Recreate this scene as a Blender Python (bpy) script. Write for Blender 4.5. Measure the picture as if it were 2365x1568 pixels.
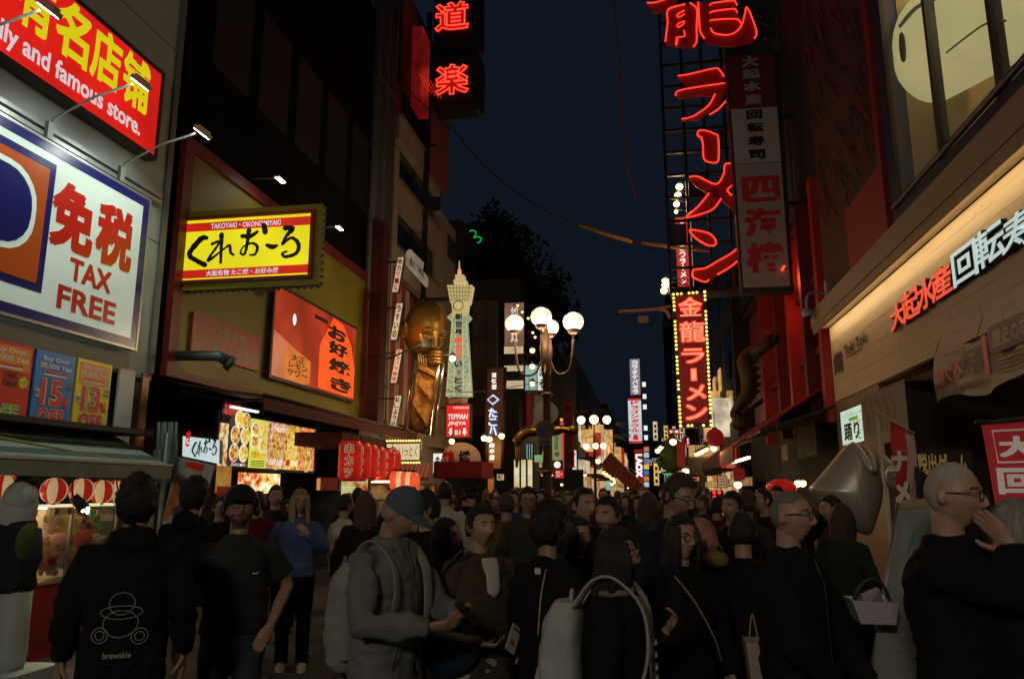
import bpy, math, random
from math import sin, cos, tan, pi, radians, sqrt, atan2
from mathutils import Vector, Matrix, noise
from bpy_extras.object_utils import world_to_camera_view

for _o in list(bpy.data.objects):
    bpy.data.objects.remove(_o)
SC = bpy.context.scene
COL = SC.collection
random.seed(7)

# ------------------------------------------------------------------ camera
EYE = 1.68
PITCH = math.atan(346 / 1760)
YAW = math.atan(307.5 / 1760 * cos(PITCH))
FPX = 1760.0
cd = bpy.data.cameras.new('camera')
cd.sensor_width = 36.0
cd.lens = 36.0 * FPX / 2365.0
cd.clip_start = 0.05
cd.clip_end = 3000
cam = bpy.data.objects.new('camera', cd)
COL.objects.link(cam)
cam.location = (0, 0, EYE)
cam.rotation_euler = (pi / 2 + PITCH, 0, YAW)
SC.camera = cam

# ------------------------------------------------------------------ world: deep blue hour, sun already below the horizon
world = bpy.data.worlds.new('World')
SC.world = world
world.use_nodes = True
wn = world.node_tree.nodes
wl = world.node_tree.links
bg = wn['Background']
sky = wn.new('ShaderNodeTexSky')
sky.sky_type = 'NISHITA'
sky.sun_disc = False
sky.sun_elevation = radians(-4.0)
sky.sun_rotation = radians(200)
sky.air_density = 1.0
sky.dust_density = 0.6
sky.ozone_density = 3.0
tint = wn.new('ShaderNodeMix'); tint.data_type = 'RGBA'; tint.blend_type = 'MULTIPLY'
tint.inputs[0].default_value = 1.0
tint.inputs[7].default_value = (1.0, 0.88, 0.62, 1)
wl.new(sky.outputs[0], tint.inputs[6])
SKY_STRENGTH = 0.15
# even city glow that keeps a night sky from going fully black
glow = wn.new('ShaderNodeMix'); glow.data_type = 'RGBA'; glow.blend_type = 'ADD'
glow.inputs[0].default_value = 1.0
glow.inputs[7].default_value = (0.03, 0.048, 0.085, 1)
wl.new(tint.outputs[2], glow.inputs[6])
wl.new(glow.outputs[2], bg.inputs['Color'])
bg.inputs['Strength'].default_value = SKY_STRENGTH

SC.view_settings.view_transform = 'Standard'
SC.view_settings.look = 'None'
SC.view_settings.exposure = 0.0
SC.view_settings.gamma = 1.0
SC.render.engine = 'CYCLES'
SC.cycles.use_denoising = True
SC.cycles.denoiser = 'OPENIMAGEDENOISE'
SC.cycles.max_bounces = 5
SC.cycles.diffuse_bounces = 3
SC.cycles.glossy_bounces = 2
SC.cycles.transmission_bounces = 4
SC.cycles.transparent_max_bounces = 6
SC.cycles.sample_clamp_indirect = 2.0
SC.cycles.caustics_reflective = False
SC.cycles.caustics_refractive = False

# ------------------------------------------------------------------ measuring: picture coordinates (2365 wide) -> points of the place
CR = Vector((cos(YAW), sin(YAW), 0))
CF = Vector((-sin(YAW) * cos(PITCH), cos(YAW) * cos(PITCH), sin(PITCH)))
CU = CR.cross(CF)
EYEV = Vector((0, 0, EYE))
def ray(d):
    return CF + CR * ((d[0] - 1182.5) / FPX) - CU * ((d[1] - 784.0) / FPX)
def hit(d, ax, val):
    r = ray(d)
    i = 'xyz'.index(ax)
    t = (val - EYEV[i]) / r[i]
    return EYEV + r * t
def atdepth(d, dep):
    r = ray(d)
    h = Vector((r.x, r.y, 0)).length
    return EYEV + r * (dep / h)
_Z = {'A1': (0, 0, .3491), 'A2': (0, 508.4, .3491), 'A3': (0, 1020.6, .3491), 'A4': (782.1, 0, .3491),
      'B1': (782.1, 508.4, .3491), 'B2': (703.9, 1020.6, .3491), 'B3': (1543.9, 0, .3491), 'B4': (1543.9, 508.4, .3491),
      'B5': (1543.9, 1020.6, .3491), 'C1': (875.95, 563.1, .1995), 'C2': (1110.6, 844.7, .1995),
      'C3': (1501.6, 899.4, .1995), 'C4': (375.4, 915.1, .1995), 'C5': (0, 1071.5, .1995), 'D': (0, 0, 1)}
def Z(k, x, y):
    a = _Z[k]
    return (a[0] + x * a[2], a[1] + y * a[2])
def ZL(k, pts):
    return [Z(k, *p) for p in pts]

XL = -6.5     # left row of house fronts
XR = 3.6      # right row of house fronts

# ------------------------------------------------------------------ materials
_M = {}
def mat(name, col=(.5, .5, .5), rough=.6, metal=0.0, emit=0.0, ecol=None, grain=0.0, gscale=20.0, bump=0.0, bscale=60.0,
        alpha=1.0, trans=0.0, light=True, spec=0.5, col2=None, stretch=(1, 1, 1), coat=0.0):
    if name in _M:
        return _M[name]
    m = bpy.data.materials.new(name)
    m.use_nodes = True
    nt = m.node_tree; n = nt.nodes; l = nt.links
    b = n['Principled BSDF']
    b.inputs['Base Color'].default_value = (*col, 1)
    b.inputs['Roughness'].default_value = rough
    b.inputs['Metallic'].default_value = metal
    b.inputs['Specular IOR Level'].default_value = spec
    b.inputs['Alpha'].default_value = alpha
    b.inputs['Transmission Weight'].default_value = trans
    b.inputs['Coat Weight'].default_value = coat
    if grain > 0 or bump > 0 or col2:
        tc = n.new('ShaderNodeTexCoord')
        mp = n.new('ShaderNodeMapping'); mp.inputs['Scale'].default_value = stretch
        l.new(tc.outputs['Object'], mp.inputs['Vector'])
    if grain > 0 or col2:
        nz = n.new('ShaderNodeTexNoise'); nz.inputs['Scale'].default_value = gscale; nz.inputs['Detail'].default_value = 5
        nz.inputs['Roughness'].default_value = .65
        l.new(mp.outputs[0], nz.inputs['Vector'])
        cr = n.new('ShaderNodeMapRange')
        cr.inputs[1].default_value = .32; cr.inputs[2].default_value = .68
        l.new(nz.outputs['Fac'], cr.inputs[0])
        mx = n.new('ShaderNodeMix'); mx.data_type = 'RGBA'
        c2 = col2 if col2 else tuple(c * (1 - grain) for c in col)
        mx.inputs[6].default_value = (*c2, 1)
        mx.inputs[7].default_value = (*(tuple(min(1, c * (1 + grain * .4)) for c in col)), 1)
        l.new(cr.outputs[0], mx.inputs[0])
        l.new(mx.outputs[2], b.inputs['Base Color'])
        if emit > 0 and ecol is None:
            l.new(mx.outputs[2], b.inputs['Emission Color'])
        rr = n.new('ShaderNodeMapRange')
        rr.inputs[3].default_value = max(0.02, rough - .12); rr.inputs[4].default_value = min(1, rough + .12)
        l.new(nz.outputs['Fac'], rr.inputs[0]); l.new(rr.outputs[0], b.inputs['Roughness'])
    if bump > 0:
        bz = n.new('ShaderNodeTexNoise'); bz.inputs['Scale'].default_value = bscale; bz.inputs['Detail'].default_value = 4
        l.new(mp.outputs[0], bz.inputs['Vector'])
        bp = n.new('ShaderNodeBump'); bp.inputs['Strength'].default_value = min(1, bump); bp.inputs['Distance'].default_value = .01
        l.new(bz.outputs['Fac'], bp.inputs['Height']); l.new(bp.outputs[0], b.inputs['Normal'])
    if emit > 0:
        if ecol is not None:
            b.inputs['Emission Color'].default_value = (*ecol, 1)
        elif not (grain > 0 or col2):
            b.inputs['Emission Color'].default_value = (*col, 1)
        b.inputs['Emission Strength'].default_value = emit
        if not light:
            m.cycles.emission_sampling = 'NONE'
    _M[name] = m
    return m

def litmat(name, col, strength, uneven=.25, scale=1.2, light=True):
    """back-lit panel: tubes behind an acrylic face shine unevenly"""
    if name in _M:
        return _M[name]
    m = mat(name, col, .35, emit=strength, ecol=col, light=light)
    nt = m.node_tree; n = nt.nodes; l = nt.links
    b = n['Principled BSDF']
    b.inputs['Base Color'].default_value = (*(c * .5 for c in col), 1)
    tc = n.new('ShaderNodeTexCoord'); nz = n.new('ShaderNodeTexNoise'); nz.inputs['Scale'].default_value = scale
    nz.inputs['Detail'].default_value = 2
    l.new(tc.outputs['Object'], nz.inputs['Vector'])
    r = n.new('ShaderNodeMapRange'); r.inputs[1].default_value = .3; r.inputs[2].default_value = .7
    r.inputs[3].default_value = strength * (1 - uneven); r.inputs[4].default_value = strength * (1 + uneven)
    l.new(nz.outputs['Fac'], r.inputs[0]); l.new(r.outputs[0], b.inputs['Emission Strength'])
    return m

def foodmat(name, a, b_, c, strength, scale=22.0, light=False):
    """printed food picture behind a light box"""
    if name in _M:
        return _M[name]
    m = mat(name, a, .4, emit=strength, ecol=a, light=light)
    nt = m.node_tree; n = nt.nodes; l = nt.links
    bs = n['Principled BSDF']
    tc = n.new('ShaderNodeTexCoord')
    v = n.new('ShaderNodeTexVoronoi'); v.inputs['Scale'].default_value = scale * .45
    nz = n.new('ShaderNodeTexNoise'); nz.inputs['Scale'].default_value = scale * .38; nz.inputs['Detail'].default_value = 6
    nz.inputs['Distortion'].default_value = 1.5
    l.new(tc.outputs['Object'], v.inputs['Vector']); l.new(tc.outputs['Object'], nz.inputs['Vector'])
    ad = n.new('ShaderNodeMath'); ad.operation = 'MULTIPLY_ADD'; ad.inputs[1].default_value = .55
    l.new(v.outputs['Distance'], ad.inputs[0]); l.new(nz.outputs['Fac'], ad.inputs[2])
    cr = n.new('ShaderNodeValToRGB')
    e = cr.color_ramp.elements
    e[0].position = .55; e[0].color = (*c, 1); e[1].position = .95; e[1].color = (*b_, 1)
    x = e.new(.73); x.color = (*a, 1)
    l.new(ad.outputs[0], cr.inputs[0])
    l.new(cr.outputs[0], bs.inputs['Emission Color']); l.new(cr.outputs[0], bs.inputs['Base Color'])
    return m

BLACK = mat('black_metal', (.02, .02, .022), .5)
DARK = mat('dark_paint', (.045, .042, .04), .65, grain=.4, gscale=3)
STEEL = mat('steel', (.35, .35, .34), .4, .8)

# ------------------------------------------------------------------ mesh builder
class MB:
    def __init__(s):
        s.v = []; s.f = []; s.m = []; s.smooth = []
    def add(s, vs, fs, mi=0, sm=False):
        o = len(s.v)
        s.v.extend([tuple(p) for p in vs])
        for f in fs:
            s.f.append(tuple(i + o for i in f)); s.m.append(mi); s.smooth.append(sm)
        return s
    def box(s, a, b, mi=0):
        (x0, y0, z0), (x1, y1, z1) = a, b
        x0, x1 = sorted((x0, x1)); y0, y1 = sorted((y0, y1)); z0, z1 = sorted((z0, z1))
        vs = [(x0, y0, z0), (x1, y0, z0), (x1, y1, z0), (x0, y1, z0), (x0, y0, z1), (x1, y0, z1), (x1, y1, z1), (x0, y1, z1)]
        return s.add(vs, [(0, 3, 2, 1), (4, 5, 6, 7), (0, 1, 5, 4), (1, 2, 6, 5), (2, 3, 7, 6), (3, 0, 4, 7)], mi)
    def bevbox(s, a, b, r, mi=0):
        """box with chamfered vertical (z) edges"""
        (x0, y0, z0), (x1, y1, z1) = a, b
        pts = [(x0 + r, y0), (x1 - r, y0), (x1, y0 + r), (x1, y1 - r), (x1 - r, y1), (x0 + r, y1), (x0, y1 - r), (x0, y0 + r)]
        return s.prism(pts, z0, z1, mi)
    def prism(s, pts, z0, z1, mi=0):
        n = len(pts)
        vs = [(p[0], p[1], z0) for p in pts] + [(p[0], p[1], z1) for p in pts]
        fs = [tuple(reversed(range(n))), tuple(range(n, 2 * n))]
        fs += [(i, (i + 1) % n, n + (i + 1) % n, n + i) for i in range(n)]
        return s.add(vs, fs, mi)
    def tube(s, pts, r, n=8, mi=0, closed=False, cap=True, sm=True):
        P = [Vector(p) for p in pts]
        k = len(P)
        R = r if isinstance(r, list) else [r] * k
        up = Vector((0, 0, 1)); prev = None; vs = []
        for i in range(k):
            a = P[(i - 1) % k] if closed else P[max(i - 1, 0)]
            b = P[(i + 1) % k] if closed else P[min(i + 1, k - 1)]
            t = (b - a)
            t = t.normalized() if t.length > 1e-9 else Vector((0, 0, 1))
            if prev is None:
                x = t.cross(up)
                if x.length < .05: x = t.cross(Vector((1, 0, 0)))
            else:
                x = prev - t * prev.dot(t)
                if x.length < 1e-6: x = t.orthogonal()
            x.normalize(); prev = x
            y = t.cross(x)
            rr = R[i]
            rx, ry = rr if isinstance(rr, (tuple, list)) else (rr, rr)
            for j in range(n):
                th = 2 * pi * j / n
                vs.append(P[i] + x * (cos(th) * rx) + y * (sin(th) * ry))
        fs = []
        last = k if closed else k - 1
        for i in range(last):
            for j in range(n):
                a = i * n + j; b = i * n + (j + 1) % n
                c = ((i + 1) % k) * n + (j + 1) % n; d = ((i + 1) % k) * n + j
                fs.append((a, b, c, d))
        if cap and not closed:
            fs.append(tuple(reversed(range(n)))); fs.append(tuple(range((k - 1) * n, k * n)))
        return s.add(vs, fs, mi, sm)
    def sphere(s, c, r, nu=16, nv=10, mi=0, sm=True, fn=None):
        c = Vector(c); rx, ry, rz = r if isinstance(r, (tuple, list)) else (r, r, r)
        vs = []
        for i in range(nv + 1):
            ph = pi * i / nv
            for j in range(nu):
                th = 2 * pi * j / nu
                p = Vector((sin(ph) * cos(th) * rx, sin(ph) * sin(th) * ry, cos(ph) * rz))
                if fn: p = fn(p)
                vs.append(c + p)
        fs = []
        for i in range(nv):
            for j in range(nu):
                fs.append((i * nu + j, (i + 1) * nu + j, (i + 1) * nu + (j + 1) % nu, i * nu + (j + 1) % nu))
        return s.add(vs, fs, mi, sm)
    def lathe(s, prof, n=20, mi=0, c=(0, 0, 0), sm=True):
        vs = []
        for (r, z) in prof:
            for j in range(n):
                th = 2 * pi * j / n
                vs.append((c[0] + r * cos(th), c[1] + r * sin(th), c[2] + z))
        fs = []
        for i in range(len(prof) - 1):
            for j in range(n):
                fs.append((i * n + j, i * n + (j + 1) % n, (i + 1) * n + (j + 1) % n, (i + 1) * n + j))
        return s.add(vs, fs, mi, sm)
    def loft(s, rings, mi=0, cap=True, sm=True):
        n = len(rings[0]); vs = [p for r in rings for p in r]; fs = []
        for i in range(len(rings) - 1):
            for j in range(n):
                fs.append((i * n + j, i * n + (j + 1) % n, (i + 1) * n + (j + 1) % n, (i + 1) * n + j))
        if cap:
            fs.append(tuple(reversed(range(n)))); k = (len(rings) - 1) * n; fs.append(tuple(range(k, k + n)))
        return s.add(vs, fs, mi, sm)
    def mesh(s, name, mats):
        me = bpy.data.meshes.new(name)
        me.from_pydata(s.v, [], s.f)
        for m in (mats if isinstance(mats, (list, tuple)) else [mats]):
            me.materials.append(m)
        me.polygons.foreach_set('material_index', s.m)
        me.polygons.foreach_set('use_smooth', s.smooth)
        me.update()
        return me
    def build(s, name, mats, parent=None, loc=None):
        o = bpy.data.objects.new(name, s.mesh(name, mats))
        COL.objects.link(o)
        if parent: o.parent = parent
        if loc: o.location = loc
        return o

def tag(o, label=None, cat=None, group=None, kind=None):
    if label: o['label'] = label
    if cat: o['category'] = cat
    if group: o['group'] = group
    if kind: o['kind'] = kind
    return o
def empty(name, loc, label=None, cat=None, group=None, rz=0.0):
    o = bpy.data.objects.new(name, None)
    COL.objects.link(o); o.location = loc; o.rotation_euler = (0, 0, rz)
    o.empty_display_size = .2
    return tag(o, label, cat, group)
def copy_tree(o, parent=None):
    c = o.copy(); COL.objects.link(c); c.parent = parent
    if parent: c.matrix_parent_inverse = o.matrix_parent_inverse
    for ch in list(o.children): copy_tree(ch, c)
    return c
def structure(name, mb, mats):
    o = mb.build(name, mats); o['kind'] = 'structure'; return o

# ------------------------------------------------------------------ lettering
_TC = {}
def textmesh(s, bold=0.0, outline=0.0, ext=0.0, fill=True, shear=0.0, res=3, align='LEFT', lsp=1.0):
    key = (s, bold, outline, ext, fill, shear, res, align, lsp)
    if key in _TC: return _TC[key]
    cu = bpy.data.curves.new('txt', 'FONT')
    cu.body = s; cu.size = 1.0; cu.offset = min(bold, .012) if not outline else min(bold, .03); cu.extrude = ext; cu.shear = shear; cu.resolution_u = res
    cu.align_x = align; cu.space_line = lsp
    if outline > 0:
        cu.fill_mode = 'NONE'; cu.bevel_depth = outline; cu.bevel_resolution = 0; cu.extrude = 0
    ob = bpy.data.objects.new('txt', cu)
    COL.objects.link(ob)
    dg = bpy.context.evaluated_depsgraph_get(); dg.update()
    me = bpy.data.meshes.new_from_object(ob.evaluated_get(dg), depsgraph=dg)
    bpy.data.objects.remove(ob); bpy.data.curves.remove(cu)
    if bold > .012 and not outline:      # heavier strokes: the same outline laid again, slightly shifted
        nv = len(me.vertices); base = [v.co.copy() for v in me.vertices]; pf = [tuple(q.vertices) for q in me.polygons]
        d_ = bold - .012; VV = []; FF = []
        for k_, (ax_, ay_) in enumerate(((0, 0), (d_, d_), (-d_, d_), (d_, -d_), (-d_, -d_))):
            VV += [(c_.x + ax_, c_.y + ay_, c_.z + .0006 * k_) for c_ in base]; FF += [tuple(i + nv * k_ for i in f_) for f_ in pf]
        bpy.data.meshes.remove(me); me = bpy.data.meshes.new('txt'); me.from_pydata(VV, [], FF)
    co = [v.co.copy() for v in me.vertices]
    if co:
        x0 = min(c.x for c in co); x1 = max(c.x for c in co); y0 = min(c.y for c in co); y1 = max(c.y for c in co)
    else:
        x0, x1, y0, y1 = 0, 1, 0, 1
    w = max(x1 - x0, 1e-3); h = max(y1 - y0, 1e-3)
    for v in me.vertices:
        v.co.x = (v.co.x - x0) / w; v.co.y = (v.co.y - y0) / h
    r = (me, w, h)
    _TC[key] = r
    return r

def smooth_path(pts, n=6, closed=False):
    """Catmull-Rom through points of any dimension"""
    P = [tuple(p) for p in pts]; k = len(P); out = []
    if k < 3: return P
    seg = k if closed else k - 1
    for i in range(seg):
        p0 = P[(i - 1) % k] if (closed or i > 0) else P[0]
        p1 = P[i]; p2 = P[(i + 1) % k]
        p3 = P[(i + 2) % k] if (closed or i + 2 < k) else P[-1]
        for j in range(n):
            t = j / n
            out.append(tuple(.5 * ((2 * b) + (-a + c) * t + (2 * a - 5 * b + 4 * c - d) * t * t + (-a + 3 * b - 3 * c + d) * t ** 3)
                             for a, b, c, d in zip(p0, p1, p2, p3)))
    if not closed: out.append(P[-1])
    return out

# ------------------------------------------------------------------ signs: a flat frame with its own axes (u right, v up, n towards the reader)
class Sign:
    """plane: ('x', X, +1/-1) a wall facing +x/-x ; ('y', Y) facing the camera side"""
    def __init__(s, name, label, cat, plane, o, group=None, parentless=True):
        s.plane = plane
        ax, val = plane[0], plane[1]
        p = hit(o, ax, val)
        if ax == 'y': s.u = Vector((1, 0, 0)); s.n = Vector((0, -1, 0))
        elif plane[2] > 0: s.u = Vector((0, 1, 0)); s.n = Vector((1, 0, 0))
        else: s.u = Vector((0, -1, 0)); s.n = Vector((-1, 0, 0))
        s.o = p
        v = Vector((0, 0, 1))
        M = Matrix((( s.u.x, v.x, s.n.x, p.x), (s.u.y, v.y, s.n.y, p.y), (s.u.z, v.z, s.n.z, p.z), (0, 0, 0, 1)))
        s.root = bpy.data.objects.new(name, None); COL.objects.link(s.root)
        s.root.matrix_world = M
        s.root.empty_display_size = .2
        tag(s.root, label, cat, group)
        s.k = 0
    def uv(s, d):
        p = hit(d, s.plane[0], s.plane[1]) - s.o
        return (p.dot(s.u), p.z)
    def rect(s, a, b):
        (u0, v0), (u1, v1) = s.uv(a), s.uv(b)
        return (min(u0, u1), min(v0, v1), max(u0, u1), max(v0, v1))
    def box(s, name, r, n0, n1, m, parent=None, rad=0.0):
        mb = MB()
        if rad > 0: mb.prism(round_rect(*r, rad), n0, n1)
        else: mb.box((r[0], r[1], n0), (r[2], r[3], n1))
        return mb.build(name, m, parent or s.root)
    def frame(s, name, r, w, n0, n1, m, parent=None):
        u0, v0, u1, v1 = r
        mb = MB()
        mb.box((u0, v0, n0), (u1, v0 + w, n1)); mb.box((u0, v1 - w, n0), (u1, v1, n1))
        mb.box((u0, v0 + w, n0), (u0 + w, v1 - w, n1)); mb.box((u1 - w, v0 + w, n0), (u1, v1 - w, n1))
        return mb.build(name, m, parent or s.root)
    def text(s, t, r, m, n=.012, bold=0.0, outline=0.0, ext=0.0, shear=0.0, parent=None, fit='fill', align='LEFT', lsp=1.0, name='lettering'):
        me, w, h = textmesh(t, bold, outline, ext, True, shear, 3, align, lsp)
        key = (id(me), m.name)
        me2 = _TC.get(key)
        if me2 is None:
            me2 = me.copy(); me2.materials.clear(); me2.materials.append(m); me2.name = 'lettering'; _TC[key] = me2
        o = bpy.data.objects.new(name, me2); COL.objects.link(o); o.parent = parent or s.root
        u0, v0, u1, v1 = r
        W, H = u1 - u0, v1 - v0
        if fit == 'aspect':
            k = min(W / w, H / h); W2, H2 = w * k, h * k
            u0 += (W - W2) / 2; v0 += (H - H2) / 2; W, H = W2, H2
        zs = (W / w + H / h) / 2
        o.location = (u0, v0, n + (ext * zs)); o.scale = (W, H, zs)
        return o
    def vtext(s, t, r, m, n=.012, gap=.08, **kw):
        k = len(t); u0, v0, u1, v1 = r; ch = (v1 - v0) / k
        for i, c in enumerate(t):
            if c == ' ': continue
            b = v1 - (i + 1) * ch
            small = c in 'っゃゅょ'
            if c in 'ー丨':
                s.text('丨', (u0 + (u1 - u0) * .38, b + ch * gap, u0 + (u1 - u0) * .62, b + ch * (1 - gap)), m, n, **kw)
            elif c in 'ノ':
                s.text(c, (u0 + (u1 - u0) * .15, b + ch * gap, u1 - (u1 - u0) * .15, b + ch * (1 - gap)), m, n, **kw)
            elif small:
                s.text(c, (u0 + (u1 - u0) * .3, b + ch * .3, u1 - (u1 - u0) * .1, b + ch * .85), m, n, **kw)
            else:
                s.text(c, (u0, b + ch * gap, u1, b + ch * (1 - gap)), m, n, **kw)
    def brush(s, pts, m, n=.01, name='brush_stroke', parent=None, px=True, wscale=1.0, smooth=True):
        """pts: (dx, dy, width in picture px); a flat painted stroke with soft ends"""
        P = []
        for (x, y, w) in pts:
            u, v = s.uv((x, y)) if px else (x, y)
            P.append((u, v, w * s.pxs((x, y)) * wscale if px else w))
        if smooth: P = smooth_path(P, 6)
        L = []; R = []
        k = len(P)
        for i in range(k):
            a = P[max(i - 1, 0)]; b = P[min(i + 1, k - 1)]
            dx, dy = b[0] - a[0], b[1] - a[1]; q = sqrt(dx * dx + dy * dy) or 1
            nx, ny = -dy / q, dx / q
            w = P[i][2] / 2 * (1 + .12 * sin(i * 2.3))
            L.append((P[i][0] + nx * w, P[i][1] + ny * w, 0)); R.append((P[i][0] - nx * w, P[i][1] - ny * w, 0))
        s.k += 1
        vs = L + R; fs = [(i, i + 1, k + i + 1, k + i) for i in range(k - 1)]
        mb = MB(); mb.add(vs, fs)
        # rounded ends
        for (c, d) in ((P[0], P[1]), (P[-1], P[-2])):
            r = c[2] / 2 * .98; ang = atan2(c[1] - d[1], c[0] - d[0])
            pv = [(c[0] + r * cos(ang - pi / 2 + pi * j / 6), c[1] + r * sin(ang - pi / 2 + pi * j / 6), 0.0) for j in range(7)]
            mb.add(pv, [tuple(range(7))])
        return mb.build(name, m, parent or s.root, (0, 0, n + s.k * .0012))
    def pxs(s, d):
        a = s.uv(d); b = s.uv((d[0], d[1] + 4))
        return abs(a[1] - b[1]) / 4
    def poly(s, pts, m, n=.01, ext=0.0, name='panel', parent=None, px=True):
        P = [s.uv(p) if px else p for p in pts]
        ar = sum(P[i][0] * P[(i + 1) % len(P)][1] - P[(i + 1) % len(P)][0] * P[i][1] for i in range(len(P)))
        if ar < 0: P = P[::-1]
        mb = MB()
        if ext: mb.prism(P, n, n + ext)
        else: mb.add([(p[0], p[1], n) for p in P], [tuple(range(len(P)))])
        return mb.build(name, m, parent or s.root)
    def neon(s, pts, m, r=.02, n=.05, name='neon_tube', closed=False, parent=None, px=True, smooth=True):
        P = [s.uv(p) if px else p for p in pts]
        if smooth: P = smooth_path(P, 5, closed)
        mb = MB(); mb.tube([(p[0], p[1], n) for p in P], r, 6, closed=closed)
        return mb.build(name, m, parent or s.root)

def round_rect(x0, y0, x1, y1, r, k=5):
    out = []
    for (cx, cy, a0) in ((x1 - r, y0 + r, -pi / 2), (x1 - r, y1 - r, 0), (x0 + r, y1 - r, pi / 2), (x0 + r, y0 + r, pi)):
        for j in range(k + 1):
            a = a0 + pi / 2 * j / k
            out.append((cx + r * cos(a), cy + r * sin(a)))
    return out
# ================================================================== ground and sky setting
gm = mat('asphalt', (.05, .05, .048), .75, grain=.35, gscale=9, bump=.5, bscale=120)
mb = MB(); mb.box((-400, -60, -.3), (400, 900, 0)); structure('street', mb, gm)
paver = mat('paving_stone', (.085, .083, .075), .7, grain=.3, gscale=6, bump=.3, bscale=80)
road = structure('pavement', MB().box((XL + .02, -4, .004), (XR - .02, 0.5, .016)), paver)
# paving slabs in the open part of the street, each one separate
tile_me = MB().bevbox((-.295, -.295, 0), (.295, .295, .02), .01).mesh('paving_slab', paver)
_k = 0
for i in range(16):
    for j in range(17):
        x = -6.1 + i * .6; y = 3.2 + j * .6
        if x > 3.3: continue
        _k += 1
        o = bpy.data.objects.new('paving_slab', tile_me); COL.objects.link(o); o.parent = road
        o.location = (x, y, .004 + .003 * random.random()); o.rotation_euler = (radians(random.uniform(-.3, .3)), radians(random.uniform(-.3, .3)), 0)

# ================================================================== tax free shop building (front left)
wall_grey = mat('panel_grey', (.34, .37, .345), .5, grain=.14, gscale=1.3, bump=.08)
B = empty('shop_building', (XL, 9.2, 0), 'pale grey clad shop building carrying the red and white tax free signs', 'building')
mb = MB(); mb.box((-5, -13, 3.12), (0, 0, 17)); mb.build('wall', wall_grey, B)
mb = MB(); mb.box((-5, -.3, 0), (-.15, -.02, 3.1)); mb.build('side_wall', DARK, B)
mb = MB(); mb.box((.002, -.12, 3.2), (.03, 0, 17)); mb.build('corner_trim', mat('trim_dark', (.12, .13, .12), .5), B)
for k in range(4):   # cladding joints
    MB().box((.001, -12.9 + .0, 5.0 + k * 2.9), (.006, -.13, 5.012 + k * 2.9)).build('cladding_joint', mat('joint', (.1, .11, .1), .8), B)

plane = ('x', XL + .12, 1)
# -- red shop sign
S = Sign('shop_sign', 'red lit sign with yellow characters and the words famous store, high on the grey wall', 'sign', plane, (344, 361))
red_lit = litmat('red_lit', (.62, .012, .008), .95, .3, .9)
c = S.uv((344, 361)); t = S.uv((363, 171)); H = t[1]
W = 7.5
S.box('face', (-W, 0, .04, H), .0, .05, red_lit)
S.frame('frame', (-W - .04, -.04, .08, H + .04), .05, -.1, .07, BLACK)
yel = mat('yellow_lit', (.62, .55, .01), .4, emit=.8, ecol=(.72, .66, .01), light=False)
wht = mat('white_lit', (.8, .8, .8), .4, emit=.62, ecol=(.8, .8, .86), light=False)
cw = (S.uv((330, 230))[0] - S.uv((240, 230))[0])
a = S.uv((332, 275)); b_ = S.uv((258, 110))
chw = H * .44
for k, ch in enumerate('铺店名有'):
    u1 = -.16 * H - k * chw * 1.06
    S.text(ch, (u1 - chw * .98, H * .38, u1, H * .97), yel, .053, bold=.03)
S.text('Friendly and famous store.', (-H * 2.62, H * .06, -.24 * H, H * .31), wht, .053, bold=.022)

# -- tax free sign
plane2 = ('x', XL + .10, 1)
S = Sign('tax_free_sign', 'white tax free sign with dark blue border and red lettering', 'sign', plane2, (304, 805))
T = S.uv((330, 462))[1]
white_p = mat('sign_white', (.70, .78, .72), .2, emit=.16, ecol=(.72, .95, .80), light=False, grain=.05, gscale=2, coat=.3)  # faint greenish glow put into the white, brightens the lamp-lit face
navy = mat('sign_navy', (.012, .014, .14), .25)
orange = mat('sign_orange', (.52, .09, .015), .25)
redp = mat('sign_red', (.6, .02, .012), .25)
W2 = 6.0
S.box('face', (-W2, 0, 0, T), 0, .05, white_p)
bw = T * .055
S.frame('border', (-W2, .0, 0, T), bw, .0505, .054, navy)
S.frame('frame', (-W2 - .03, -.03, .03, T + .03), .03, -.02, .06, mat('alu', (.4, .42, .41), .35, .7))
# emblem: blue square with rounded orange and white rings
def rr(x0, y0, x1, y1, r, n, m, nm):
    MB().prism(round_rect(x0, y0, x1, y1, r), n, n + .003).build(nm, m, S.root)
e1 = S.uv((100, 560))[0]; e0 = e1 - T * .92
rr(e0, T * .155, e1, T * .9, .01, .0505, navy, 'emblem_field')
m_ = T * .045
rr(e0 + m_, T * .155 + m_, e1 - m_, T * .9 - m_, .02, .0545, orange, 'emblem_ring')
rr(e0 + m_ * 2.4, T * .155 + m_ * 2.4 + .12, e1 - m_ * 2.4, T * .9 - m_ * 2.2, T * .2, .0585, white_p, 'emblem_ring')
rr(e0 + m_ * 3.1, T * .155 + m_ * 3.1 + .12, e1 - m_ * 3.1, T * .9 - m_ * 2.9, T * .18, .0625, navy, 'emblem_ring')
def R(k, x0, y0, x1, y1): return S.rect(Z(k, x0, y0), Z(k, x1, y1))
u0 = S.uv((107, 500))[0]; u1 = S.uv((300, 560))[0]
um = (u0 + u1) / 2 + .02
def fit(ch, l, r_, t, b2, bold):
    S.text(ch, (S.uv(l)[0], S.uv(b2)[1], S.uv(r_)[0], S.uv(t)[1]), redp, .053, bold=bold)
fit('免', (107, 500), (208, 530), (150, 422), (150, 582), .05)
fit('税', (213, 540), (299, 560), (250, 472), (255, 622), .045)
fit('TAX', Z('A2', 432, 320), Z('A2', 712, 410), Z('A2', 430, 238), Z('A2', 450, 402), .035)
fit('FREE', Z('A2', 350, 500), Z('A2', 738, 630), Z('A2', 358, 420), Z('A2', 345, 580), .032)

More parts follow.
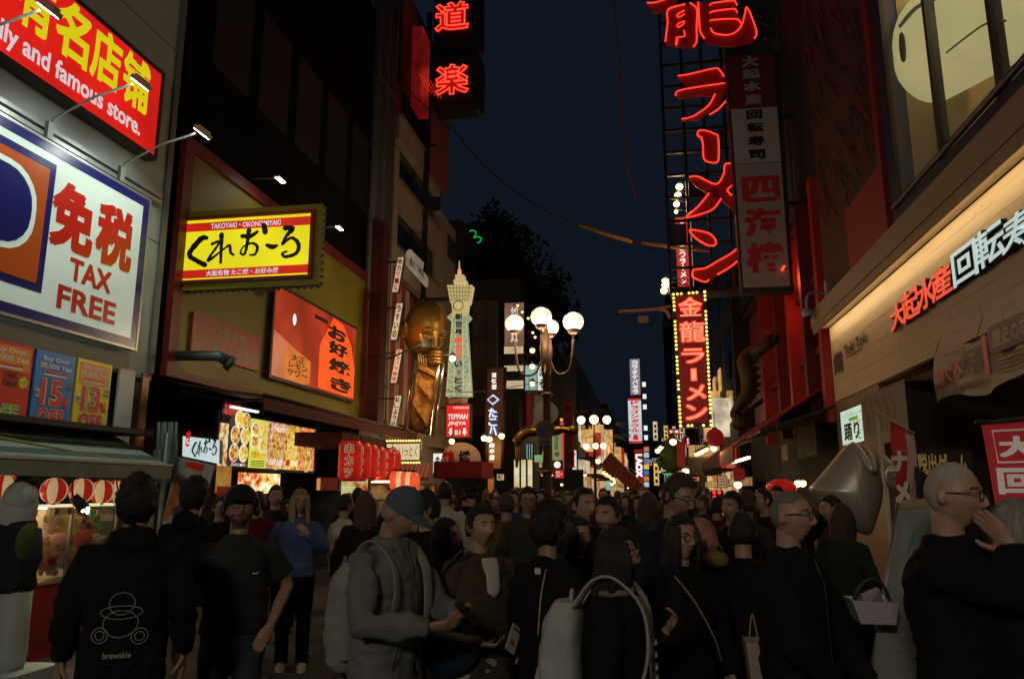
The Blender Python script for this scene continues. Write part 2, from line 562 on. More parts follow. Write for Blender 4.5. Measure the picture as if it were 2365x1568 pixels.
# -- rails and three sign lamps on arms
rail = MB()
y0r = -13
r1 = hit((0, 262), 'x', XL); r2 = hit((330, 455), 'x', XL)
rz = r2.z + .08
R0 = empty('lamp_rail', (XL, 9.0, rz), 'pair of slim metal rails above the white sign', 'rail')
for dz in (0, -.09):
    MB().box((.0, -12, dz), (.09, -.05, dz + .05)).build('rail', mat('alu', (.4, .42, .41), .35, .7), R0)
lens = mat('lamp_lens', (1, 1, .95), .3, emit=16, ecol=(1, .97, .85), light=False)
lampgrey = mat('lamp_grey', (.3, .33, .3), .45, .4)
def sign_lamp(dx_base, label, first=[None]):
    y = hit(dx_base, 'x', XL + .1).y
    if first[0] is None:
        L = empty('sign_lamp', (XL + .09, y, rz))
        MB().box((0, -.04, -.12), (.05, .04, .08)).build('bracket', lampgrey, L)
        MB().tube([(.03, 0, .06), (.06, 0, .12), (.55, 0, .34), (1.0, 0, .45)], .014).build('arm', lampgrey, L)
        mb = MB(); mb.box((-.11, -.06, 0), (.11, .06, .05)); mb.box((-.09, -.045, .05), (.07, .045, .075))
        h = mb.build('lamp_head', lampgrey, L, (1.09, 0, .44)); h.rotation_euler = (0, radians(38), 0)
        ls = MB().box((-.1, -.05, -.008), (.1, .05, -.001)).build('lens', lens, h)
        ld = bpy.data.lights.new('sign_lamp_light', 'SPOT'); ld.energy = 62; ld.color = (.86, 1, .88); ld.spot_size = radians(115); ld.spot_blend = .8
        ld.shadow_soft_size = .1
        lo = bpy.data.objects.new('bulb', ld); COL.objects.link(lo); lo.parent = L; lo.location = (1.07, 0, .40)
        lo.rotation_euler = (0, radians(35), 0)
        first[0] = L
    else:
        L = copy_tree(first[0])
    L.location = (XL + .09, y, rz)
    tag(L, label, 'lamp', 'lamps over the tax free sign')
sign_lamp((108, 322), 'middle sign lamp on a bent arm in front of the word store')
sign_lamp((275, 425), 'sign lamp on a bent arm nearest the corner of the grey building')
sign_lamp((-150, 235), 'sign lamp at the left edge of the photo, in front of the word and')

# -- coupon boards
cy = mat('coupon_yellow', (.85, .68, .02), .35); cb = mat('coupon_blue', (.01, .22, .62), .35); co_ = mat('coupon_orange', (.85, .24, .02), .35)
cred = mat('coupon_red', (.72, .03, .02), .35); cwt = mat('coupon_white', (.75, .73, .66), .35); cbk = mat('coupon_black', (.02, .02, .02), .4)
cgr = mat('coupon_green', (.28, .5, .06), .35)
def coupon(label, base, pa, pb, bgc, head, l1, l2, num, ncol, headbg=None):
    S = Sign('coupon_board', label, 'sign', ('x', XL + .04, 1), pa, 'discount boards in a row')
    r = S.rect(pa, pb); W_ = r[2]; H_ = r[3]
    S.box('board', (0, 0, W_, H_), 0, .03, bgc)
    if headbg: S.box('header', (W_ * .06, H_ * .68, W_ * .94, H_ * .96), .03, .034, headbg)
    S.text(l1, (W_ * .16, H_ * .865, W_ * .84, H_ * .94), cwt, .0365, bold=.02)
    S.text(l2, (W_ * .09, H_ * .775, W_ * .91, H_ * .85), cwt, .0365, bold=.02)
    for q in range(2):
        S.box('small_print', (W_ * .2, H_ * (.70 + .035 * q), W_ * .8, H_ * (.72 + .035 * q)), .0345, .036, cred if q else cwt)
    if num:
        S.text(num, (W_ * .17, H_ * .32, W_ * .72, H_ * .66), cbk, .0345, bold=.09)
        S.text(num, (W_ * .17, H_ * .32, W_ * .72, H_ * .66), cwt, .0357, bold=.06)
        S.text(num, (W_ * .175, H_ * .325, W_ * .715, H_ * .655), ncol, .037, bold=.03)
        S.text('%', (W_ * .72, H_ * .33, W_ * .92, H_ * .46), ncol, .037, bold=.03)
        S.text('MAX', (W_ * .03, H_ * .44, W_ * .19, H_ * .5), cbk, .039, bold=.02)
        MB().prism([(W_ * .11 + .09 * W_ * cos(a * pi / 8), H_ * .47 + .05 * H_ * sin(a * pi / 8)) for a in range(16)], .034, .0375).build('badge', cwt, S.root)
        S.text('TAX\nFREE', (W_ * .79, H_ * .54, W_ * .96, H_ * .64), cbk, .0365, bold=.02, align='CENTER')
    S.text('OFF', (W_ * .14, H_ * .06, W_ * .82, H_ * .3), cbk, .0345, bold=.09)
    S.text('OFF', (W_ * .14, H_ * .06, W_ * .82, H_ * .3), cwt, .0357, bold=.06)
    S.text('OFF', (W_ * .145, H_ * .065, W_ * .815, H_ * .295), ncol, .037, bold=.03)
    S.box('footer', (0, -.06, W_, -.003), 0, .03, cbk)
    return S
coupon('yellow discount board reading 13 percent off', 0, Z('A2', 452, 1415), Z('A2', 730, 962), cy, '', 'Buy Over', '10,000 Yen', '13', cred, co_)
coupon('blue discount board reading 15 percent off', 0, Z('A2', 168, 1392), Z('A2', 490, 910), cb, '', 'Buy Over', '30,000 Yen', '15', cred)
S = coupon('orange discount board cut off by the left edge of the photo', 0, Z('A2', -190, 1370), Z('A2', 212, 845), cred, '', 'Buy Over', '50,000 Yen', None, cgr, co_)
r = S.rect(Z('A2', -190, 1370), Z('A2', 212, 845)); W_, H_ = r[2], r[3]
S.text('TAX\nFREE', (W_ * .42, H_ * .5, W_ * .72, H_ * .66), cbk, .0365, bold=.03)
st = [((W_ * .84 + (.12 if i % 2 else .075) * W_ * cos(i * pi / 12)), (H_ * .56 + (.12 if i % 2 else .075) * W_ * sin(i * pi / 12))) for i in range(24)]
MB().prism(st, .034, .036).build('star', cy, S.root)
S.text('+8', (W_ * .77, H_ * .53, W_ * .9, H_ * .59), cgr, .037, bold=.04)
# blank white and bronze boards to the right of the coupons
S = Sign('blank_panel', 'blank white panel between the yellow discount board and the bronze one', 'panel', ('x', XL + .03, 1), Z('A2', 700, 1470))
S.box('board', S.rect(Z('A2', 735, 1470), Z('A2', 885, 1000)), 0, .03, mat('panel_white', (.5, .53, .5), .4, grain=.08, gscale=3))
S = Sign('bronze_panel', 'brownish mirror panel at the corner under the grey building', 'panel', ('x', XL + .03, 1), Z('A2', 890, 1500))
S.box('board', S.rect(Z('A2', 890, 1500), Z('A2', 980, 1020)), 0, .03, mat('bronze', (.25, .13, .07), .22, .6))

# -- striped awning over the toy stall
aw = empty('awning', (XL, 9.3, 2.0), 'green and white striped awning over the toy stall', 'awning')
aw1 = mat('awning_green', (.07, .13, .11), .8, grain=.25, gscale=8); aw2 = mat('awning_white', (.30, .36, .32), .8, grain=.2, gscale=8)
# long side stripes run along the street; slope falls outwards
for k in range(7):
    x0 = k * .15; x1 = x0 + .15
    z0 = .38 - k * .062; z1 = z0 - .062
    mb = MB(); mb.add([(x0, -8, z0), (x1, -8, z1), (x1, -.9 - .03 * k, z1), (x0, -.9 - .03 * k, z0), (x0, -8, z0 - .02), (x1, -8, z1 - .02), (x1, -.9 - .03 * k, z1 - .02), (x0, -.9 - .03 * k, z0 - .02)],
                  [(0, 1, 2, 3), (7, 6, 5, 4), (0, 4, 5, 1), (1, 5, 6, 2), (2, 6, 7, 3), (3, 7, 4, 0)])
    mb.build('stripe', aw1 if k % 2 else aw2, aw)
MB().box((1.05, -8, -.2), (1.07, -1.1, -.03)).build('valance', aw2, aw)
MB().tube([(1.06, -8, -.05), (1.06, -1.08, -.05)], .02).build('front_bar', lampgrey, aw)
MB().tube([(0.02, -1.0, -.15), (1.05, -1.1, -.05)], .018).build('side_arm', lampgrey, aw)
MB().tube([(0.5, -3.4, .2), (1.05, -1.4, -.07)], .012).build('brace', mat('brace_yellow', (.35, .28, .05), .5), aw)
post = empty('awning_post', (-5.62, 8.35, 0), 'thin grey metal post and brackets at the street end of the awning', 'post')
MB().tube([(0, 0, 0), (0, 0, 2.35)], .03).build('pole', mat('greenish_steel', (.14, .19, .17), .45, .5), post)
MB().box((-.16, -.01, 0), (-.08, .01, 2.15)).build('side_panel', mat('stall_glass', (.10, .16, .14), .2, .2), post)

# -- toy stall
ST = empty('toy_stall', (-6.0, 6.0, 0), 'open fronted toy stall with a lit glass case of plush toys', 'stall')
stallred = mat('stall_red', (.30, .02, .02), .5, grain=.4, gscale=5)
printm = foodmat('flower_print', (.35, .20, .10), (.30, .05, .05), (.12, .14, .05), .12, 9)
MB().box((-1.5, -3.5, 0), (-1.4, 2.6, 2.3)).build('back_wall', DARK, ST)
MB().box((-1.4, -3.5, 2.32), (.1, 2.5, 2.38)).build('ceiling', DARK, ST)
for k in range(7):
    MB().box((-.02, -3.4 + k * .86, 1.88), (.01, -3.4 + k * .86 + .82, 2.06)).build('printed_panel', printm, ST)
MB().box((-.9, -3.5, 0), (0, 2.3, .74)).build('counter', stallred, ST)
for k, (mm, y) in enumerate([(redp, 1.3), (cwt, 1.75), (stallred, .7), (cred, 2.0), (cbk, .35)]):
    MB().box((.001, y, .12 + .05 * (k % 3)), (.02, y + .36, .62)).build('price_board', mm, ST)
MB().box((-.92, -3.5, .74), (.02, 2.3, .77)).build('counter_top', mat('ledge', (.4, .33, .22), .35), ST)
warmback = mat('case_back', (.42, .34, .22), .6)
MB().box((-.75, .25, .78), (-.7, 2.1, 1.5)).build('case_back', warmback, ST)
glass = mat('case_glass', (.9, 1, .95), .05, alpha=.10)
MB().box((-.012, .25, .78), (-.004, 2.1, 1.5)).build('case_glass', glass, ST)
for y in (.25, 1.38, 2.1):
    MB().box((-.02, y - .012, .77), (.012, y + .012, 1.52)).build('case_post', STEEL, ST)
MB().box((-.02, .25, 1.5), (.012, 2.1, 1.53)).build('case_rail', mat('lit_edge', (.9, .8, .55), .3, emit=.8, ecol=(1, .85, .5), light=False), ST)
for y in (.3, .62, 1.1):
    MB().box((.013, y, 1.42), (.02, y + .26, 1.5)).build('price_tag', cwt, ST)
    MB().box((.0205, y + .02, 1.43), (.022, y + .07, 1.49)).build('price_mark', redp, ST)
    MB().box((.0205, y + .19, 1.43), (.022, y + .24, 1.49)).build('price_mark', redp, ST)
for k in range(6):
    MB().tube([(-.35, .5 + .25 * k, 1.5), (-.33, .5 + .25 * k, 1.38), (-.36, .5 + .25 * k, 1.34)], .004, 5).build('hook', STEEL, ST)
# the stall's own ceiling strip
MB().box((-.8, .3, 2.28), (-.7, 2.0, 2.31)).build('strip_light', mat('stall_strip', (1, .8, .5), .4, emit=9, ecol=(1, .72, .4)), ST)
MB().box((-.6, .3, 1.47), (-.5, 2.05, 1.495)).build('case_light', mat('case_strip', (1, .8, .5), .4, emit=10, ecol=(1, .76, .42)), ST)
# left part of stall: rows of small goods boxes
goods = foodmat('goods', (.35, .16, .03), (.5, .4, .1), (.08, .12, .02), .18, 14)
for k in range(4):
    MB().box((-.6, -2.6 + k * .7, .78), (-.05, -2.05 + k * .7, 1.2 + .1 * (k % 2))).build('goods_box', goods, ST)

# round red and white lanterns
lr = litmat('lantern_red', (.50, .018, .01), .42, .15, 3, light=False); lw = litmat('lantern_white', (.62, .42, .20), .55, .15, 3, light=False)
proto_l = [None]
def stall_lantern(dx, x, label):
    p = hit(dx, 'x', x)
    if proto_l[0] is None:
        L = empty('paper_lantern', p)
        for q in range(8):
            mb = MB(); vs = []; fs = []
            for i in range(13):
                ph = .16 + (pi - .32) * i / 12
                for j in range(5):
                    th = 2 * pi * (q + j / 4) / 8
                    rr_ = .128 * (1 + .006 * (-1) ** i)
                    vs.append((sin(ph) * cos(th) * rr_, sin(ph) * sin(th) * rr_, cos(ph) * .132))
            for i in range(12):
                for j in range(4):
                    fs.append((i * 5 + j, (i + 1) * 5 + j, (i + 1) * 5 + j + 1, i * 5 + j + 1))
            mb.add(vs, fs, 0, True); mb.build('paper_gore', lr if q % 2 else lw, L)
        MB().lathe([(0, .125), (.035, .13), (.035, .145), (0, .145)], 12).build('cap', BLACK, L)
        MB().lathe([(0, -.145), (.025, -.145), (.025, -.125), (0, -.125)], 12).build('ring', STEEL, L)
        MB().tube([(0, 0, .145), (0, 0, .42)], .004, 5).build('cord', BLACK, L)
        proto_l[0] = L
    else:
        L = copy_tree(proto_l[0])
    L.location = p; L.rotation_euler[2] = random.uniform(0, .7)
    tag(L, label, 'lantern', 'red and white lanterns above the toy stall')
stall_lantern(Z('C5', 50, 275), -6.0, 'red and white lantern cut by the left edge of the photo')
stall_lantern(Z('C5', 225, 310), -6.5, 'red and white lantern mostly hidden behind the hooded mannequin head')
stall_lantern(Z('C5', 625, 305), -6.0, 'red and white lantern just right of the hooded mannequin head')
stall_lantern(Z('C5', 945, 305), -6.0, 'red and white lantern partly behind the left clip spotlight')
stall_lantern(Z('C5', 1180, 320), -6.0, 'fourth red and white lantern, right of the left clip spotlight')
stall_lantern(Z('C5', 1340, 310), -6.4, 'red and white lantern behind the right clip spotlight')

# clip spotlights with four LEDs
ledm = mat('warm_led', (1, .8, .5), .4, emit=22, ecol=(1, .72, .38), light=False)
def clip_spot(dx, x, label):
    p = hit(dx, 'x', x)
    L = empty('clip_spotlight', p, label, 'spotlight', 'spotlights over the toy case')
    h = MB().tube([(0, 0, 0), (.10, .05, -.12)], [.05, .06], 12).build('housing', BLACK, L)
    MB().tube([(0, 0, 0), (-.03, 0, .08), (-.02, .01, .3)], .008, 6).build('arm', BLACK, L)
    for (a, b) in ((-1, -1), (-1, 1), (1, -1), (1, 1)):
        MB().sphere((.108 + .02 * a * .5, .056 + a * .022, -.128 + b * .018 - a * .008), .016, 8, 6).build('led', ledm, L)
    ld = bpy.data.lights.new('clip_light', 'SPOT'); ld.energy = 9; ld.color = (1, .78, .45); ld.spot_size = radians(130); ld.spot_blend = .8; ld.shadow_soft_size = .05
    lo = bpy.data.objects.new('bulb', ld); COL.objects.link(lo); lo.parent = L; lo.location = (.13, .07, -.16); lo.rotation_euler = (radians(-10), radians(-28), 0)
clip_spot(Z('C5', 850, 380), -5.75, 'black clip spotlight with four warm bulbs, left one over the toy case')
clip_spot(Z('C5', 1370, 310), -5.75, 'black clip spotlight with four warm bulbs beside the man in the black hoodie')

# plush toys
def fur(name, col): return mat('plush_' + name, col, .95, grain=.25, gscale=30, bump=.9, bscale=160)
eyem = mat('toy_eye', (.01, .01, .01), .15)
def plush(kind, col, dx, x, size, label, rot=(0, 0, 0), stretch=(1, 1, 1), ears=None, snout=None, col2=None):
    p = hit(dx, 'x', x)
    T_ = empty('plush_toy', p, label, 'plush toy', 'plush toys in the lit case')
    T_.rotation_euler = (radians(rot[0]), radians(rot[1]), radians(rot[2]) + radians(60))
    m = fur(kind, col); m2 = fur(kind + '_b', col2) if col2 else m
    s = size
    def lump(q): return q * (1 + .07 * noise.noise(Vector(q) * 14 / max(s, .05) * .3))
    mb = MB(); mb.sphere((0, 0, -.05 * s), (.42 * s * stretch[0], .40 * s * stretch[1], .5 * s * stretch[2]), 16, 12, fn=lump); mb.build('body', m, T_)
    mb = MB(); mb.sphere((0, -.06 * s, .48 * s * stretch[2]), (.34 * s, .31 * s, .30 * s), 16, 12, fn=lump); mb.build('head', m, T_)
    for sx in (-1, 1):
        if ears == 'long': mb = MB().sphere((sx * .2 * s, 0, .95 * s * stretch[2]), (.07 * s, .05 * s, .28 * s), 8, 8)
        elif ears == 'flop': mb = MB().sphere((sx * .36 * s, -.04 * s, .42 * s * stretch[2]), (.08 * s, .12 * s, .24 * s), 8, 8)
        else: mb = MB().sphere((sx * .24 * s, 0, .74 * s * stretch[2]), (.10 * s, .06 * s, .10 * s), 8, 8)
        mb.build('ear', m2, T_)
        MB().sphere((sx * .13 * s, -.34 * s, .53 * s * stretch[2]), .035 * s, 8, 6).build('eye', eyem, T_)
        MB().sphere((sx * .4 * s, -.14 * s, .04 * s), (.12 * s, .14 * s, .2 * s), 10, 8).build('arm', m, T_)
        MB().sphere((sx * .2 * s, -.34 * s, -.42 * s), (.13 * s, .2 * s, .12 * s), 10, 8).build('foot', m2, T_)
    if snout: MB().sphere((0, -.36 * s, .42 * s * stretch[2]), (.14 * s, .1 * s, .09 * s), 10, 8).build('muzzle', m2, T_)
plush('yellow', (.62, .50, .10), Z('C5', 740, 790), -6.3, .30, 'yellow floppy eared plush toy in the middle of the case', ears='flop', snout=1, rot=(10, 10, 0))
plush('pink', (.55, .22, .20), Z('C5', 660, 1030), -6.2, .34, 'big pink plush toy with open mouth at the front of the case', stretch=(1.2, 1, .8), ears='flop', snout=1, col2=(.35, .05, .07), rot=(20, -10, 0))
plush('red', (.5, .02, .02), Z('C5', 870, 1010), -6.15, .27, 'bright red plush toy leaning beside the pink one', rot=(0, 25, 0), stretch=(.8, .8, 1.3))
plush('black', (.02, .02, .025), Z('C5', 890, 740), -6.4, .27, 'black plush toy with a white tag and pink face', snout=1, col2=(.5, .12, .18))
plush('orange', (.42, .14, .03), Z('C5', 985, 720), -6.4, .22, 'tall orange brown plush toy right of the black one', stretch=(.8, .8, 1.7), rot=(0, -15, 0))
plush('green', (.08, .35, .06), Z('C5', 1060, 620), -6.45, .13, 'upper small round green plush toy', ears=None)
plush('green', (.08, .35, .06), Z('C5', 1100, 690), -6.4, .14, 'lower small round green plush toy', ears=None)
plush('cream', (.6, .48, .33), Z('C5', 600, 640), -6.35, .2, 'cream plush toy with very long upright ears at the left of the case', ears='long', stretch=(1, 1, 1.5))
plush('white', (.6, .55, .45), Z('C5', 1000, 930), -6.2, .24, 'white plush toy lying beside the red one', rot=(60, 10, 30))
plush('tan', (.5, .33, .2), Z('C5', 960, 1130), -6.1, .2, 'tan plush toy lying at the front right edge of the case', rot=(80, 0, 50), stretch=(.8, .8, 1.4))
plush('orange2', (.5, .22, .06), Z('C5', 490, 1010), -6.15, .18, 'small orange plush toy left of the big pink one')
plush('maroon', (.25, .02, .05), Z('C5', 540, 1150), -6.1, .18, 'dark red plush toy at the bottom left of the case', rot=(60, 0, 0))
plush('pinkball', (.55, .15, .16), Z('C5', 165, 420), -6.6, .2, 'round pink plush toy hanging left of the mannequin')
plush('mint', (.2, .42, .32), Z('C5', 640, 880), -6.35, .12, 'small mint green plush toy behind the pink one')
for k in range(4):
    p = hit(Z('C5', 1130 + 45 * k, 590 + (k % 2) * 8), 'x', -6.5)
    C_ = empty('sweets_pack', p, ['leftmost', 'second', 'third', 'rightmost'][k] + ' of four pink and white sweets packs at the back of the case', 'sweets pack', 'sweets packs in the toy case')
    MB().box((-.03, -.035, -.06), (.03, .035, .02)).build('tray', cwt, C_)
    MB().sphere((0, 0, .03), (.035, .035, .04), 10, 8).build('sweets', fur('sweet', (.6, .3, .32)), C_)

# mannequin: white animal figure with hooded cloth, dark jacket and a box plinth
p = hit((62, 1515), 'z', 0)
MN = empty('mannequin', (-5.55, 6.15, 0), 'white animal mannequin in a hooded head cloth and dark jacket on a white plinth', 'mannequin')
mwhite = mat('mannequin_white', (.50, .56, .53), .7, grain=.12, gscale=4, bump=.3, bscale=30)
navyc = mat('mannequin_jacket', (.012, .014, .022), .85, bump=.4, bscale=60)
MB().bevbox((-.30, -.26, 0), (.36, .3, .16), .07).build('plinth', mwhite, MN)
def ring(cx, cy, z, rx, ry, n=20, e=2.4):
    out = []
    for j in range(n):
        th = 2 * pi * j / n; c_, s_ = cos(th), sin(th)
        out.append((cx + rx * abs(c_) ** (2 / e) * (1 if c_ >= 0 else -1), cy + ry * abs(s_) ** (2 / e) * (1 if s_ >= 0 else -1), z))
    return out
for sx in (-1, 1):
    MB().loft([ring(sx * .095, 0, .16, .10, .12), ring(sx * .10, 0, .3, .115, .13), ring(sx * .10, 0, .55, .105, .12), ring(sx * .09, 0, .86, .11, .13)]).build('leg', mwhite, MN)
MB().loft([ring(0, 0, .80, .20, .15), ring(0, 0, .85, .23, .17), ring(0, 0, .95, .21, .16), ring(0, 0, 1.2, .21, .15), ring(0, 0, 1.4, .17, .13), ring(0, 0, 1.45, .08, .08)]).build('jacket', navyc, MN)
MB().tube([(-.17, 0, 1.3), (-.26, -.02, 1.05), (-.24, -.06, .8)], [.06, .075, .08], 12).build('arm', mwhite, MN)
MB().tube([(.19, 0, 1.33), (.25, -.02, 1.1), (.22, -.08, .88)], [.06, .06, .05], 12).build('arm', navyc, MN)
MB().sphere((.03, -.02, 1.60), (.14, .14, .16), 18, 14).build('head', mwhite, MN)
hood = mat('hood_cloth', (.55, .58, .56), .9, bump=.6, bscale=40)
MB().sphere((.0, 0, 1.52), (.165, .15, .19), 18, 14, fn=lambda q: q * (1 + .08 * noise.noise(q * 11)) + Vector((0, 0, -.06 if q.z < 0 else 0))).build('hood', hood, MN)
MB().sphere((-.03, 0, 1.72), (.035, .03, .05), 10, 8).build('ear', hood, MN)
MB().tube([(-.09, 0, 1.68), (.03, -.01, 1.78), (.15, 0, 1.74)], [.03, .05, .03], 10).build('cap', navyc, MN)
MB().sphere((.20, -.06, 1.22), (.05, .14, .17), 14, 10).build('green_shield', mat('olive_green', (.07, .10, .02), .8, bump=.5), MN)

# ================================================================== yellow takoyaki restaurant block
KB = empty('restaurant_building', (XL, 9.44, 0), 'dark restaurant building with a yellow painted front behind the lit yellow sign', 'building')
kz0, kz1 = 3.22, 6.7
KY1 = 7.62   # length of the front along the street
yellow_w = mat('facade_yellow', (.21, .185, .015), .5, grain=.2, gscale=2)
red_w = mat('facade_red', (.17, .018, .015), .5, grain=.3, gscale=3)
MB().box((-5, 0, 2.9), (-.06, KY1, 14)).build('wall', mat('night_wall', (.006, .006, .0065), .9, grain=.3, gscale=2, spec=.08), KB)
MB().box((-5, .3, 0), (-1.6, KY1, 2.9)).build('shop_back_wall', mat('shop_dark', (.025, .022, .02), .7), KB)
for k in range(5):
    MB().box((-.07, .6 + 1.45 * k, 8.3), (-.02, 1.7 + 1.45 * k, 10.2)).build('dark_window', mat('window_night', (.012, .011, .012), .5), KB)
MB().box((-.055, .2, kz0 + .02), (0, KY1 - .1, kz1 - .1)).build('yellow_front', yellow_w, KB)
MB().box((-.05, 0, kz0), (.05, .22, kz1 + .1)).build('frame_post', red_w, KB)
MB().box((-.05, KY1 - .2, kz0), (.05, KY1, kz1 - .3)).build('frame_post', red_w, KB)
MB().box((-.05, .22, kz1 - .1), (.05, KY1 - .2, kz1 + .1)).build('frame_beam', red_w, KB)
MB().box((-.05, .22, kz0), (.05, KY1 - .2, kz0 + .1)).build('frame_beam', red_w, KB)
S = Sign('painted_sign', 'dim red board with pale Japanese lettering on the yellow front', 'sign', ('x', XL + .02, 1), Z('A2', 1250, 860))
u0, v0 = 0, 0
P1 = S.rect(Z('A2', 1250, 860), Z('A2', 1715, 770)); uw = P1[2] - P1[0]
vb = S.uv(Z('A2', 1710, 1005))[1]; vt = S.uv(Z('A2', 1252, 600))[1]
S.box('board', (0, vb, uw, vt), 0, .03, mat('board_red', (.42, .022, .02), .4, grain=.15))
dimw = mat('faded_white', (.42, .38, .30), .5)
S.text('大阪名物', (uw * .3, vb + (vt - vb) * .56, uw * .76, vb + (vt - vb) * .9), dimw, .033, bold=.02)
S.text('たこ焼・お好み焼', (uw * .02, vb + (vt - vb) * .1, uw * .98, vb + (vt - vb) * .48), dimw, .033, bold=.02)
inkm = mat('ink_black', (.015, .014, .012), .5)
# brush lettering of the sign (also painted on the wall behind)
KURE = [  # zoom A2 coordinates with stroke widths
    [(1370, 120, 26), (1330, 128, 40), (1255, 225, 34), (1300, 268, 30), (1358, 298, 34)],
    [(1468, 100, 34), (1466, 190, 22), (1462, 282, 20)],
    [(1405, 160, 20), (1455, 148, 18), (1390, 245, 18), (1385, 268, 22), (1470, 205, 12), (1520, 170, 20), (1528, 215, 20), (1548, 232, 14)],
    [(1605, 108, 28), (1660, 108, 30), (1705, 80, 22)],
    [(1650, 70, 34), (1640, 150, 24), (1622, 225, 18), (1595, 220, 14), (1612, 180, 12), (1670, 155, 16), (1706, 180, 22), (1690, 228, 18), (1655, 232, 12)],
    [(1750, 38, 36), (1758, 82, 36)],
    [(1768, 168, 22), (1805, 180, 34), (1835, 172, 20)],
    [(1890, 55, 34), (1940, 60, 34), (1905, 100, 26), (1870, 165, 16), (1930, 120, 20), (1978, 160, 28), (1965, 220, 26), (1895, 245, 22), (1870, 225, 18), (1900, 210, 14)],
]
# -- the large lit yellow sign
PK = ('y', 9.62)
S = Sign('restaurant_sign', 'big lit yellow sign with black brush lettering and a bulb edging', 'sign', PK, (405, 672))
yel_big = litmat('yellow_big', (.80, .72, .012), .92, .18, .9)
frame_c = mat('sign_box_yellow', (.25, .26, .02), .5)
BLp = S.rect((390, 668), (738, 468))
u0, v0, u1, v1 = S.uv((392, 0))[0], S.uv((400, 672))[1], S.uv((738, 0))[0], S.uv((735, 470))[1]
u0 = S.uv((400, 600))[0]; u1 = S.uv((738, 560))[0]
S.box('case', (u0, v0, u1, v1), -.16, -.02, frame_c)
b = .09
S.frame('red_frame', (u0 + b, v0 + b, u1 - b, v1 - b), .05, -.02, .03, mat('frame_red', (.25, .02, .015), .4))
fu0, fv0, fu1, fv1 = u0 + b + .05, v0 + b + .05, u1 - b - .05, v1 - b - .05
S.box('face', (fu0, fv0, fu1, fv1), -.018, .0, yel_big)
redl = litmat('red_band', (.62, .018, .008), .8, .2, 1.5, light=False)
h_ = fv1 - fv0
S.box('band', (fu0, fv0 + h_ * .035, fu1, fv0 + h_ * .17), .001, .006, redl)
S.box('band', (fu0, fv1 - h_ * .19, fu1, fv1 - h_ * .05), .001, .006, redl)
S.text('TAKOYAKI・OKONOMIYAKI', (fu0 + .42, fv1 - h_ * .165, fu1 - .46, fv1 - h_ * .075), wht, .008, bold=.02)
S.text('大阪名物 たこ焼・お好み焼', (fu0 + .4, fv0 + h_ * .055, fu1 - .45, fv0 + h_ * .15), wht, .008, bold=.02)
for st_ in KURE:
    S.brush([(*Z('A2', x, y), w * .349 * 1.0) for x, y, w in st_], inkm, .008)
bulb_off = mat('bulb_unlit', (.20, .17, .10), .12, .3, spec=.8)
bme = MB().sphere((0, 0, 0), .022, 8, 6).mesh('bulb', bulb_off)
def bulbs(S, pts, me, n=0.0):
    for (u, v) in pts:
        o = bpy.data.objects.new('bulb', me); COL.objects.link(o); o.parent = S.root; o.location = (u, v, n)
def line(a, b, k): return [(a[0] + (b[0] - a[0]) * i / (k - 1), a[1] + (b[1] - a[1]) * i / (k - 1)) for i in range(k)]
bulbs(S, line((u0 + .03, v1 + .02), (u1 - .03, v1 + .02), 23) + line((u0 + .03, v0 - .02), (u1 - .03, v0 - .02), 23) + line((u1 + .02, v0 + .03), (u1 + .02, v1 - .03), 12), bme, -.1)

# -- same brush lettering painted on the wall (below the lit sign) and small lit sign
S = Sign('painted_lettering', 'black brush lettering painted on the yellow front under the lit sign', 'lettering', ('x', XL + .02, 1), Z('A2', 1700, 640))
for st_ in KURE:
    S.brush([(((x - 1250) / 740) * 1.65 - 1.45, ((300 - y) / 280) * .75 + .25, w / 280 * .75) for x, y, w in st_], inkm, .006, px=False)

# -- bright orange picture screen with a big lantern
S = Sign('picture_screen', 'lit orange picture panel with a tall red lantern and brush lettering', 'screen', ('x', XL + .05, 1), Z('A2', 1770, 1030))
uw = S.uv(Z('A2', 2325, 1100))[0]
vb = S.uv(Z('A2', 2320, 1190))[1]; vt = S.uv(Z('A2', 1800, 430))[1]
hh = vt - vb
S.box('frame', (-.06, vb - .06, uw + .04, vt + .06), 0, .06, BLACK)
scr = litmat('screen_glow', (.42, .035, .012), .62, .55, 1.1)
S.box('screen_face', (0, vb, uw, vt), .06, .065, scr)
pk = litmat('screen_wall', (.70, .20, .10), .62, .3, 1.4, light=False)
S.poly([(0, vb), (uw * .36, vb), (uw * .36, vb + hh * .22), (uw * .25, vb + hh * .36), (uw * .1, vb + hh * .45), (0, vb + hh * .5)], pk, .067, px=False, name='pictured_wall')
S.poly([(uw * .12, vb + hh * .02), (uw * .40, vb + hh * .02), (uw * .40, vb + hh * .30), (uw * .12, vb + hh * .42)], litmat('screen_lantern', (.75, .20, .03), .7, .25, 2, light=False), .069, px=False, name='pictured_lantern')
S.text('大正\nレモン\nサワー', (uw * .15, vb + hh * .06, uw * .37, vb + hh * .32), inkm, .072, bold=.02, align='CENTER')
tall = litmat('tall_lantern', (.95, .09, .012), .95, .2, 2.5)
S.poly([(uw * .50, vb + hh * .02), (uw * .985, vb + hh * .02), (uw * .99, vb + hh * .4), (uw * .93, vb + hh * .72), (uw * .80, vb + hh * .96), (uw * .66, vb + hh * .99), (uw * .50, vb + hh * .55)], tall, .070, px=False, name='pictured_tall_lantern')
for q, (ch, cx, cy_, ww) in enumerate([('お', .72, .80, .26), ('好', .74, .60, .27), ('み', .74, .60, .0), ('焼', .77, .38, .30), ('き', .80, .14, .30)]):
    if ww: S.text(ch, (uw * (cx - ww / 2), vb + hh * (cy_ - .09), uw * (cx + ww / 2), vb + hh * (cy_ + .09)), inkm, .075, bold=.05)
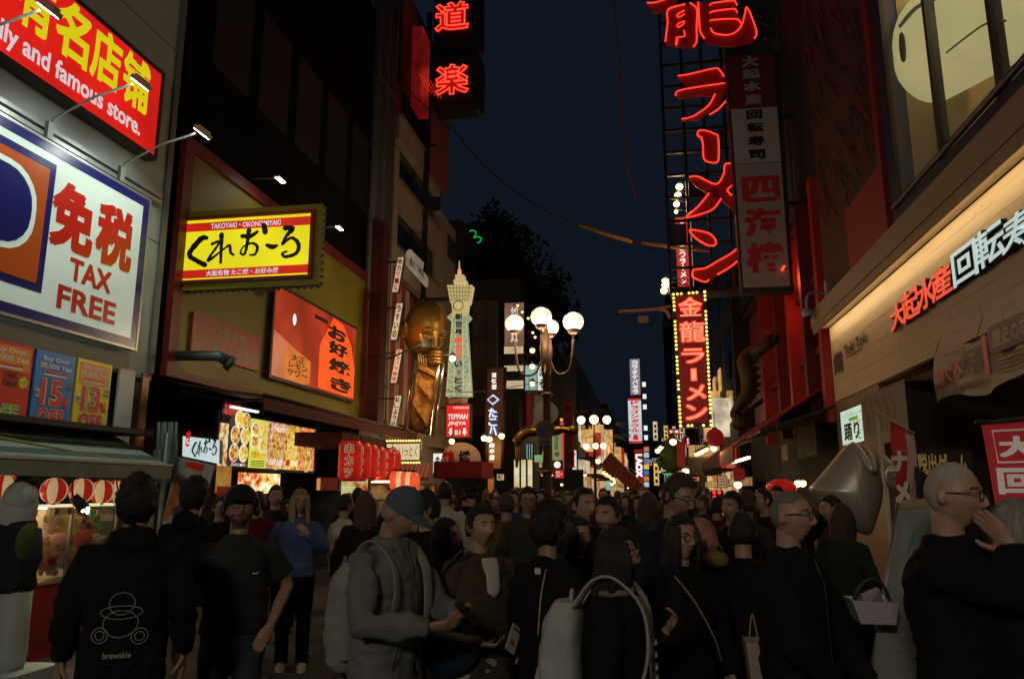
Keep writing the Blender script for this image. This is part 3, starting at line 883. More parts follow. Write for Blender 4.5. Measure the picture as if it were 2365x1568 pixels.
MB().sphere((uw * .2, vb + hh * .72, .066), (.07, .11, .01), 14, 8).build('pictured_lamp', mat('lamp_white_pic', (1, .9, .8), .4, emit=1.3, ecol=(1, .9, .85), light=False), S.root)
S.box('pictured_beam', (uw * .42, vb + hh * .86, uw * .58, vb + hh * .91), .075, .08, BLACK)

# pipe and small wall lamps high on the dark wall
pp = hit(Z('A2', 1200, 905), 'x', XL + .1)
PP = empty('vent_pipe', pp, 'fat grey vent pipe with an open elbow sticking out of the yellow front', 'pipe')
gp = mat('pipe_grey', (.13, .16, .15), .35, .7)
MB().tube([(-.1, 0, .02), (.25, .05, .02), (.5, .12, .02), (.62, .2, -.06)], [.07, .07, .075, .09], 14).build('pipe', gp, PP)
MB().tube([(.60, .19, -.05), (.66, .23, -.1)], [.11, .11], 14).build('collar', gp, PP)
for (d, lab) in (((646, 415), 'small white strip lamp high on the dark wall behind the takoyaki sign'), ((783, 527), 'small white strip lamp right of the takoyaki sign')):
    p = hit(d, 'x', XL + .5)
    L = empty('strip_lamp', p, lab, 'lamp', 'strip lamps on the dark wall')
    MB().box((-.04, -.12, 0), (.05, .14, .03)).build('housing', lampgrey, L)
    MB().box((-.03, -.11, -.012), (.045, .13, -.002)).build('lens', lens, L)
    MB().tube([(-.5, 0, .05), (0, 0, .02)], .01, 6).build('arm', lampgrey, L)
    ld = bpy.data.lights.new('strip_light', 'SPOT'); ld.energy = 12; ld.color = (1, .9, .7); ld.spot_size = radians(140); ld.spot_blend = .9; ld.shadow_soft_size = .1
    lo = bpy.data.objects.new('bulb', ld); COL.objects.link(lo); lo.parent = L; lo.location = (.02, 0, -.05); lo.rotation_euler = (0, radians(14), 0)

# -- dark red awning of the restaurant
KA = empty('awning', (XL, 9.5, 0), 'dark red folding awning below the yellow restaurant front', 'awning')
awr = mat('awning_red', (.10, .012, .012), .8, grain=.3, gscale=5)
for k in range(6):
    x0, x1 = k * .22, (k + 1) * .22
    z0, z1 = 3.17 - k * .034, 3.17 - (k + 1) * .034
    MB().loft([[(x0, .3, z0), (x1, .3, z1), (x1, .3, z1 - .02), (x0, .3, z0 - .02)], [(x0, 7.6, z0), (x1, 7.6, z1), (x1, 7.6, z1 - .02), (x0, 7.6, z0 - .02)]], sm=False).build('panel', awr if k % 2 else mat('awning_maroon', (.05, .01, .01), .8), KA)
MB().box((1.32, .3, 2.76), (1.34, 7.6, 2.96)).build('valance', awr, KA)
MB().tube([(1.33, .3, 2.96), (1.33, 7.6, 2.96)], .03, 8).build('front_bar', BLACK, KA)
for y in (.4, 2.6, 5.0, 7.4):
    MB().tube([(0, y, 3.05), (.7, y + .2, 2.93), (1.3, y, 2.92)], .022, 6).build('folding_arm', BLACK, KA)
MB().box((.3, 1.2, 2.9), (.36, 2.0, 2.93)).build('tube_lamp', mat('tube_lamp', (.9, 1, .9), .3, emit=1.6, ecol=(.8, .95, .85)), KA)

# -- lit menu board of six panels
MP = ('x', XL + .1, 1)
S = Sign('menu_board', 'row of lit food menu panels above the restaurant counter', 'menu board', MP, Z('C4', 630, 800))
def mrect(x0, x1):
    a = S.uv(Z('C4', x0, 700))[0]; b = S.uv(Z('C4', x1, 700))[0]
    return a, b
vb = S.uv(Z('C4', 1700, 862))[1]; vt = S.uv(Z('C4', 1040, 258))[1]; hh = vt - vb
S.box('case', (-.05, vb - .05, S.uv(Z('C4', 1760, 700))[0] + .05, vt + .03), -.06, .0, BLACK)
foods = [('menu_skewers', (.55, .30, .08), (.75, .7, .4), (.30, .05, .02)), ('menu_dark', (.03, .02, .02), (.05, .03, .02), (.02, .01, .01)),
         ('menu_lime', (.62, .66, .06), (.66, .7, .10), (.55, .6, .05)), ('menu_pink', (.55, .22, .14), (.75, .55, .45), (.25, .06, .04)),
         ('menu_noodle', (.55, .28, .03), (.8, .6, .15), (.22, .05, .01)), ('menu_orange', (.72, .16, .05), (.75, .45, .16), (.5, .08, .02))]
edges = [632, 735, 985, 1195, 1400, 1565, 1745]
circ = foodmat('dish_a', (.55, .25, .04), (.8, .6, .2), (.25, .05, .01), .95, 30)
circ2 = foodmat('dish_b', (.72, .50, .06), (.85, .75, .3), (.5, .2, .02), .95, 36)
plate = mat('plate_lit', (.8, .78, .7), .4, emit=.75, ecol=(.8, .78, .7), light=False)
blk_l = mat('ink_lit', (.02, .015, .01), .4)
redt = mat('red_text_lit', (.6, .03, .02), .4, emit=.7, ecol=(.65, .03, .02), light=False)
for k, (nm, a_, b2, c_) in enumerate(foods):
    ua, ub = mrect(edges[k], edges[k + 1]); w_ = ub - ua
    S.box('menu_panel', (ua + .012, vb, ub - .012, vt if k > 1 else vt + (.0 if k else -.15)), .0, .02, foodmat(nm, a_, b2, c_, .95, 16 if k in (2,) else 24, light=True))
    def disc(cx, cy, r, m, n, nm_='dish', fy=1.0):
        MB().prism([(ua + w_ * cx + r * cos(q * pi / 12), vb + hh * cy + r * fy * sin(q * pi / 12)) for q in range(24)], n, n + .004).build(nm_, m, S.root)
    if k == 1:
        for (cx, cy, mm) in ((.3, .62, circ), (.75, .62, circ2), (.28, .27, circ), (.72, .27, circ2), (.75, .92, circ), (.45, .94, circ2)):
            disc(cx, cy, w_ * .22, plate, .021, 'plate'); disc(cx, cy, w_ * .19, mm, .026)
            S.box('caption', (ua + w_ * (cx - .14), vb + hh * (cy - .17), ua + w_ * (cx + .14), vb + hh * (cy - .13)), .0215, .024, redt)
        S.text('IZAKAYA MENU', (ua + w_ * .18, vb + hh * .015, ub - w_ * .14, vb + hh * .07), plate, .022, bold=.02, shear=.2)
    if k == 2:
        for (cx, cy, mm) in ((.25, .78, circ), (.25, .55, circ), (.72, .48, circ2)):
            disc(cx, cy, w_ * .21, plate, .021, 'plate'); disc(cx, cy, w_ * .16, mm, .026)
        S.box('beer_glass', (ua + w_ * .55, vb + hh * .6, ua + w_ * .85, vb + hh * .98), .021, .026, circ2)
        S.text('大阪セット', (ua + w_ * .1, vb + hh * .2, ua + w_ * .9, vb + hh * .34), redt, .023, bold=.02)
        for q in range(4): S.box('small_print', (ua + w_ * .12, vb + hh * (.03 + .035 * q), ua + w_ * .85, vb + hh * (.045 + .035 * q)), .021, .023, blk_l)
    if k in (3, 4, 5):
        disc(.5, .42, w_ * .36, circ if k != 4 else circ2, .022, fy=1.5)
    if k == 3: 
        S.text('お好み焼', (ua + w_ * .1, vb + hh * .07, ua + w_ * .9, vb + hh * .22), plate, .03, bold=.05); S.text('ねぎ焼', (ua + w_ * .42, vb + hh * .8, ua + w_ * .95, vb + hh * .93), plate, .03, bold=.05)
    if k == 4: S.text('焼そば', (ua + w_ * .42, vb + hh * .08, ua + w_ * .95, vb + hh * .22), plate, .03, bold=.04); S.box('caption', (ua + w_ * .12, vb + hh * .08, ua + w_ * .34, vb + hh * .22), .022, .028, redt)
    if k == 5: S.text('串カツ', (ua + w_ * .4, vb + hh * .78, ua + w_ * .95, vb + hh * .9), plate, .03, bold=.04); S.box('caption', (ua + w_ * .1, vb + hh * .78, ua + w_ * .32, vb + hh * .92), .022, .028, redt); S.box('text_strip', (ua + w_ * .05, vb + hh * .68, ub - w_ * .1, vb + hh * .72), .022, .028, plate)
ua = mrect(640, 640)[0]
S.box('header', (ua, vt - .12, mrect(985, 985)[0], vt + .22), -.03, .018, mat('header_black', (.02, .015, .012), .3))
S.text('お好み焼', (ua + .05, vt - .02, ua + .55, vt + .18), redt, .02, bold=.05)
# -- second lit food picture
S = Sign('food_picture', 'lit picture of fried food below the menu row, behind the man in the cap', 'picture', ('x', XL + .35, 1), Z('C4', 862, 1080))
r = S.rect(Z('C4', 862, 1125), Z('C4', 1352, 900))
S.box('case', (r[0] - .02, r[1] - .02, r[2] + .02, r[3] + .02), -.08, 0, BLACK)
mid = (r[0] + r[2]) / 2
S.box('picture', (r[0], r[1], mid - .01, r[3]), 0, .02, foodmat('grill_red', (.75, .18, .04), (.9, .7, .4), (.2, .02, .01), 1.15, 22, light=True))
S.box('picture', (mid + .01, r[1], r[2], r[3]), 0, .02, foodmat('grill_gold', (.85, .42, .05), (.9, .85, .6), (.35, .07, .01), 1.25, 20, light=True))
S = Sign('side_menu', 'dim orange menu picture left of the fried food picture', 'picture', ('x', XL + .3, 1), Z('C4', 600, 1110))
S.box('panel', S.rect(Z('C4', 605, 1120), Z('C4', 790, 810)), 0, .02, foodmat('dim_orange', (.42, .18, .03), (.5, .3, .06), (.16, .02, .01), .5, 8))
S.box('red_skirt', S.rect(Z('C4', 605, 1190), Z('C4', 790, 1040)), .02, .03, redp)
# -- small white lit sign on a bracket, facing the street corner
S = Sign('small_white_sign', 'small white lit sign with brush lettering beside the menu panels', 'sign', ('y', 9.0), Z('C4', 225, 700))
q = [S.uv(Z('C4', *p)) for p in ((228, 690), (655, 782), (660, 508), (235, 458))]
mb = MB(); mb.prism(q, -.08, -.005); mb.build('case', mat('case_white', (.4, .43, .42), .5), S.root)
S.poly(q, litmat('small_white', (.62, .74, .74), .85, .12, 2), 0, px=False, name='face')
for st_ in KURE:
    S.brush([(((x - 1250) / 740) * (q[1][0] - q[0][0]) * .66 + q[0][0] + (q[1][0] - q[0][0]) * .26, ((300 - y) / 280) * .27 + q[0][1] - .0 + (-.05 * (x - 1250) / 740), w / 280 * .2) for x, y, w in st_], inkm, .003, px=False)
S.text('き', (q[0][0] + .03, q[0][1] + .12, q[0][0] + .10, q[0][1] + .32), redt, .004, bold=.03)
# leaning banner board with orange and navy shapes
S = Sign('leaning_banner', 'leaning white banner board with orange field and dark blue shape', 'banner', ('y', 8.7), Z('C4', 60, 1440))
ban = [S.uv(Z('C4', *p)) for p in ((-10, 1480), (400, 1480), (605, 800), (170, 700))]
MB().prism(ban, -.02, 0).build('board', mat('banner_white', (.33, .36, .34), .7), S.root)
S.poly([Z('C4', *p) for p in ((0, 1430), (40, 1440), (95, 1360), (330, 1400), (420, 1100), (330, 960), (165, 905), (100, 1100))], mat('banner_orange', (.33, .09, .02), .6), .002, name='orange_field')
S.poly([Z('C4', *p) for p in ((120, 1290), (200, 1260), (190, 1160), (165, 1130), (215, 1090), (185, 1000), (260, 960), (330, 1000), (360, 1100), (300, 1400), (110, 1380))], mat('banner_navy', (.015, .017, .05), .6), .004, name='navy_shape')
S.poly([Z('C4', *p) for p in ((262, 770), (300, 755), (480, 790), (488, 830), (460, 870), (270, 820))], redp, .006, name='red_badge')
S.poly([Z('C4', *p) for p in ((325, 905), (460, 900), (455, 945), (325, 935))], redp, .006, name='red_badge')
# grey folded plastic drape at stall corner
p = hit(Z('C4', 110, 720), 'y', 8.6)
D_ = empty('plastic_drape', (p.x - .1, 8.6, p.z - .3), 'folded clear plastic drape hanging at the stall corner', 'drape')
mb = MB()
for q in range(6):
    mb.tube([(-.12 + .045 * q, .02 * (q % 2), .75), (-.10 + .045 * q, .02, .3), (-.13 + .045 * q, 0, 0)], [.02, .028, .03], 7)
mb.build('drape', mat('drape_plastic', (.12, .17, .15), .3, alpha=.75), D_)
# ================================================================== left row beyond the restaurant
night = mat('night_wall', (.02, .018, .018), .8)
cream = mat('facade_cream', (.42, .36, .27), .75, grain=.18, gscale=1.5, bump=.15, bscale=8)
greyc = mat('facade_grey', (.12, .12, .105), .6, grain=.3, gscale=4, stretch=(1, 1, .1))
darkglass = mat('window_dark', (.015, .015, .02), .12)
GB = empty('pipe_bay', (XL, 17.1, 0), 'narrow grey building bay with vertical pipes left of the cream building', 'building')
MB().box((-4, 0, 0), (-.1, 1.6, 15)).build('wall', greyc, GB)
for k in range(7):
    MB().tube([(-.02, .12 + .22 * k, 3.2), (-.02, .12 + .22 * k, 15)], .07 if k % 3 else .1, 10).build('pipe', greyc, GB)
for k in range(5):
    MB().box((-.1, .03, 4.2 + 2 * k), (.07, 1.55, 4.28 + 2 * k)).build('pipe_clamp', mat('clamp', (.07, .07, .065), .6), GB)
CB = empty('cream_building', (XL, 18.72, 0), 'cream rendered building with large dark slanting windows behind the neon boxes', 'building')
MB().box((-6, 0, 0), (-.3, 7.2, 10.6)).build('wall', cream, CB)
MB().box((-6, 1.3, 10.6), (-.3, 6.0, 17)).build('upper_wall', mat('upper_dark', (.06, .055, .05), .7, grain=.3), CB)
MB().box((-.3, 0, 3.0), (0, .5, 11.0)).build('pier', cream, CB)
MB().box((-.3, 4.9, 3.0), (0, 7.1, 10.9)).build('pier', cream, CB)
MB().box((-.3, 5.9, 9.6), (.04, 6.9, 10.4)).build('vent_box', mat('vent_dark', (.05, .05, .045), .6), CB)
for k in range(5):
    MB().box((-.3, .5, 3.6 + 1.95 * k), (-.02, 4.9, 4.35 + 1.95 * k)).build('spandrel', cream, CB)
    w = MB().box((-.29, .5, 4.35 + 1.95 * k), (-.24, 4.9, 5.55 + 1.95 * k)).build('window', darkglass, CB)
    MB().box((-.27, 2.6, 4.35 + 1.95 * k), (-.22, 2.66, 5.55 + 1.95 * k)).build('mullion', BLACK, w)
    MB().box((-.24, .5, 4.33 + 1.95 * k), (.05, 4.9, 4.38 + 1.95 * k)).build('sill', mat('sill_ochre', (.22, .16, .05), .6), w)
# red lit panel above
S = Sign('red_wall_panel', 'red lit vertical wall panel behind the upper neon box', 'panel', ('x', XL + .05, 1), (948, 250))
S.box('panel', S.rect((948, 245), (972, 100)), 0, .3, litmat('dull_red', (.28, .01, .01), .3, .5, 1.5))
S = Sign('red_wall_panel', 'lower dull red wall panel right under the second neon box', 'panel', ('x', XL + .05, 1), (990, 420))
S.box('panel', S.rect((992, 400), (1036, 262)), 0, .03, mat('dull_red_wall', (.45, .10, .08), .6, grain=.3))
for k in range(5):
    S.neon([(930 + 9 * k, 175 + 5 * k), (950 + 9 * k, 215 + 5 * k)], mat('neon_dim', (.6, .03, .02), .4, emit=.6, ecol=(.8, .03, .02), light=False), .012, .5, smooth=False)

# neon boxes with doraku characters
neon_r = mat('neon_red', (1, .2, .12), .3, emit=1.5, ecol=(1.0, .07, .035))
neon_f = mat('neon_back', (.35, .01, .008), .5, emit=.36, ecol=(.75, .01, .008), light=False)
neon_w = mat('neon_warm', (1, .3, .2), .3, emit=1.3, ecol=(1, .12, .06), light=False)
def neonbox(label, ch, dy0, dy1, cy0, cy1):
    S = Sign('neon_box', label, 'sign', ('y', 21.5), (1000, dy1), 'black neon boxes in a column')
    r = S.rect((1000, dy1), (1113, dy0))
    mb = MB(); mb.prism(round_rect(*r, .22), -.5, -.04); mb.build('case', mat('case_black', (.022, .02, .018), .45), S.root)
    S.box('plate', (r[0] + .02, r[1] + .05, r[2] - .3, r[3] - .05), -.039, .0, mat('case_black2', (.012, .01, .01), .6), rad=.12)
    t = S.rect((1004, cy1), (1085, cy0))
    S.text(ch, t, neon_f, .01, bold=.045)
    S.text(ch, t, neon_r, .05, bold=.045, outline=.018, name='neon_tube')
neonbox('black box with red neon outlined character, upper one cut by the top of the photo', '道', -25, 118, 2, 78)
neonbox('black box with red neon outlined character, lower one over the street', '楽', 124, 262, 146, 224)
mb = MB(); p = hit((992, 200), 'y', 21.7); p2 = hit((992, 262), 'y', 21.7)
PB = empty('sign_post', (p.x - .05, 21.7, 6), 'dark steel post carrying the neon boxes', 'post')
MB().box((-.08, -.05, 0), (.08, .05, 11)).build('pole', BLACK, PB)
for z in (4.2, 6.3, 8.0): MB().box((-.9, -.04, z), (.3, .04, z + .08)).build('bracket', BLACK, PB)

# dark red fronted kushikatsu shop: four white plates, striped backing, big gold head, tray
KF = empty('skewer_shop_front', (XL, 16.6, 0), 'skewer shop front with red and white stripes behind the golden head', 'shop front')
MB().box((-1.5, 1.8, 0), (-.35, 8, 3.2)).build('ground_floor_wall', night, KF)
MB().box((-.3, .55, 3.2), (.35, 1.0, 8.2)).build('dark_red_post', mat('post_darkred', (.10, .012, .012), .6), KF)
strW = mat('stripe_white', (.55, .48, .38), .7); strR = mat('stripe_red', (.42, .03, .02), .6)
for k in range(11):
    MB().box((.02, 1.05 + .38 * k, 3.4), (.06, 1.05 + .38 * (k + 1) - .01, 7.9 - k * .12)).build('stripe', strR if k % 2 else strW, KF)
platem = litmat('plate_white', (.72, .56, .36), .62, .25, 2.5, light=False)
plates = [('串カツ一番', redp, (350, 480), (435, 240)), ('うすいの', inkm, (340, 795), (428, 545)), ('アスパラ串揚', redp, (340, 1080), (425, 850)), ('紅しょうが', inkm, (332, 1380), (420, 1155))]
for (t, m_, a, b2), lab in zip(plates, ('top white plate with red writing beside the golden head', 'second white plate with black writing beside the ear of the golden head', 'third white plate with red writing beside the silver tray', 'bottom white plate with black writing beside the silver tray')):
    S = Sign('name_plate', lab, 'sign', ('y', 16.2), Z('B1', *a), 'tilted white plates of the skewer shop')
    r = S.rect(Z('B1', *a), Z('B1', *b2)); w_ = (r[2] - r[0]) * .58; sk = (r[2] - r[0]) - w_
    q = [(0, 0), (w_, 0), (w_ + sk, r[3]), (sk, r[3])]
    MB().prism(q, -.12, -.01).build('case', BLACK, S.root)
    q2 = [(.015 + (.0), .015), (w_ - .015, .015), (w_ + sk - .015, r[3] - .02), (sk + .015, r[3] - .02)]
    MB().prism(q2, -.01, .006).build('face', platem, S.root)
    n_ = len(t)
    for k, ch in enumerate(t):
        hh_ = r[3] * .9 / n_; y = r[3] * .95 - (k + 1) * hh_; xo = sk * (y + hh_ / 2) / r[3]
        S.text('丨' if ch == 'ー' else ch, (xo + w_ * .2, y + hh_ * .1, xo + w_ * .8, y + hh_ * .92), m_, .008, bold=.03)
    MB().box((-.35, r[3] * .9, -.2), (sk, r[3] * .94, -.13)).build('bracket', BLACK, S.root)
# boards above the head, along the wall
S = Sign('shop_board', 'pale stepped board with black writing above the striped backing', 'sign', ('x', XL + .3, 1), Z('B1', 440, 300))
bm = litmat('board_pale', (.34, .28, .18), .5, .3, 2, light=False)
S.poly([Z('B1', *p) for p in ((436, 290), (575, 445), (575, 385), (540, 330), (548, 285), (460, 195), (445, 215))], bm, 0, .08, name='face')
S.text('串カツ本店', S.rect(Z('B1', 450, 300), Z('B1', 548, 335)), inkm, .085, bold=.02, fit='fill')

gold = mat('gold_paint', (.38, .22, .05), .38, .75, grain=.25, gscale=2.2, bump=.1, bscale=12)
# silver tray with fried food
TR = Sign('food_tray', 'big silver framed tray of golden fried cutlets held under the golden head', 'sculpture', ('y', 16.3), Z('B1', 435, 1390))
q = [TR.uv(Z('B1', *p)) for p in ((438, 1385), (600, 1425), (665, 935), (505, 870))]
cx = sum(a for a, b in q) / 4; cyy = sum(b for a, b in q) / 4
silver = mat('silver', (.75, .68, .55), .22, .95)
MB().tube([(a, b, 0) for a, b in q], .045, 8, closed=True).build('rim', silver, TR.root)
MB().tube([(a + .03, b, -.25) for a, b in q], .045, 8, closed=True).build('rim', silver, TR.root)
MB().prism([(a, b) for a, b in q], -.3, -.2).build('tray_back', mat('tray_brown', (.12, .06, .02), .5), TR.root)
fry = mat('fried_crust', (.42, .19, .035), .85, grain=.75, gscale=7, bump=1, bscale=22)
def ridged(a, b2, c_=0.0): return 1 - abs(noise.noise(Vector((a, b2, c_)))) * 2
q00, q10, q11, q01 = (TR.uv(Z('B1', *q_)) for q_ in ((458, 1372), (598, 1405), (648, 1000), (508, 985)))
def slab(nm, A_, B_, C_, D_, nu, nv, h, f, sd):
    vs = []; fs = []
    for jj in range(nv + 1):
        for ii in range(nu + 1):
            s_ = ii / nu; t = jj / nv
            a = (A_[0] * (1 - s_) + B_[0] * s_) * (1 - t) + (D_[0] * (1 - s_) + C_[0] * s_) * t
            b2 = (A_[1] * (1 - s_) + B_[1] * s_) * (1 - t) + (D_[1] * (1 - s_) + C_[1] * s_) * t
            e_ = min(1, 6 * min(s_, 1 - s_)) * min(1, 8 * min(t, 1 - t))
            z_ = e_ ** .5 * (h * (.35 + .65 * max(0, ridged(a * f, b2 * f * .7 + a * 1.3, sd))) + .025 * noise.noise(Vector((a * 24, b2 * 24, sd)))) - .15
            vs.append((a, b2, z_))
    for jj in range(nv):
        for ii in range(nu):
            o_ = jj * (nu + 1) + ii; fs.append((o_, o_ + 1, o_ + nu + 2, o_ + nu + 1))
    MB().add(vs, fs, 0, True).build(nm, fry, TR.root)
slab('fried_food', q00, q10, q11, q01, 40, 70, .30, 2.3, 1.0)
r0, r1, r2, r3 = (TR.uv(Z('B1', *q_)) for q_ in ((510, 985), (655, 1050), (665, 1010), (515, 940)))
slab('fried_roll', r0, r1, r2, r3, 34, 14, .34, 1.2, 5.0)
for k in range(4):
    u, v = TR.uv(Z('B1', 535 + 16 * k, 945 + 9 * k)); MB().tube([(u, v, .03), (u - .02, v + .22, .05)], .014, 6).build('skewer', mat('skewer_wood', (.5, .36, .2), .6), TR.root)
hf = mat('flood_black', (.02, .02, .02), .5)
def warm_bulb(d, Y, size, strength, label, group, arm=(-.5, 0, .05), light=0, col=(1, .55, .22)):
    p = hit(d, 'y', Y)
    L = empty('warm_lamp', p, label, 'lamp', group)
    MB().sphere((0, -.01, 0), size, 12, 8).build('bulb', mat('warm_bulb%d' % strength, (1, .75, .45), .4, emit=strength * .26, ecol=(1, .60, .28), light=False), L)
    MB().lathe([(size * .8, size * .5), (size * .9, size * 1.2), (size * .3, size * 1.9), (0, size * 1.9)], 12).build('housing', hf, L)
    MB().tube([(0, 0, size * 1.4), arm], .012, 6).build('arm', hf, L)
    if light:
        ld = bpy.data.lights.new('warm_light', 'POINT'); ld.energy = light; ld.color = (1, .62, .28); ld.shadow_soft_size = size
        lo = bpy.data.objects.new('filament', ld); COL.objects.link(lo); lo.parent = L; lo.location = (0, -size * 1.6, -.05)
    return L
warm_bulb(Z('B1', 755, 915), 15.6, .07, 14, 'small glaring warm lamp in front of the tower sign', 'warm lamps near the golden head', (-.8, .4, .1), 45)
warm_bulb(Z('B1', 750, 1462), 16.5, .065, 9, 'warm lamp under the red teppan sign', 'warm lamps near the golden head', (0, .1, .3), 10)
# gold head key light: floodlight below left
fp = hit(Z('B1', 590, 815), 'y', 15.0)
FL = empty('floodlight', fp, 'small black floodlight on an arm shining on the golden head', 'floodlight')
MB().box((-.1, -.06, -.08), (.1, .08, .08)).build('housing', BLACK, FL)
MB().box((-.08, .081, -.06), (.08, .085, .06)).build('lens', mat('flood_lens', (1, .8, .5), .3, emit=8, ecol=(1, .7, .3), light=False), FL)
MB().tube([(-.1, 0, 0), (-1.3, 1.2, -.1)], .018, 6).build('arm', BLACK, FL)
ld = bpy.data.lights.new('flood', 'SPOT'); ld.energy = 60; ld.color = (1, .68, .30); ld.spot_size = radians(150); ld.spot_blend = .9; ld.shadow_soft_size = .06
lo = bpy.data.objects.new('filament', ld); COL.objects.link(lo); lo.parent = FL; lo.location = (-.35, -.5, -.1); lo.rotation_euler = (radians(88), 0, radians(15))

# ================================================================== white tower sign
TY = 17.8
S = Sign('tower_sign', 'pale lit sign shaped like a lattice tower with vertical writing', 'sign', ('y', TY), Z('B1', 712, 1165))
tw1 = litmat('tower_cream', (.72, .60, .26), .60, .12, 2.5); tw2 = litmat('tower_teal', (.40, .50, .32), .50, .15, 2, light=False)
def zp(*a): return [Z('B1', x, y) for x, y in a]
S.poly(zp((712, 1165), (878, 1165), (845, 640), (750, 640)), tw2, -.2, .2, name='shaft')
S.poly(zp((745, 545), (860, 545), (845, 640), (755, 640)), tw1, -.2, .2, name='neck')
S.poly(zp((718, 430), (883, 430), (862, 545), (738, 545)), tw1, -.3, .32, name='deck')
for k in range(7):
    x = 735 + 22 * k
    S.poly(zp((x, 425), (x + 3, 425), (800 + (x + 3 - 800) * .78, 545), (800 + (x - 800) * .78, 545)), mat('tower_line', (.3, .27, .12), .5), .021, .006, name='mullion')
for k in range(4):
    S.poly(zp((722 + k * 4, 450 + 25 * k), (879 - k * 4, 450 + 25 * k), (879 - k * 4, 453 + 25 * k), (722 + k * 4, 453 + 25 * k)), _M['tower_line'], .028, .004, name='mullion')
S.poly(zp((760, 395), (842, 395), (842, 417), (760, 417)), tw1, -.25, .27, name='crown')
S.poly(zp((772, 362), (828, 362), (828, 395), (772, 395)), tw1, -.22, .24, name='crown')
S.poly(zp((790, 325), (808, 325), (812, 362), (786, 362)), litmat('tower_tip', (.9, .35, .12), .9, .1, 3, light=False), -.05, .07, name='tip')
S.poly(zp((797, 270), (801, 270), (804, 325), (794, 325)), tw1, -.01, .02, name='needle')
for pts in (((752, 615), (722, 645), (752, 678)), ((845, 612), (878, 645), (845, 680))):
    S.poly(zp(*pts), tw2, -.15, .17, name='side_point')
    S.neon(zp(*pts), tw1, .012, .04, closed=True, smooth=False, name='point_frame')
edge = mat('tower_edge', (.6, .56, .3), .5, emit=.55, ecol=(.7, .64, .34), light=False)
for a, b2 in (((712, 1165), (752, 660)), ((878, 1165), (845, 660)), ((765, 1165), (775, 640)), ((825, 1165), (820, 640))):
    S.neon(zp(a, b2), edge, .012, .01, smooth=False, name='lattice_bar')
for k in range(8):
    y = 690 + 66 * k; f = (y - 640) / 525; l = 750 - 38 * f; r_ = 846 + 32 * f; li = 775 - 10 * f; ri = 820 + 5 * f
    S.neon(zp((l, y), (li, y)), edge, .008, .012, smooth=False, name='lattice_bar'); S.neon(zp((ri, y), (r_, y)), edge, .008, .012, smooth=False, name='lattice_bar')
    S.neon(zp((l, y), (li, y + 60)), edge, .006, .014, smooth=False, name='lattice_bar'); S.neon(zp((r_, y), (ri, y + 60)), edge, .006, .014, smooth=False, name='lattice_bar')
S.neon([(S.uv(Z('B1', 793, 567))[0] + .13 * cos(a * pi / 4 + pi / 8), S.uv(Z('B1', 793, 567))[1] + .13 * sin(a * pi / 4 + pi / 8)) for a in range(8)], mat('tower_rose', (.6, .35, .2), .5), .012, .02, closed=True, px=False, smooth=False, name='emblem_ring')
r = S.rect(Z('B1', 770, 1140), Z('B1', 818, 612)); hh = r[3] - r[1]
redglow = mat('red_glow', (.7, .06, .03), .4, emit=.9, ecol=(.85, .05, .03), light=False)
for i, ch in enumerate('新世界串カツいっとく'):
    b0 = r[3] - (i + 1) * hh / 10
    m_ = redglow if 3 <= i <= 5 else inkm
    rr_ = (r[0] - .02, b0 + hh * .012, r[2] + .02, b0 + hh * .088) if ch != 'っ' else (r[0] + .05, b0 + hh * .02, r[2] - .03, b0 + hh * .07)
    S.text(ch, rr_, m_, .03, bold=.035)
MB().box((-.9, .5, -.16), (.0, .6, -.1)).build('bracket', BLACK, S.root); MB().box((-.9, 2.4, -.16), (.2, 2.5, -.1)).build('bracket', BLACK, S.root)
# teppan sign
S = Sign('teppan_sign', 'red lit box sign reading teppan jinjya with two down arrows', 'sign', ('y', 17.6), Z('B1', 712, 1435))
r = S.rect(Z('B1', 712, 1435), Z('B1', 866, 1222)); W_, H_ = r[2], r[3]
S.box('case', (-.03, -.03, W_ + .03, H_ + .03), -.2, -.01, BLACK)
S.box('face', (0, 0, W_, H_), -.01, .005, litmat('teppan_red', (.66, .02, .015), .85, .2, 2))
S.text('TEPPANYAKI', (W_ * .28, H_ * .88, W_ * .97, H_ * .95), wht, .008, bold=.01)
S.text('TEPPAN', (W_ * .06, H_ * .55, W_ * .94, H_ * .72), wht, .008, bold=.03, shear=.15)
S.text('JINJYA', (W_ * .06, H_ * .34, W_ * .86, H_ * .49), wht, .008, bold=.03, shear=.15)
S.text('B1', (W_ * .38, H_ * .07, W_ * .62, H_ * .22), wht, .008, bold=.03)
for cx in (.2, .8):
    S.poly([(W_ * (cx - .06), H_ * .28), (W_ * (cx + .06), H_ * .28), (W_ * (cx + .06), H_ * .16), (W_ * (cx + .12), H_ * .16), (W_ * cx, H_ * .04), (W_ * (cx - .12), H_ * .16), (W_ * (cx - .06), H_ * .16)], wht, .008, .003, px=False, name='arrow')
MB().box((-.8, H_ * .9, -.1), (0, H_ * .94, -.05)).build('bracket', BLACK, S.root)
S = Sign('red_bunting', 'small red and white printed strip hanging between tower sign and teppan sign', 'bunting', ('y', 17.7), Z('B1', 730, 1215))
S.box('strip', S.rect(Z('B1', 730, 1215), Z('B1', 855, 1178)), 0, .05, mat('bunting_red', (.4, .05, .04), .6, col2=(.5, .42, .3), gscale=6))

# ================================================================== skewer shop lower fronts: lanterns, awnings, lit boards
DA = Sign('dark_red_awning', 'dark red awning edge above the row of red lanterns', 'awning', ('x', -5.3, 1), Z('B1', 0, 1440))
MB().box((.15, -.12, -.9), (3.5, .12, .0)).build('canopy', awr, DA.root)
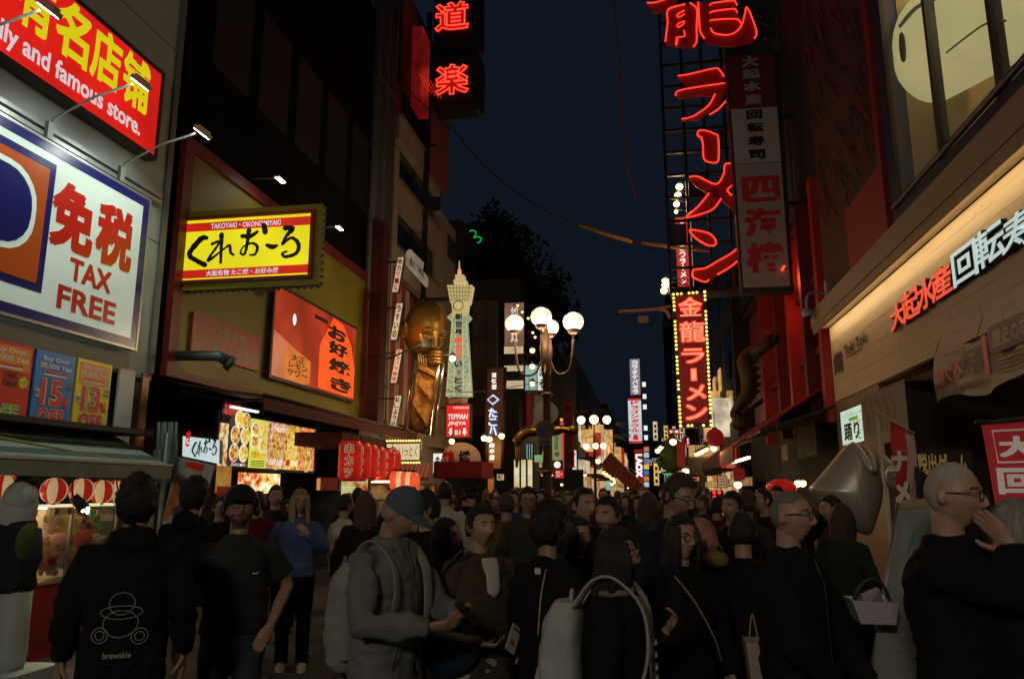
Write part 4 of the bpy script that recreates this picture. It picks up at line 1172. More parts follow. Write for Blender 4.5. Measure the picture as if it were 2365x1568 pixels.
# red square-ish lanterns
ll = litmat('big_red_lantern', (.55, .012, .008), .48, .45, 2.2)
gold_t = mat('letter_pale', (.6, .4, .2), .5, emit=.45, ecol=(.8, .5, .25), light=False)
proto_r = [None]
for k, dx in enumerate((300, 365, 415, 470, 530, 575)):
    p = hit(Z('B2', dx, 120 + 8 * k), 'y', 11.2 + .62 * k)
    if proto_r[0] is None:
        L = empty('red_lantern', p)
        hgt = .30; w_ = .175
        MB().lathe([(.06, hgt), (w_ * .8, hgt * .97), (w_ * .97, hgt * .8)] + [(w_ * (1 + .02 * (q % 2)), hgt * (.75 - .1 * q)) for q in range(16)] + [(w_ * .97, -hgt * .85), (w_ * .8, -hgt * .97), (.06, -hgt)], 24).build('paper', ll, L)
        MB().lathe([(0, hgt * 1.04), (.12, hgt * 1.04), (.12, hgt * .98), (0, hgt * .98)], 16).build('cap', BLACK, L)
        MB().lathe([(0, -hgt * 1.04), (.12, -hgt * 1.04), (.12, -hgt * .98), (0, -hgt * .98)], 16).build('base_ring', BLACK, L)
        MB().tube([(0, 0, hgt * 1.04), (0, 0, hgt * 1.5)], .008, 6).build('cord', BLACK, L)
        for q, ch in enumerate('串カツ'):
            me, w2, h2 = textmesh(ch, .05)
            for dm, nn, bb in ((gold_t, .0, .0), ):
                m2 = me.copy(); m2.materials.clear(); m2.materials.append(inkm)
                o = bpy.data.objects.new('lettering', m2); COL.objects.link(o); o.parent = L
                o.scale = (.145, .155, .1); o.location = (-.072, -.186, .09 - .18 * q); o.rotation_euler = (pi / 2, 0, 0)
                mo, _, _ = textmesh(ch, .05, outline=.03)
                m3 = mo.copy(); m3.materials.clear(); m3.materials.append(gold_t)
                o = bpy.data.objects.new('letter_outline', m3); COL.objects.link(o); o.parent = L
                o.scale = (.145, .155, .1); o.location = (-.072, -.186, .09 - .18 * q); o.rotation_euler = (pi / 2, 0, 0)
        proto_r[0] = L
    else: L = copy_tree(proto_r[0])
    L.location = p; L.rotation_euler[2] = radians(15)
    tag(L, ['first big red lantern from the left under the dark red awning', 'second big red lantern from the left under the dark awning', 'third big red lantern from the left under the dark awning', 'fourth big red lantern from the left, with large black lettering', 'fifth big red lantern in the row under the dark awning', 'last big red lantern of the row, next to the white lit board'][k], 'lantern', 'big red lanterns under the dark awning')
def board(name, label, cat, plane, pa, pb, m, text=None, tm=inkm, vertical=False, grp=None, case=True, dep=.1, bold=.03, pad=.12, fit='fill'):
    S = Sign(name, label, cat, plane, pa, grp)
    r = S.rect(pa, pb); W_, H_ = r[2] - r[0], r[3] - r[1]
    if case: S.box('case', (r[0] - .02, r[1] - .02, r[2] + .02, r[3] + .02), -dep, -.004, BLACK)
    S.box('face', r, -.004, .004, m)
    if text:
        tr = (r[0] + W_ * pad, r[1] + H_ * pad, r[2] - W_ * pad, r[3] - H_ * pad)
        if vertical: S.vtext(text, (tr[0], r[1] + H_ * .04, tr[2], r[3] - H_ * .04), tm, .007, bold=bold)
        else: S.text(text, tr, tm, .007, bold=bold, fit=fit)
    return S, r
lit_cream = litmat('lit_cream', (.80, .62, .34), .85, .2, 2); lit_white = litmat('lit_white', (.72, .80, .74), .85, .2, 2)
S, r = board('lit_board', 'cream lit board with loose brush writing above the striped awning', 'sign', ('y', 15.2), Z('B2', 540, 118), Z('B2', 760, 10), lit_cream)
S.text('いっとく', (r[2] * .38, r[3] * .2, r[2] * .95, r[3] * .85), inkm, .007, shear=.2, bold=.0)
S.text('串', (r[2] * .12, r[3] * .25, r[2] * .3, r[3] * .85), redt, .007, bold=.04)
ybulb = mat('small_bulb', (1, .8, .3), .4, emit=2.2, ecol=(1, .7, .18), light=False)
ybm = MB().sphere((0, 0, 0), .022, 8, 6).mesh('bulb', ybulb)
bulbs(S, line((0, -.06), (r[2], -.06), 13) + line((0, r[3] + .06), (r[2], r[3] + .06), 13), ybm, .0)
S, r = board('lit_board', 'white lit board with bold writing on the dark front', 'sign', ('y', 16.9), Z('B2', 848, 205), Z('B2', 975, 75), lit_white, '串カツ', inkm)
# striped awning
SA = Sign('striped_awning', 'small red and cream striped awning over the skewer counter', 'awning', ('y', 14.2), Z('B2', 600, 235))
aw_w = (SA.uv(Z('B2', 850, 235))[0]); aw_t = SA.uv(Z('B2', 600, 140))[1]
for k in range(16):
    a = aw_w * k / 16; b2 = aw_w * (k + 1) / 16
    MB().add([(a, 0, .3), (b2, 0, .3), (b2 * .8, aw_t, -.4), (a * .8, aw_t, -.4), (a, -.06, .3), (b2, -.06, .3)], [(0, 1, 2, 3), (4, 5, 1, 0)]).build('stripe', mat('aw_red', (.32, .04, .03), .8) if k % 2 else mat('aw_cream', (.36, .2, .1), .8), SA.root)
RA = Sign('red_canopy', 'plain red canopy beyond the striped awning', 'canopy', ('y', 15.0), Z('B2', 850, 290))
MB().box((-.0, .15, -1.2), (RA.uv(Z('B2', 1170, 290))[0], .48, 0)).build('canopy', mat('canopy_red', (.28, .012, .012), .8), RA.root)
# small horizontal red lanterns
for k in range(5):
    p = hit(Z('B2', 600 + 30 * k, 255 + 2 * k), 'y', 12.6)
    L = empty('small_lantern', p, ['leftmost', 'second', 'middle', 'fourth', 'rightmost'][k] + ' of five small lanterns under the striped awning', 'lantern', 'five small lanterns under the striped awning')
    MB().lathe([(.02, .17), (.085, .13), (.105, .05), (.107, -.05), (.085, -.13), (.02, -.17)], 14).build('paper', litmat('small_lantern', (.85, .10, .03), .85, .2, 4, light=False) if k % 2 == 0 else litmat('small_lantern_w', (.85, .5, .25), .8, .2, 4, light=False), L)
    MB().lathe([(0, .19), (.04, .19), (.04, .16), (0, .16)], 10).build('cap', BLACK, L)
    MB().tube([(0, 0, .18), (0, 0, .3)], .005, 5).build('cord', BLACK, L)
# lit counter and posters
S, r = board('lit_poster', 'lit poster of lime and red menu prints left of the small lanterns', 'poster', ('y', 11.8), Z('B2', 240, 350), Z('B2', 418, 240), foodmat('poster_lime', (.45, .5, .08), (.7, .6, .35), (.5, .04, .03), .8, 16, light=True))
S.box('header', (0, r[3] * .78, r[2], r[3]), .005, .012, mat('poster_head', (.8, .3, .3), .4, emit=.7, ecol=(.85, .28, .25), light=False))
S.text('390円', (r[2] * .1, r[3] * .8, r[2] * .5, r[3] * .97), redt, .014, bold=.03)
S, r = board('dim_red_sign', 'dim red board on a post left of the lit lime poster', 'sign', ('y', 11.6), Z('B2', 90, 318), Z('B2', 220, 238), mat('dimred', (.20, .025, .018), .5, emit=.12, ecol=(.4, .05, .03), light=False))
S.box('lit_edge', (-.02, 0, .03, r[3]), .0, .03, mat('edge_lit', (.7, .3, .1), .5, emit=.6, ecol=(.8, .35, .12), light=False))
TL = Sign('tube_light', 'bright horizontal tube light over the skewer counter', 'lamp', ('y', 12.9), Z('B2', 430, 266))
TL.box('tube', TL.rect(Z('B2', 430, 268), Z('B2', 600, 256)), 0, .04, mat('tube_warm', (1, .85, .5), .4, emit=7, ecol=(1, .78, .42)))
S, r = board('counter_front', 'dim patterned counter front with small menu prints below the tube light', 'counter', ('y', 13.4), Z('B2', 430, 380), Z('B2', 860, 285), foodmat('counter_prints', (.28, .12, .03), (.4, .3, .1), (.04, .01, .01), .35, 12))
# round lantern-like ball with writing
p = hit(Z('B2', 1035, 115), 'y', 16.0)
RL = empty('round_lantern', p, 'big round dim lantern with red and black writing', 'lantern')
MB().sphere((0, 0, 0), (.42, .42, .36), 24, 16).build('paper', mat('round_paper', (.30, .17, .10), .6, emit=.12, ecol=(.8, .35, .15), light=False), RL)
for ch, u, m_ in (('鶴', -.17, redp), ('橋', .17, inkm)):
    me, _, _ = textmesh(ch, .04); m2 = me.copy(); m2.materials.clear(); m2.materials.append(m_)
    o = bpy.data.objects.new('lettering', m2); COL.objects.link(o); o.parent = RL; o.scale = (.26, .34, .1); o.location = (u - .13, -.425, -.17); o.rotation_euler = (pi / 2, 0, 0)

# ================================================================== buildings further down, left
def block(name, label, x0, x1, y0, y1, z1, m, wins=None, side=1, wm=None):
    B_ = empty(name, (x1 if side > 0 else x0, y0, 0), label, 'building')
    bx = B_.location.x
    MB().box((x0 - bx, 0, 0), (x1 - bx, y1 - y0, z1)).build('wall', m, B_)
    if wins:
        ny, nz, zb = wins
        for i in range(ny):
            for j in range(nz):
                yy = (y1 - y0) * (i + .2) / ny; yw = (y1 - y0) * .6 / ny; zz = zb + (z1 - zb) * (j + .15) / nz; zw = (z1 - zb) * .6 / nz
                m2 = (wm or darkglass)
                if side > 0: w_ = MB().box((.0, yy, zz), (.03, yy + yw, zz + zw))
                else: w_ = MB().box((-.03, yy, zz), (0, yy + yw, zz + zw))
                w_.build('window', m2, B_)
    return B_
dk1 = mat('dark_block', (.035, .032, .03), .8, grain=.3, gscale=.5); dk2 = mat('dark_block2', (.05, .045, .04), .8, grain=.3, gscale=.5)
block('dark_building', 'dark building with a dim panel front behind the tower sign', -14, -6.4, 26.2, 33, 11.5, dk1, (3, 3, 5))
DB = block('dark_building', 'dark dimly lit block beyond the brown wooden sign', -12, -5.6, 33.4, 40, 9.5, dk2, (2, 2, 5))
# panel facade facing the camera (x 860..1100 in zoom)
S = Sign('facade_panel', 'dim brown panelled facade between the tower sign and the street lamp', 'facade', ('y', 26.0), Z('B1', 880, 940))
r = S.rect(Z('B1', 880, 1300), Z('B1', 1060, 520))
for i in range(2):
    for j in range(3):
        S.box('panel', (r[0] + (r[2] - r[0]) * i / 2, r[1] + (r[3] - r[1]) * j / 3, r[0] + (r[2] - r[0]) * (i + 1) / 2 - .05, r[1] + (r[3] - r[1]) * (j + 1) / 3 - .05), -.1, 0, mat('facade_brown', (.10, .075, .055), .7, grain=.2))
# domed dark tree-like mass + green neon
leafm = mat('leaf_dark', (.02, .03, .018), .8)
def tree(label, p, h, rx, rz, n, seed):
    rnd = random.Random(seed)
    T_ = empty('tree', p, label, 'tree')
    MB().tube([(0, 0, 0), (.1, 0, h * .4), (-.1, .1, h * .75)], [.28, .2, .1], 8).build('trunk', mat('bark', (.04, .03, .02), .9), T_)
    mb = MB()
    for i in range(n):
        a = rnd.uniform(0, 2 * pi); b = math.acos(rnd.uniform(-.6, 1)); q = rnd.uniform(.5, 1) ** .5
        c = Vector((rx * q * sin(b) * cos(a), rx * q * sin(b) * sin(a), h * .75 + rz * q * cos(b)))
        c += Vector((noise.noise(c * 1.1) * 1.5, 0, noise.noise(c * .9 + Vector((5, 0, 0))) * 1.5))
        u = Vector((rnd.uniform(-1, 1), rnd.uniform(-1, 1), rnd.uniform(-1, 1))).normalized() * .16; v = u.orthogonal().normalized() * .11
        mb.add([c - u, c + v, c + u, c - v], [(0, 1, 2, 3)])
    o = mb.build('crown', leafm, T_); o['kind'] = 'stuff'
tree('dark leafy tree rising above the dim facades near the green neon', (-4.7 * 1.5, 33.2, 6.2), 6.5, 2.3, 3.2, 5000, 1)
MBt = tree('rounded dark tree left of the street lamp globes', (-5.0, 31.6, 4.0), 6.2, 2.0, 2.6, 4200, 2)
S = Sign('green_neon', 'small green neon clover outline against the dark', 'neon sign', ('y', 30.0), Z('B1', 815, 190))
gn = mat('neon_green', (.02, .5, .1), .4, emit=.55, ecol=(.01, .6, .10), light=False)
S.neon(zp((880, 120), (860, 95), (875, 70), (905, 75), (905, 100), (885, 120)), gn, .03, 0, closed=True)
S.neon(zp((885, 130), (915, 110), (945, 125), (925, 150), (895, 145)), gn, .03, 0, closed=True)
S.neon(zp((875, 100), (830, 110), (812, 140), (840, 150), (875, 128)), gn, .03, 0, closed=True)
S.neon(zp((880, 145), (865, 170), (880, 195), (895, 170)), gn, .03, 0, closed=True)

# -- brown wooden takohachi sign
S = Sign('wooden_sign', 'tall brown wooden sign with white and blue lit lettering', 'sign', ('y', 23.0), Z('C2', 60, 1190))
r = S.rect(Z('C2', 50, 1190), Z('C2', 290, 20)); W_, H_ = r[2] - r[0], r[3] - r[1]
wood = mat('sign_wood', (.17, .075, .028), .5, grain=.45, gscale=5, stretch=(6, 1, .6), bump=.3)
q = [(r[0] + W_ * .08, 0), (r[2] - W_ * .18, 0), (r[2] - W_ * .02, r[3]), (r[0] - W_ * .02, r[3])]
MB().prism(q, -.25, 0).build('board', wood, S.root)
MB().tube([(a, b2, 0) for a, b2 in q], .05, 8, closed=True).build('frame', mat('sign_wood_dark', (.09, .04, .015), .5), S.root)
bl = mat('letter_blue', (.05, .15, .5), .4, emit=.55, ecol=(.08, .25, .8), light=False); ww = mat('letter_white', (.9, .9, .85), .4, emit=.95, ecol=(.9, .92, .9), light=False)
for ch, y0, y1, x0, x1 in (('道', 135, 80, 125, 182), ('頓', 205, 150, 125, 182), ('堀', 275, 215, 125, 180), ('総', 945, 895, 100, 158), ('本', 1010, 960, 100, 158), ('店', 1090, 1030, 100, 158)):
    S.text(ch, S.rect(Z('C2', x0, y1), Z('C2', x1, y0)), ww, .01, bold=.03)
for ch, y0, y1 in (('た', 595, 490), ('こ', 695, 610), ('ハ', 810, 705)):
    rr_ = S.rect(Z('C2', 90, y1), Z('C2', 185, y0))
    S.text(ch, (rr_[0] + .04, rr_[1] - .02, rr_[2] + .04, rr_[3] - .02), bl, .01, bold=.06); S.text(ch, rr_, ww, .03, bold=.02)
u, v = S.uv(Z('C2', 142, 392)); d = .17
for k, (m_, rr2, nn) in enumerate(((bl, 1.25, .012), (ww, 1.0, .02))):
    S.neon([(u - d * rr2, v), (u, v + d * rr2 * .8), (u + d * rr2, v), (u, v - d * rr2 * .8)], m_, .022, nn, closed=True, px=False, smooth=False, name='emblem')
for k, (x, y, lab) in enumerate(((38, 838, 'warm lamp at the left edge of the brown wooden sign'), (100, 850, 'warm lamp in front of the lower lettering of the brown wooden sign'), (242, 812, 'warm lamp at the right edge of the brown wooden sign'))):
    warm_bulb(Z('C2', x, y), 22.3, .09, 10, lab, 'warm lamps of the wooden sign', (.1, .5, .15), 28)

# ================================================================== globe street lamps
globe = mat('lamp_globe', (1, .85, .6), .3, emit=1.9, ecol=(1, .74, .47))
ironm = mat('lamp_iron', (.07, .03, .02), .5, .4)
def globe_part(c, r, parent, light=0):
    g = MB().sphere(c, (r, r, r * .93), 24, 16).build('globe', globe, parent)
    x, y, z = c
    MB().lathe([(r * .2, -r * 1.25), (r * .45, -r * 1.12), (r * .62, -r * .80), (r * .5, -r * .74), (0, -r * .9)], 16, c=c).build('cup', ironm, g)
    MB().tube([(x + r * 1.02 * cos(a * pi / 8), y + r * 1.02 * sin(a * pi / 8), z + r * .12) for a in range(16)], r * .025, 5, closed=True).build('band', ironm, g)
    for a0 in (0, pi / 2):
        MB().tube([(x + r * 1.02 * cos(b * pi / 10) * cos(a0), y + r * 1.02 * cos(b * pi / 10) * sin(a0), z + r * .95 * sin(b * pi / 10)) for b in range(-3, 6)] if False else [(x + r * 1.02 * cos(b) * cos(a0 + .8), y - r * 1.02 * cos(b) * sin(a0 + .8), z + r * .95 * sin(b)) for b in [(-.7 + .28 * t) for t in range(12)]], r * .025, 5).build('rib', ironm, g)
    MB().lathe([(r * .08, r * .92), (r * .1, r * .98), (r * .03, r * 1.15), (0, r * 1.25)], 8, c=c).build('finial', ironm, g)
    if light:
        ld = bpy.data.lights.new('globe_light', 'POINT'); ld.energy = light; ld.color = (1, .74, .42); ld.shadow_soft_size = r
        lo = bpy.data.objects.new('filament', ld); COL.objects.link(lo); lo.parent = g; lo.location = (c[0], c[1] - .0, c[2] - r * 1.6)
        g.visible_shadow = True
LY = 14.8
p0 = hit((1264, 1100), 'y', LY)
LP = empty('street_lamp', (p0.x, LY, 0), 'tall brown iron street lamp with four big glowing globes, nearest one', 'street lamp', 'globe street lamps along the street')
ztop = hit((1262, 790), 'y', LY).z
MB().lathe([(.22, 0), (.22, .3), (.16, .36), (.12, .9), (.085, 1.0), (.075, ztop - .5), (.11, ztop - .45), (.13, ztop - .1), (.10, ztop), (.03, ztop + .3)], 16).build('pole', ironm, LP)
for k in range(4): MB().lathe([(.08, 0), (.12, .03), (.12, .07), (.08, .1)], 14, c=(0, 0, 1.2 + k * .75)).build('collar', ironm, LP)
G = [((1188, 747), 0, .19), ((1250, 732), -.4, .205), ((1271, 756), .45, .175), ((1324, 743), -.1, .205)]
for d, dy, r in G:
    q = hit(d, 'y', LY + dy); c = Vector((q.x - p0.x, dy, q.z))
    globe_part(c, r, LP, 42)
    MB().tube(smooth_path([(0, 0, ztop - .12), (c.x * .35, c.y * .35, ztop - .62), (c.x * .85, c.y * .85, ztop - .55), (c.x, c.y, c.z - r * 1.2)], 6), .022, 8).build('arm', ironm, LP)
for t in range(3):
    MB().tube([(.1 * cos(a), .02, ztop - .35 - .25 * t + .1 * sin(a)) for a in [k * pi / 5 for k in range(9)]], .012, 6).build('scroll', ironm, LP)
# round signs on the lamp pole
S = Sign('traffic_sign', 'plain grey back of a round sign on the nearest street lamp pole', 'road sign', ('y', LY + .1), Z('C2', 745, 540))
MB().prism([(.24 * cos(a * pi / 16), .24 * sin(a * pi / 16)) for a in range(32)], -.15, -.14).build('disc', mat('disc_grey', (.22, .21, .17), .6, grain=.15), S.root)
S = Sign('traffic_sign', 'round blue and red no parking sign on the nearest street lamp pole', 'road sign', ('y', LY - .22), Z('C2', 745, 740))
def disc_(r, n, m, nm): MB().prism([(r * cos(a * pi / 16), r * sin(a * pi / 16)) for a in range(32)], n - .006, n).build(nm, m, S.root)
disc_(.185, 0, mat('np_red', (.16, .022, .015), .5), 'rim'); disc_(.14, .008, mat('np_blue', (.025, .035, .09), .5), 'face')
MB().prism([(-.11, .09), (-.09, .11), (.11, -.09), (.09, -.11)][::-1], .008, .012).build('slash', _M['np_red'], S.root)
S, r = board('plate_sign', 'small rectangular plate with Japanese writing below the no parking sign', 'road sign', ('y', LY - .22), Z('C2', 665, 920), Z('C2', 825, 845), mat('plate_dim', (.16, .15, .12), .6), '自動車', inkm, case=False)
# gilded bent pipe decoration
p = hit(Z('C2', 560, 770), 'y', 16.5)
GP = empty('gold_figure', p, 'gilded hanging animal-like figure behind the no parking sign', 'sculpture')
goldd = mat('gold_dim', (.22, .12, .02), .3, .9)
MB().tube(smooth_path([(-.28, 0, -.75), (-.26, 0, -.45), (-.24, 0, -.15), (0, 0, .02), (.35, 0, 0), (.72, 0, .06), (.95, 0, .02)], 5), [.03] * 3 + [.05] * 6 + [.11] * 16 + [.08] * 6, 12).build('body', goldd, GP)
MB().sphere((.95, 0, .05), (.13, .09, .11), 12, 9).build('head', goldd, GP)
MB().tube([(0, 0, .1), (0, 0, 1.2)], .008, 5).build('hanger', BLACK, GP)

# farther lamps: three globes over three globes
def far_lamp(dx, Y, label, base=None):
    p = hit((dx, 1125), 'y', Y)
    L = empty('street_lamp', (p.x, Y, 0), label, 'street lamp', 'globe street lamps along the street')
    MB().lathe([(.16, 0), (.14, .9), (.07, 1.0), (.06, 5.2)], 10).build('pole', ironm, L)
    for (x, z, r) in ((-.62, 4.98, .2), (0, 5.0, .22), (.62, 4.98, .2), (-.4, 3.7, .16), (.05, 3.72, .15), (.42, 3.72, .15), (.15, 3.0, .13)):
        g = MB().sphere((x, 0, z), r, 14, 10).build('globe', globe, L)
        if z > 4.5:
            ld = bpy.data.lights.new('globe_light', 'POINT'); ld.energy = 55; ld.color = (1, .70, .38); ld.shadow_soft_size = r
            lo = bpy.data.objects.new('filament', ld); COL.objects.link(lo); lo.parent = L; lo.location = (x, 0, z - r * 1.5)
        MB().tube([(0, 0, z + .5), (x, 0, z + .42), (x, 0, z + r * .8)], .02, 6).build('arm', ironm, L)
        MB().lathe([(r * .5, r * .9), (r * .2, r * 1.3), (0, r * 1.4)], 8, c=(x, 0, z)).build('cap', ironm, L)
far_lamp(1375, 37, 'second street lamp down the street, three globes over three smaller ones')
far_lamp(1380, 62, 'third street lamp, farthest one over the crowd')

# ================================================================== far left shopping strip
lit_tan = litmat('lit_tan', (.72, .58, .34), .8, .4, 1.2); lit_teal = litmat('lit_teal', (.30, .55, .50), .7, .35, 1.2); lit_green = litmat('lit_green', (.30, .50, .22), .7, .3, 1.5)
block('tall_building', 'dark multi storey building with glowing cream bands left of the street lamp', -12, -4.6, 28.5, 34, 9.8, dk2)
for k, (y1_, y0_, lab) in enumerate(((885, 830, 'top glowing cream band on the building left of the street lamp'), (1000, 960, 'middle glowing cream band behind the lamp pole'), (1115, 1060, 'lowest glowing cream band above the dark sign lettering'))):
    S, r = board('lit_band', lab, 'lit panel', ('y', 28.3), Z('B1', 1095, y1_), Z('B1', 1222, y0_), lit_tan, grp='glowing bands of one building')
S, r = board('lit_band', 'tall cream lit sign edge with red stripe behind the left globe', 'lit panel', ('y', 28.2), Z('B1', 1098, 830), Z('B1', 1225, 545), litmat('lit_pinkish', (.40, .2, .12), .5, .5, 1.4), '加賀', mat('t_white', (.8, .7, .6), .4, emit=.7, ecol=(.8, .7, .55), light=False), True, pad=.3)
S, r = board('lit_sign', 'narrow teal lit shop window with hanging lamps', 'lit panel', ('y', 27.8), Z('B1', 1235, 1125), Z('B1', 1312, 960), lit_teal)
S, r = board('lit_sign', 'white lit sign with black kana beside the lamp pole', 'sign', ('y', 27.6), Z('B1', 1318, 1125), Z('B1', 1372, 965), lit_white, 'のろ', inkm, True, pad=.2)
S, r = board('lit_sign', 'slender white light bar right of the lamp pole', 'sign', ('y', 27.4), Z('B1', 1378, 1200), Z('B1', 1392, 965), lit_white)
gn_ = 'warm lamps on the far teal window'
for k, (x, y) in enumerate(((1282, 862), (1282, 968), (1282, 1082))):
    warm_bulb(Z('B1', x, y), 26.5, .10, 9, ['upper', 'middle', 'lower'][k] + ' warm lamp in the vertical row over the teal window', gn_, (.2, .6, .1), 6)
for k, (x, y) in enumerate(((1185, 565), (1215, 608), (1255, 650), (1285, 745), (1300, 775))):
    warm_bulb(Z('B1', x, y), 27, .05, 9, ['first', 'second', 'third', 'fourth', 'fifth'][k] + ' small warm lamp from the top, in the slanting row left of the globes', 'slanting row of small lamps', (-.3, .5, .1))
S, r = board('red_sign', 'stack of dull red sign plates left of the lamp pole', 'sign', ('y', 30), Z('C2', 525, 700), Z('C2', 605, 330), mat('dullred_s', (.22, .02, .02), .6, emit=.1, ecol=(.5, .03, .03), light=False))
S, r = board('tan_sign', 'dim tan sign beside the stack of red plates', 'sign', ('y', 30.2), Z('C2', 612, 480), Z('C2', 720, 335), mat('tan_dim', (.25, .18, .1), .6, emit=.08, ecol=(.6, .4, .2), light=False))
S, r = board('green_banner', 'pale green vertical banner with rotated latin writing', 'banner', ('y', 24), Z('C2', 828, 1095), Z('C2', 935, 745), mat('banner_green', (.22, .30, .13), .6, emit=.28, ecol=(.45, .6, .25), light=False), case=False)
o = S.text('Rimoa ✻', (0, 0, 1, 1), mat('banner_ink', (.03, .12, .09), .5), .012, bold=.02)
o.rotation_euler = (0, 0, -pi / 2); o.location = (r[2] * .22, r[3] * .93, .012); o.scale = (r[3] * .8, r[2] * .55, .2)
S, r = board('round_badge_sign', 'dark green sign with white round badge under the green banner', 'sign', ('y', 23.9), Z('C2', 830, 1190), Z('C2', 940, 1098), mat('badge_green', (.02, .05, .035), .5))
MB().prism([(r[2] / 2 + r[3] * .42 * cos(a * pi / 12), r[3] / 2 + r[3] * .42 * sin(a * pi / 12)) for a in range(24)], .005, .012).build('badge', ww, S.root)
S.text('一弥', (r[2] * .3, r[3] * .3, r[2] * .7, r[3] * .7), inkm, .014)
S, r = board('tax_free_plate', 'small red sign with white latin words under the round badge', 'sign', ('y', 23.8), Z('C2', 860, 1298), Z('C2', 955, 1205), litmat('plate_red', (.6, .02, .02), .8, .1, 3), 'Japan\nTax-free\nShop', wht, bold=.02)
S, r = board('red_edge_sign', 'narrow white and red lit sign edge right of the green banner', 'sign', ('y', 24.6), Z('C2', 925, 1195), Z('C2', 955, 645), litmat('edge_redwhite', (.65, .06, .05), .75, .3, 3))
S, r = board('dark_red_banner', 'tall dark red banner on the far left front', 'banner', ('y', 32), Z('C2', 962, 1170), Z('C2', 1062, 410), mat('deep_red', (.12, .012, .014), .6, emit=.06, ecol=(.5, .02, .02), light=False), '本家道頓堀', mat('deep_red2', (.2, .03, .03), .6), True)
S, r = board('lit_sign', 'narrow white lit sign with red and black writing past the dark red banner', 'sign', ('y', 40), Z('C2', 1062, 1200), Z('C2', 1105, 978), lit_white, '串んム', redt, True, pad=.2)
S, r = board('lit_sign', 'small white and yellow lit vertical sign below the lamp cluster', 'sign', ('y', 55), Z('C2', 1190, 1215), Z('C2', 1242, 1070), litmat('wy', (.75, .7, .3), .85, .3, .8), '八幸苑', redt, True, pad=.2)
S, r = board('lit_window', 'brightly lit cream shop window box with dark frame left of the pole', 'window', ('y', 26.5), Z('C2', 385, 1415), Z('C2', 610, 1085), foodmat('window_warm', (.62, .48, .22), (.8, .72, .45), (.12, .07, .03), .85, 3.0, light=True))
for k in range(3): S.box('mullion', (r[2] * (k + .97) / 3 - .03, 0, r[2] * (k + .97) / 3 + .03, r[3]), .005, .06, BLACK)
S, r = board('lit_window', 'teal lit shop front seen right behind the lamp pole', 'window', ('y', 29), Z('C2', 620, 1115), Z('C2', 722, 1030), lit_green)
S, r = board('lit_window', 'teal and white lit upper shop window beside the gilded figure', 'window', ('y', 29.2), Z('C2', 530, 1075), Z('C2', 612, 905), lit_teal)
for k in range(3): S.box('mullion', (r[2] * (k + .5) / 3, 0, r[2] * (k + .5) / 3 + .05, r[3]), .005, .06, BLACK)
S, r = board('lit_bar', 'vertical green light bar on the far shop front', 'lit panel', ('y', 28.6), Z('C2', 782, 1095), Z('C2', 800, 925), mat('green_bar', (.02, .6, .15), .4, emit=1, ecol=(.02, .7, .2), light=False))
S, r = board('small_lit_sign', 'tiny white lit sign with a dark character by the wooden sign foot', 'sign', ('y', 22.5), Z('C2', 188, 1322), Z('C2', 265, 1255), litmat('tiny_cream', (.7, .55, .35), .6, .1, 3), '町', inkm)
S, r = board('orange_post', 'glowing orange post under the brown wooden sign', 'post', ('y', 22.9), Z('C2', 82, 1470), Z('C2', 148, 1290), litmat('orange_post', (.4, .12, .03), .6, .5, 2))
S, r = board('grey_shutter', 'grey shutters of the far left row with dim writing', 'shutter', ('y', 33), Z('C2', 850, 1430), Z('C2', 1180, 1205), mat('shutter', (.09, .085, .08), .6, grain=.2))
S, r = board('lit_shops', 'far row of warm lit shop openings above the crowd', 'shop front', ('y', 70), Z('C2', 1180, 1400), Z('C2', 1640, 1290), foodmat('far_shops', (.30, .16, .06), (.8, .6, .3), (.01, .01, .01), .9, .8, light=True))
S, r = board('white_sign', 'small white glowing sign at the end of the street', 'sign', ('y', 60), Z('C2', 1225, 1410), Z('C2', 1300, 1370), lit_white)
S, r = board('teal_windows', 'far teal lit window strip at the end of the street', 'window', ('y', 68), Z('C2', 1450, 1440), Z('C2', 1505, 1250), lit_teal)
for k in range(9):
    x, y = 1425 + 30 * k, 1232 + 22 * k
    if k < 5: warm_bulb(Z('C2', x, y), 60, .16, 6, ['first', 'second', 'third', 'fourth', 'last'][k] + ' tiny warm lamp from the top of the string beside the slanting red banner', 'string of tiny lamps', (0, .3, .2))
# slanting red banner
S = Sign('slanting_banner', 'long red banner with a round crest hanging at a slant over the crowd', 'banner', ('y', 20), Z('C2', 1380, 1150))
S.poly([Z('C2', *p) for p in ((1380, 1150), (1500, 1000), (1960, 1460), (1900, 1500), (1700, 1400))], mat('banner_deepred', (.20, .025, .018), .75, grain=.3, gscale=3), 0, .02, name='cloth')
u, v = S.uv(Z('C2', 1675, 1290))
for rr_ in (.16, .26): S.neon([(u + rr_ * cos(a * pi / 12), v + rr_ * sin(a * pi / 12)) for a in range(24)], mat('crest', (.30, .10, .05), .7), .012, .024, closed=True, px=False, name='crest_ring')
S.neon([Z('C2', 1500, 1000), Z('C2', 1960, 1460)], mat('rope', (.3, .2, .1), .8), .012, .03, smooth=False, name='rope')

# far end silhouettes
block('distant_building', 'far dark building closing the left side of the street', -14, -3.6, 41, 75, 9.0, dk1, (4, 2, 4))
block('distant_building', 'farthest dark building on the left side', -14, -3.4, 76, 130, 10, dk2)
B_ = block('distant_building', 'tall slim grey tower block far behind the karaoke sign', 4.5, 14, 120, 150, 34, mat('far_grey', (.06, .06, .06), .8), None, -1)
block('distant_building', 'dark building at the very end of the street', -6, 4.4, 190, 215, 14, dk1)

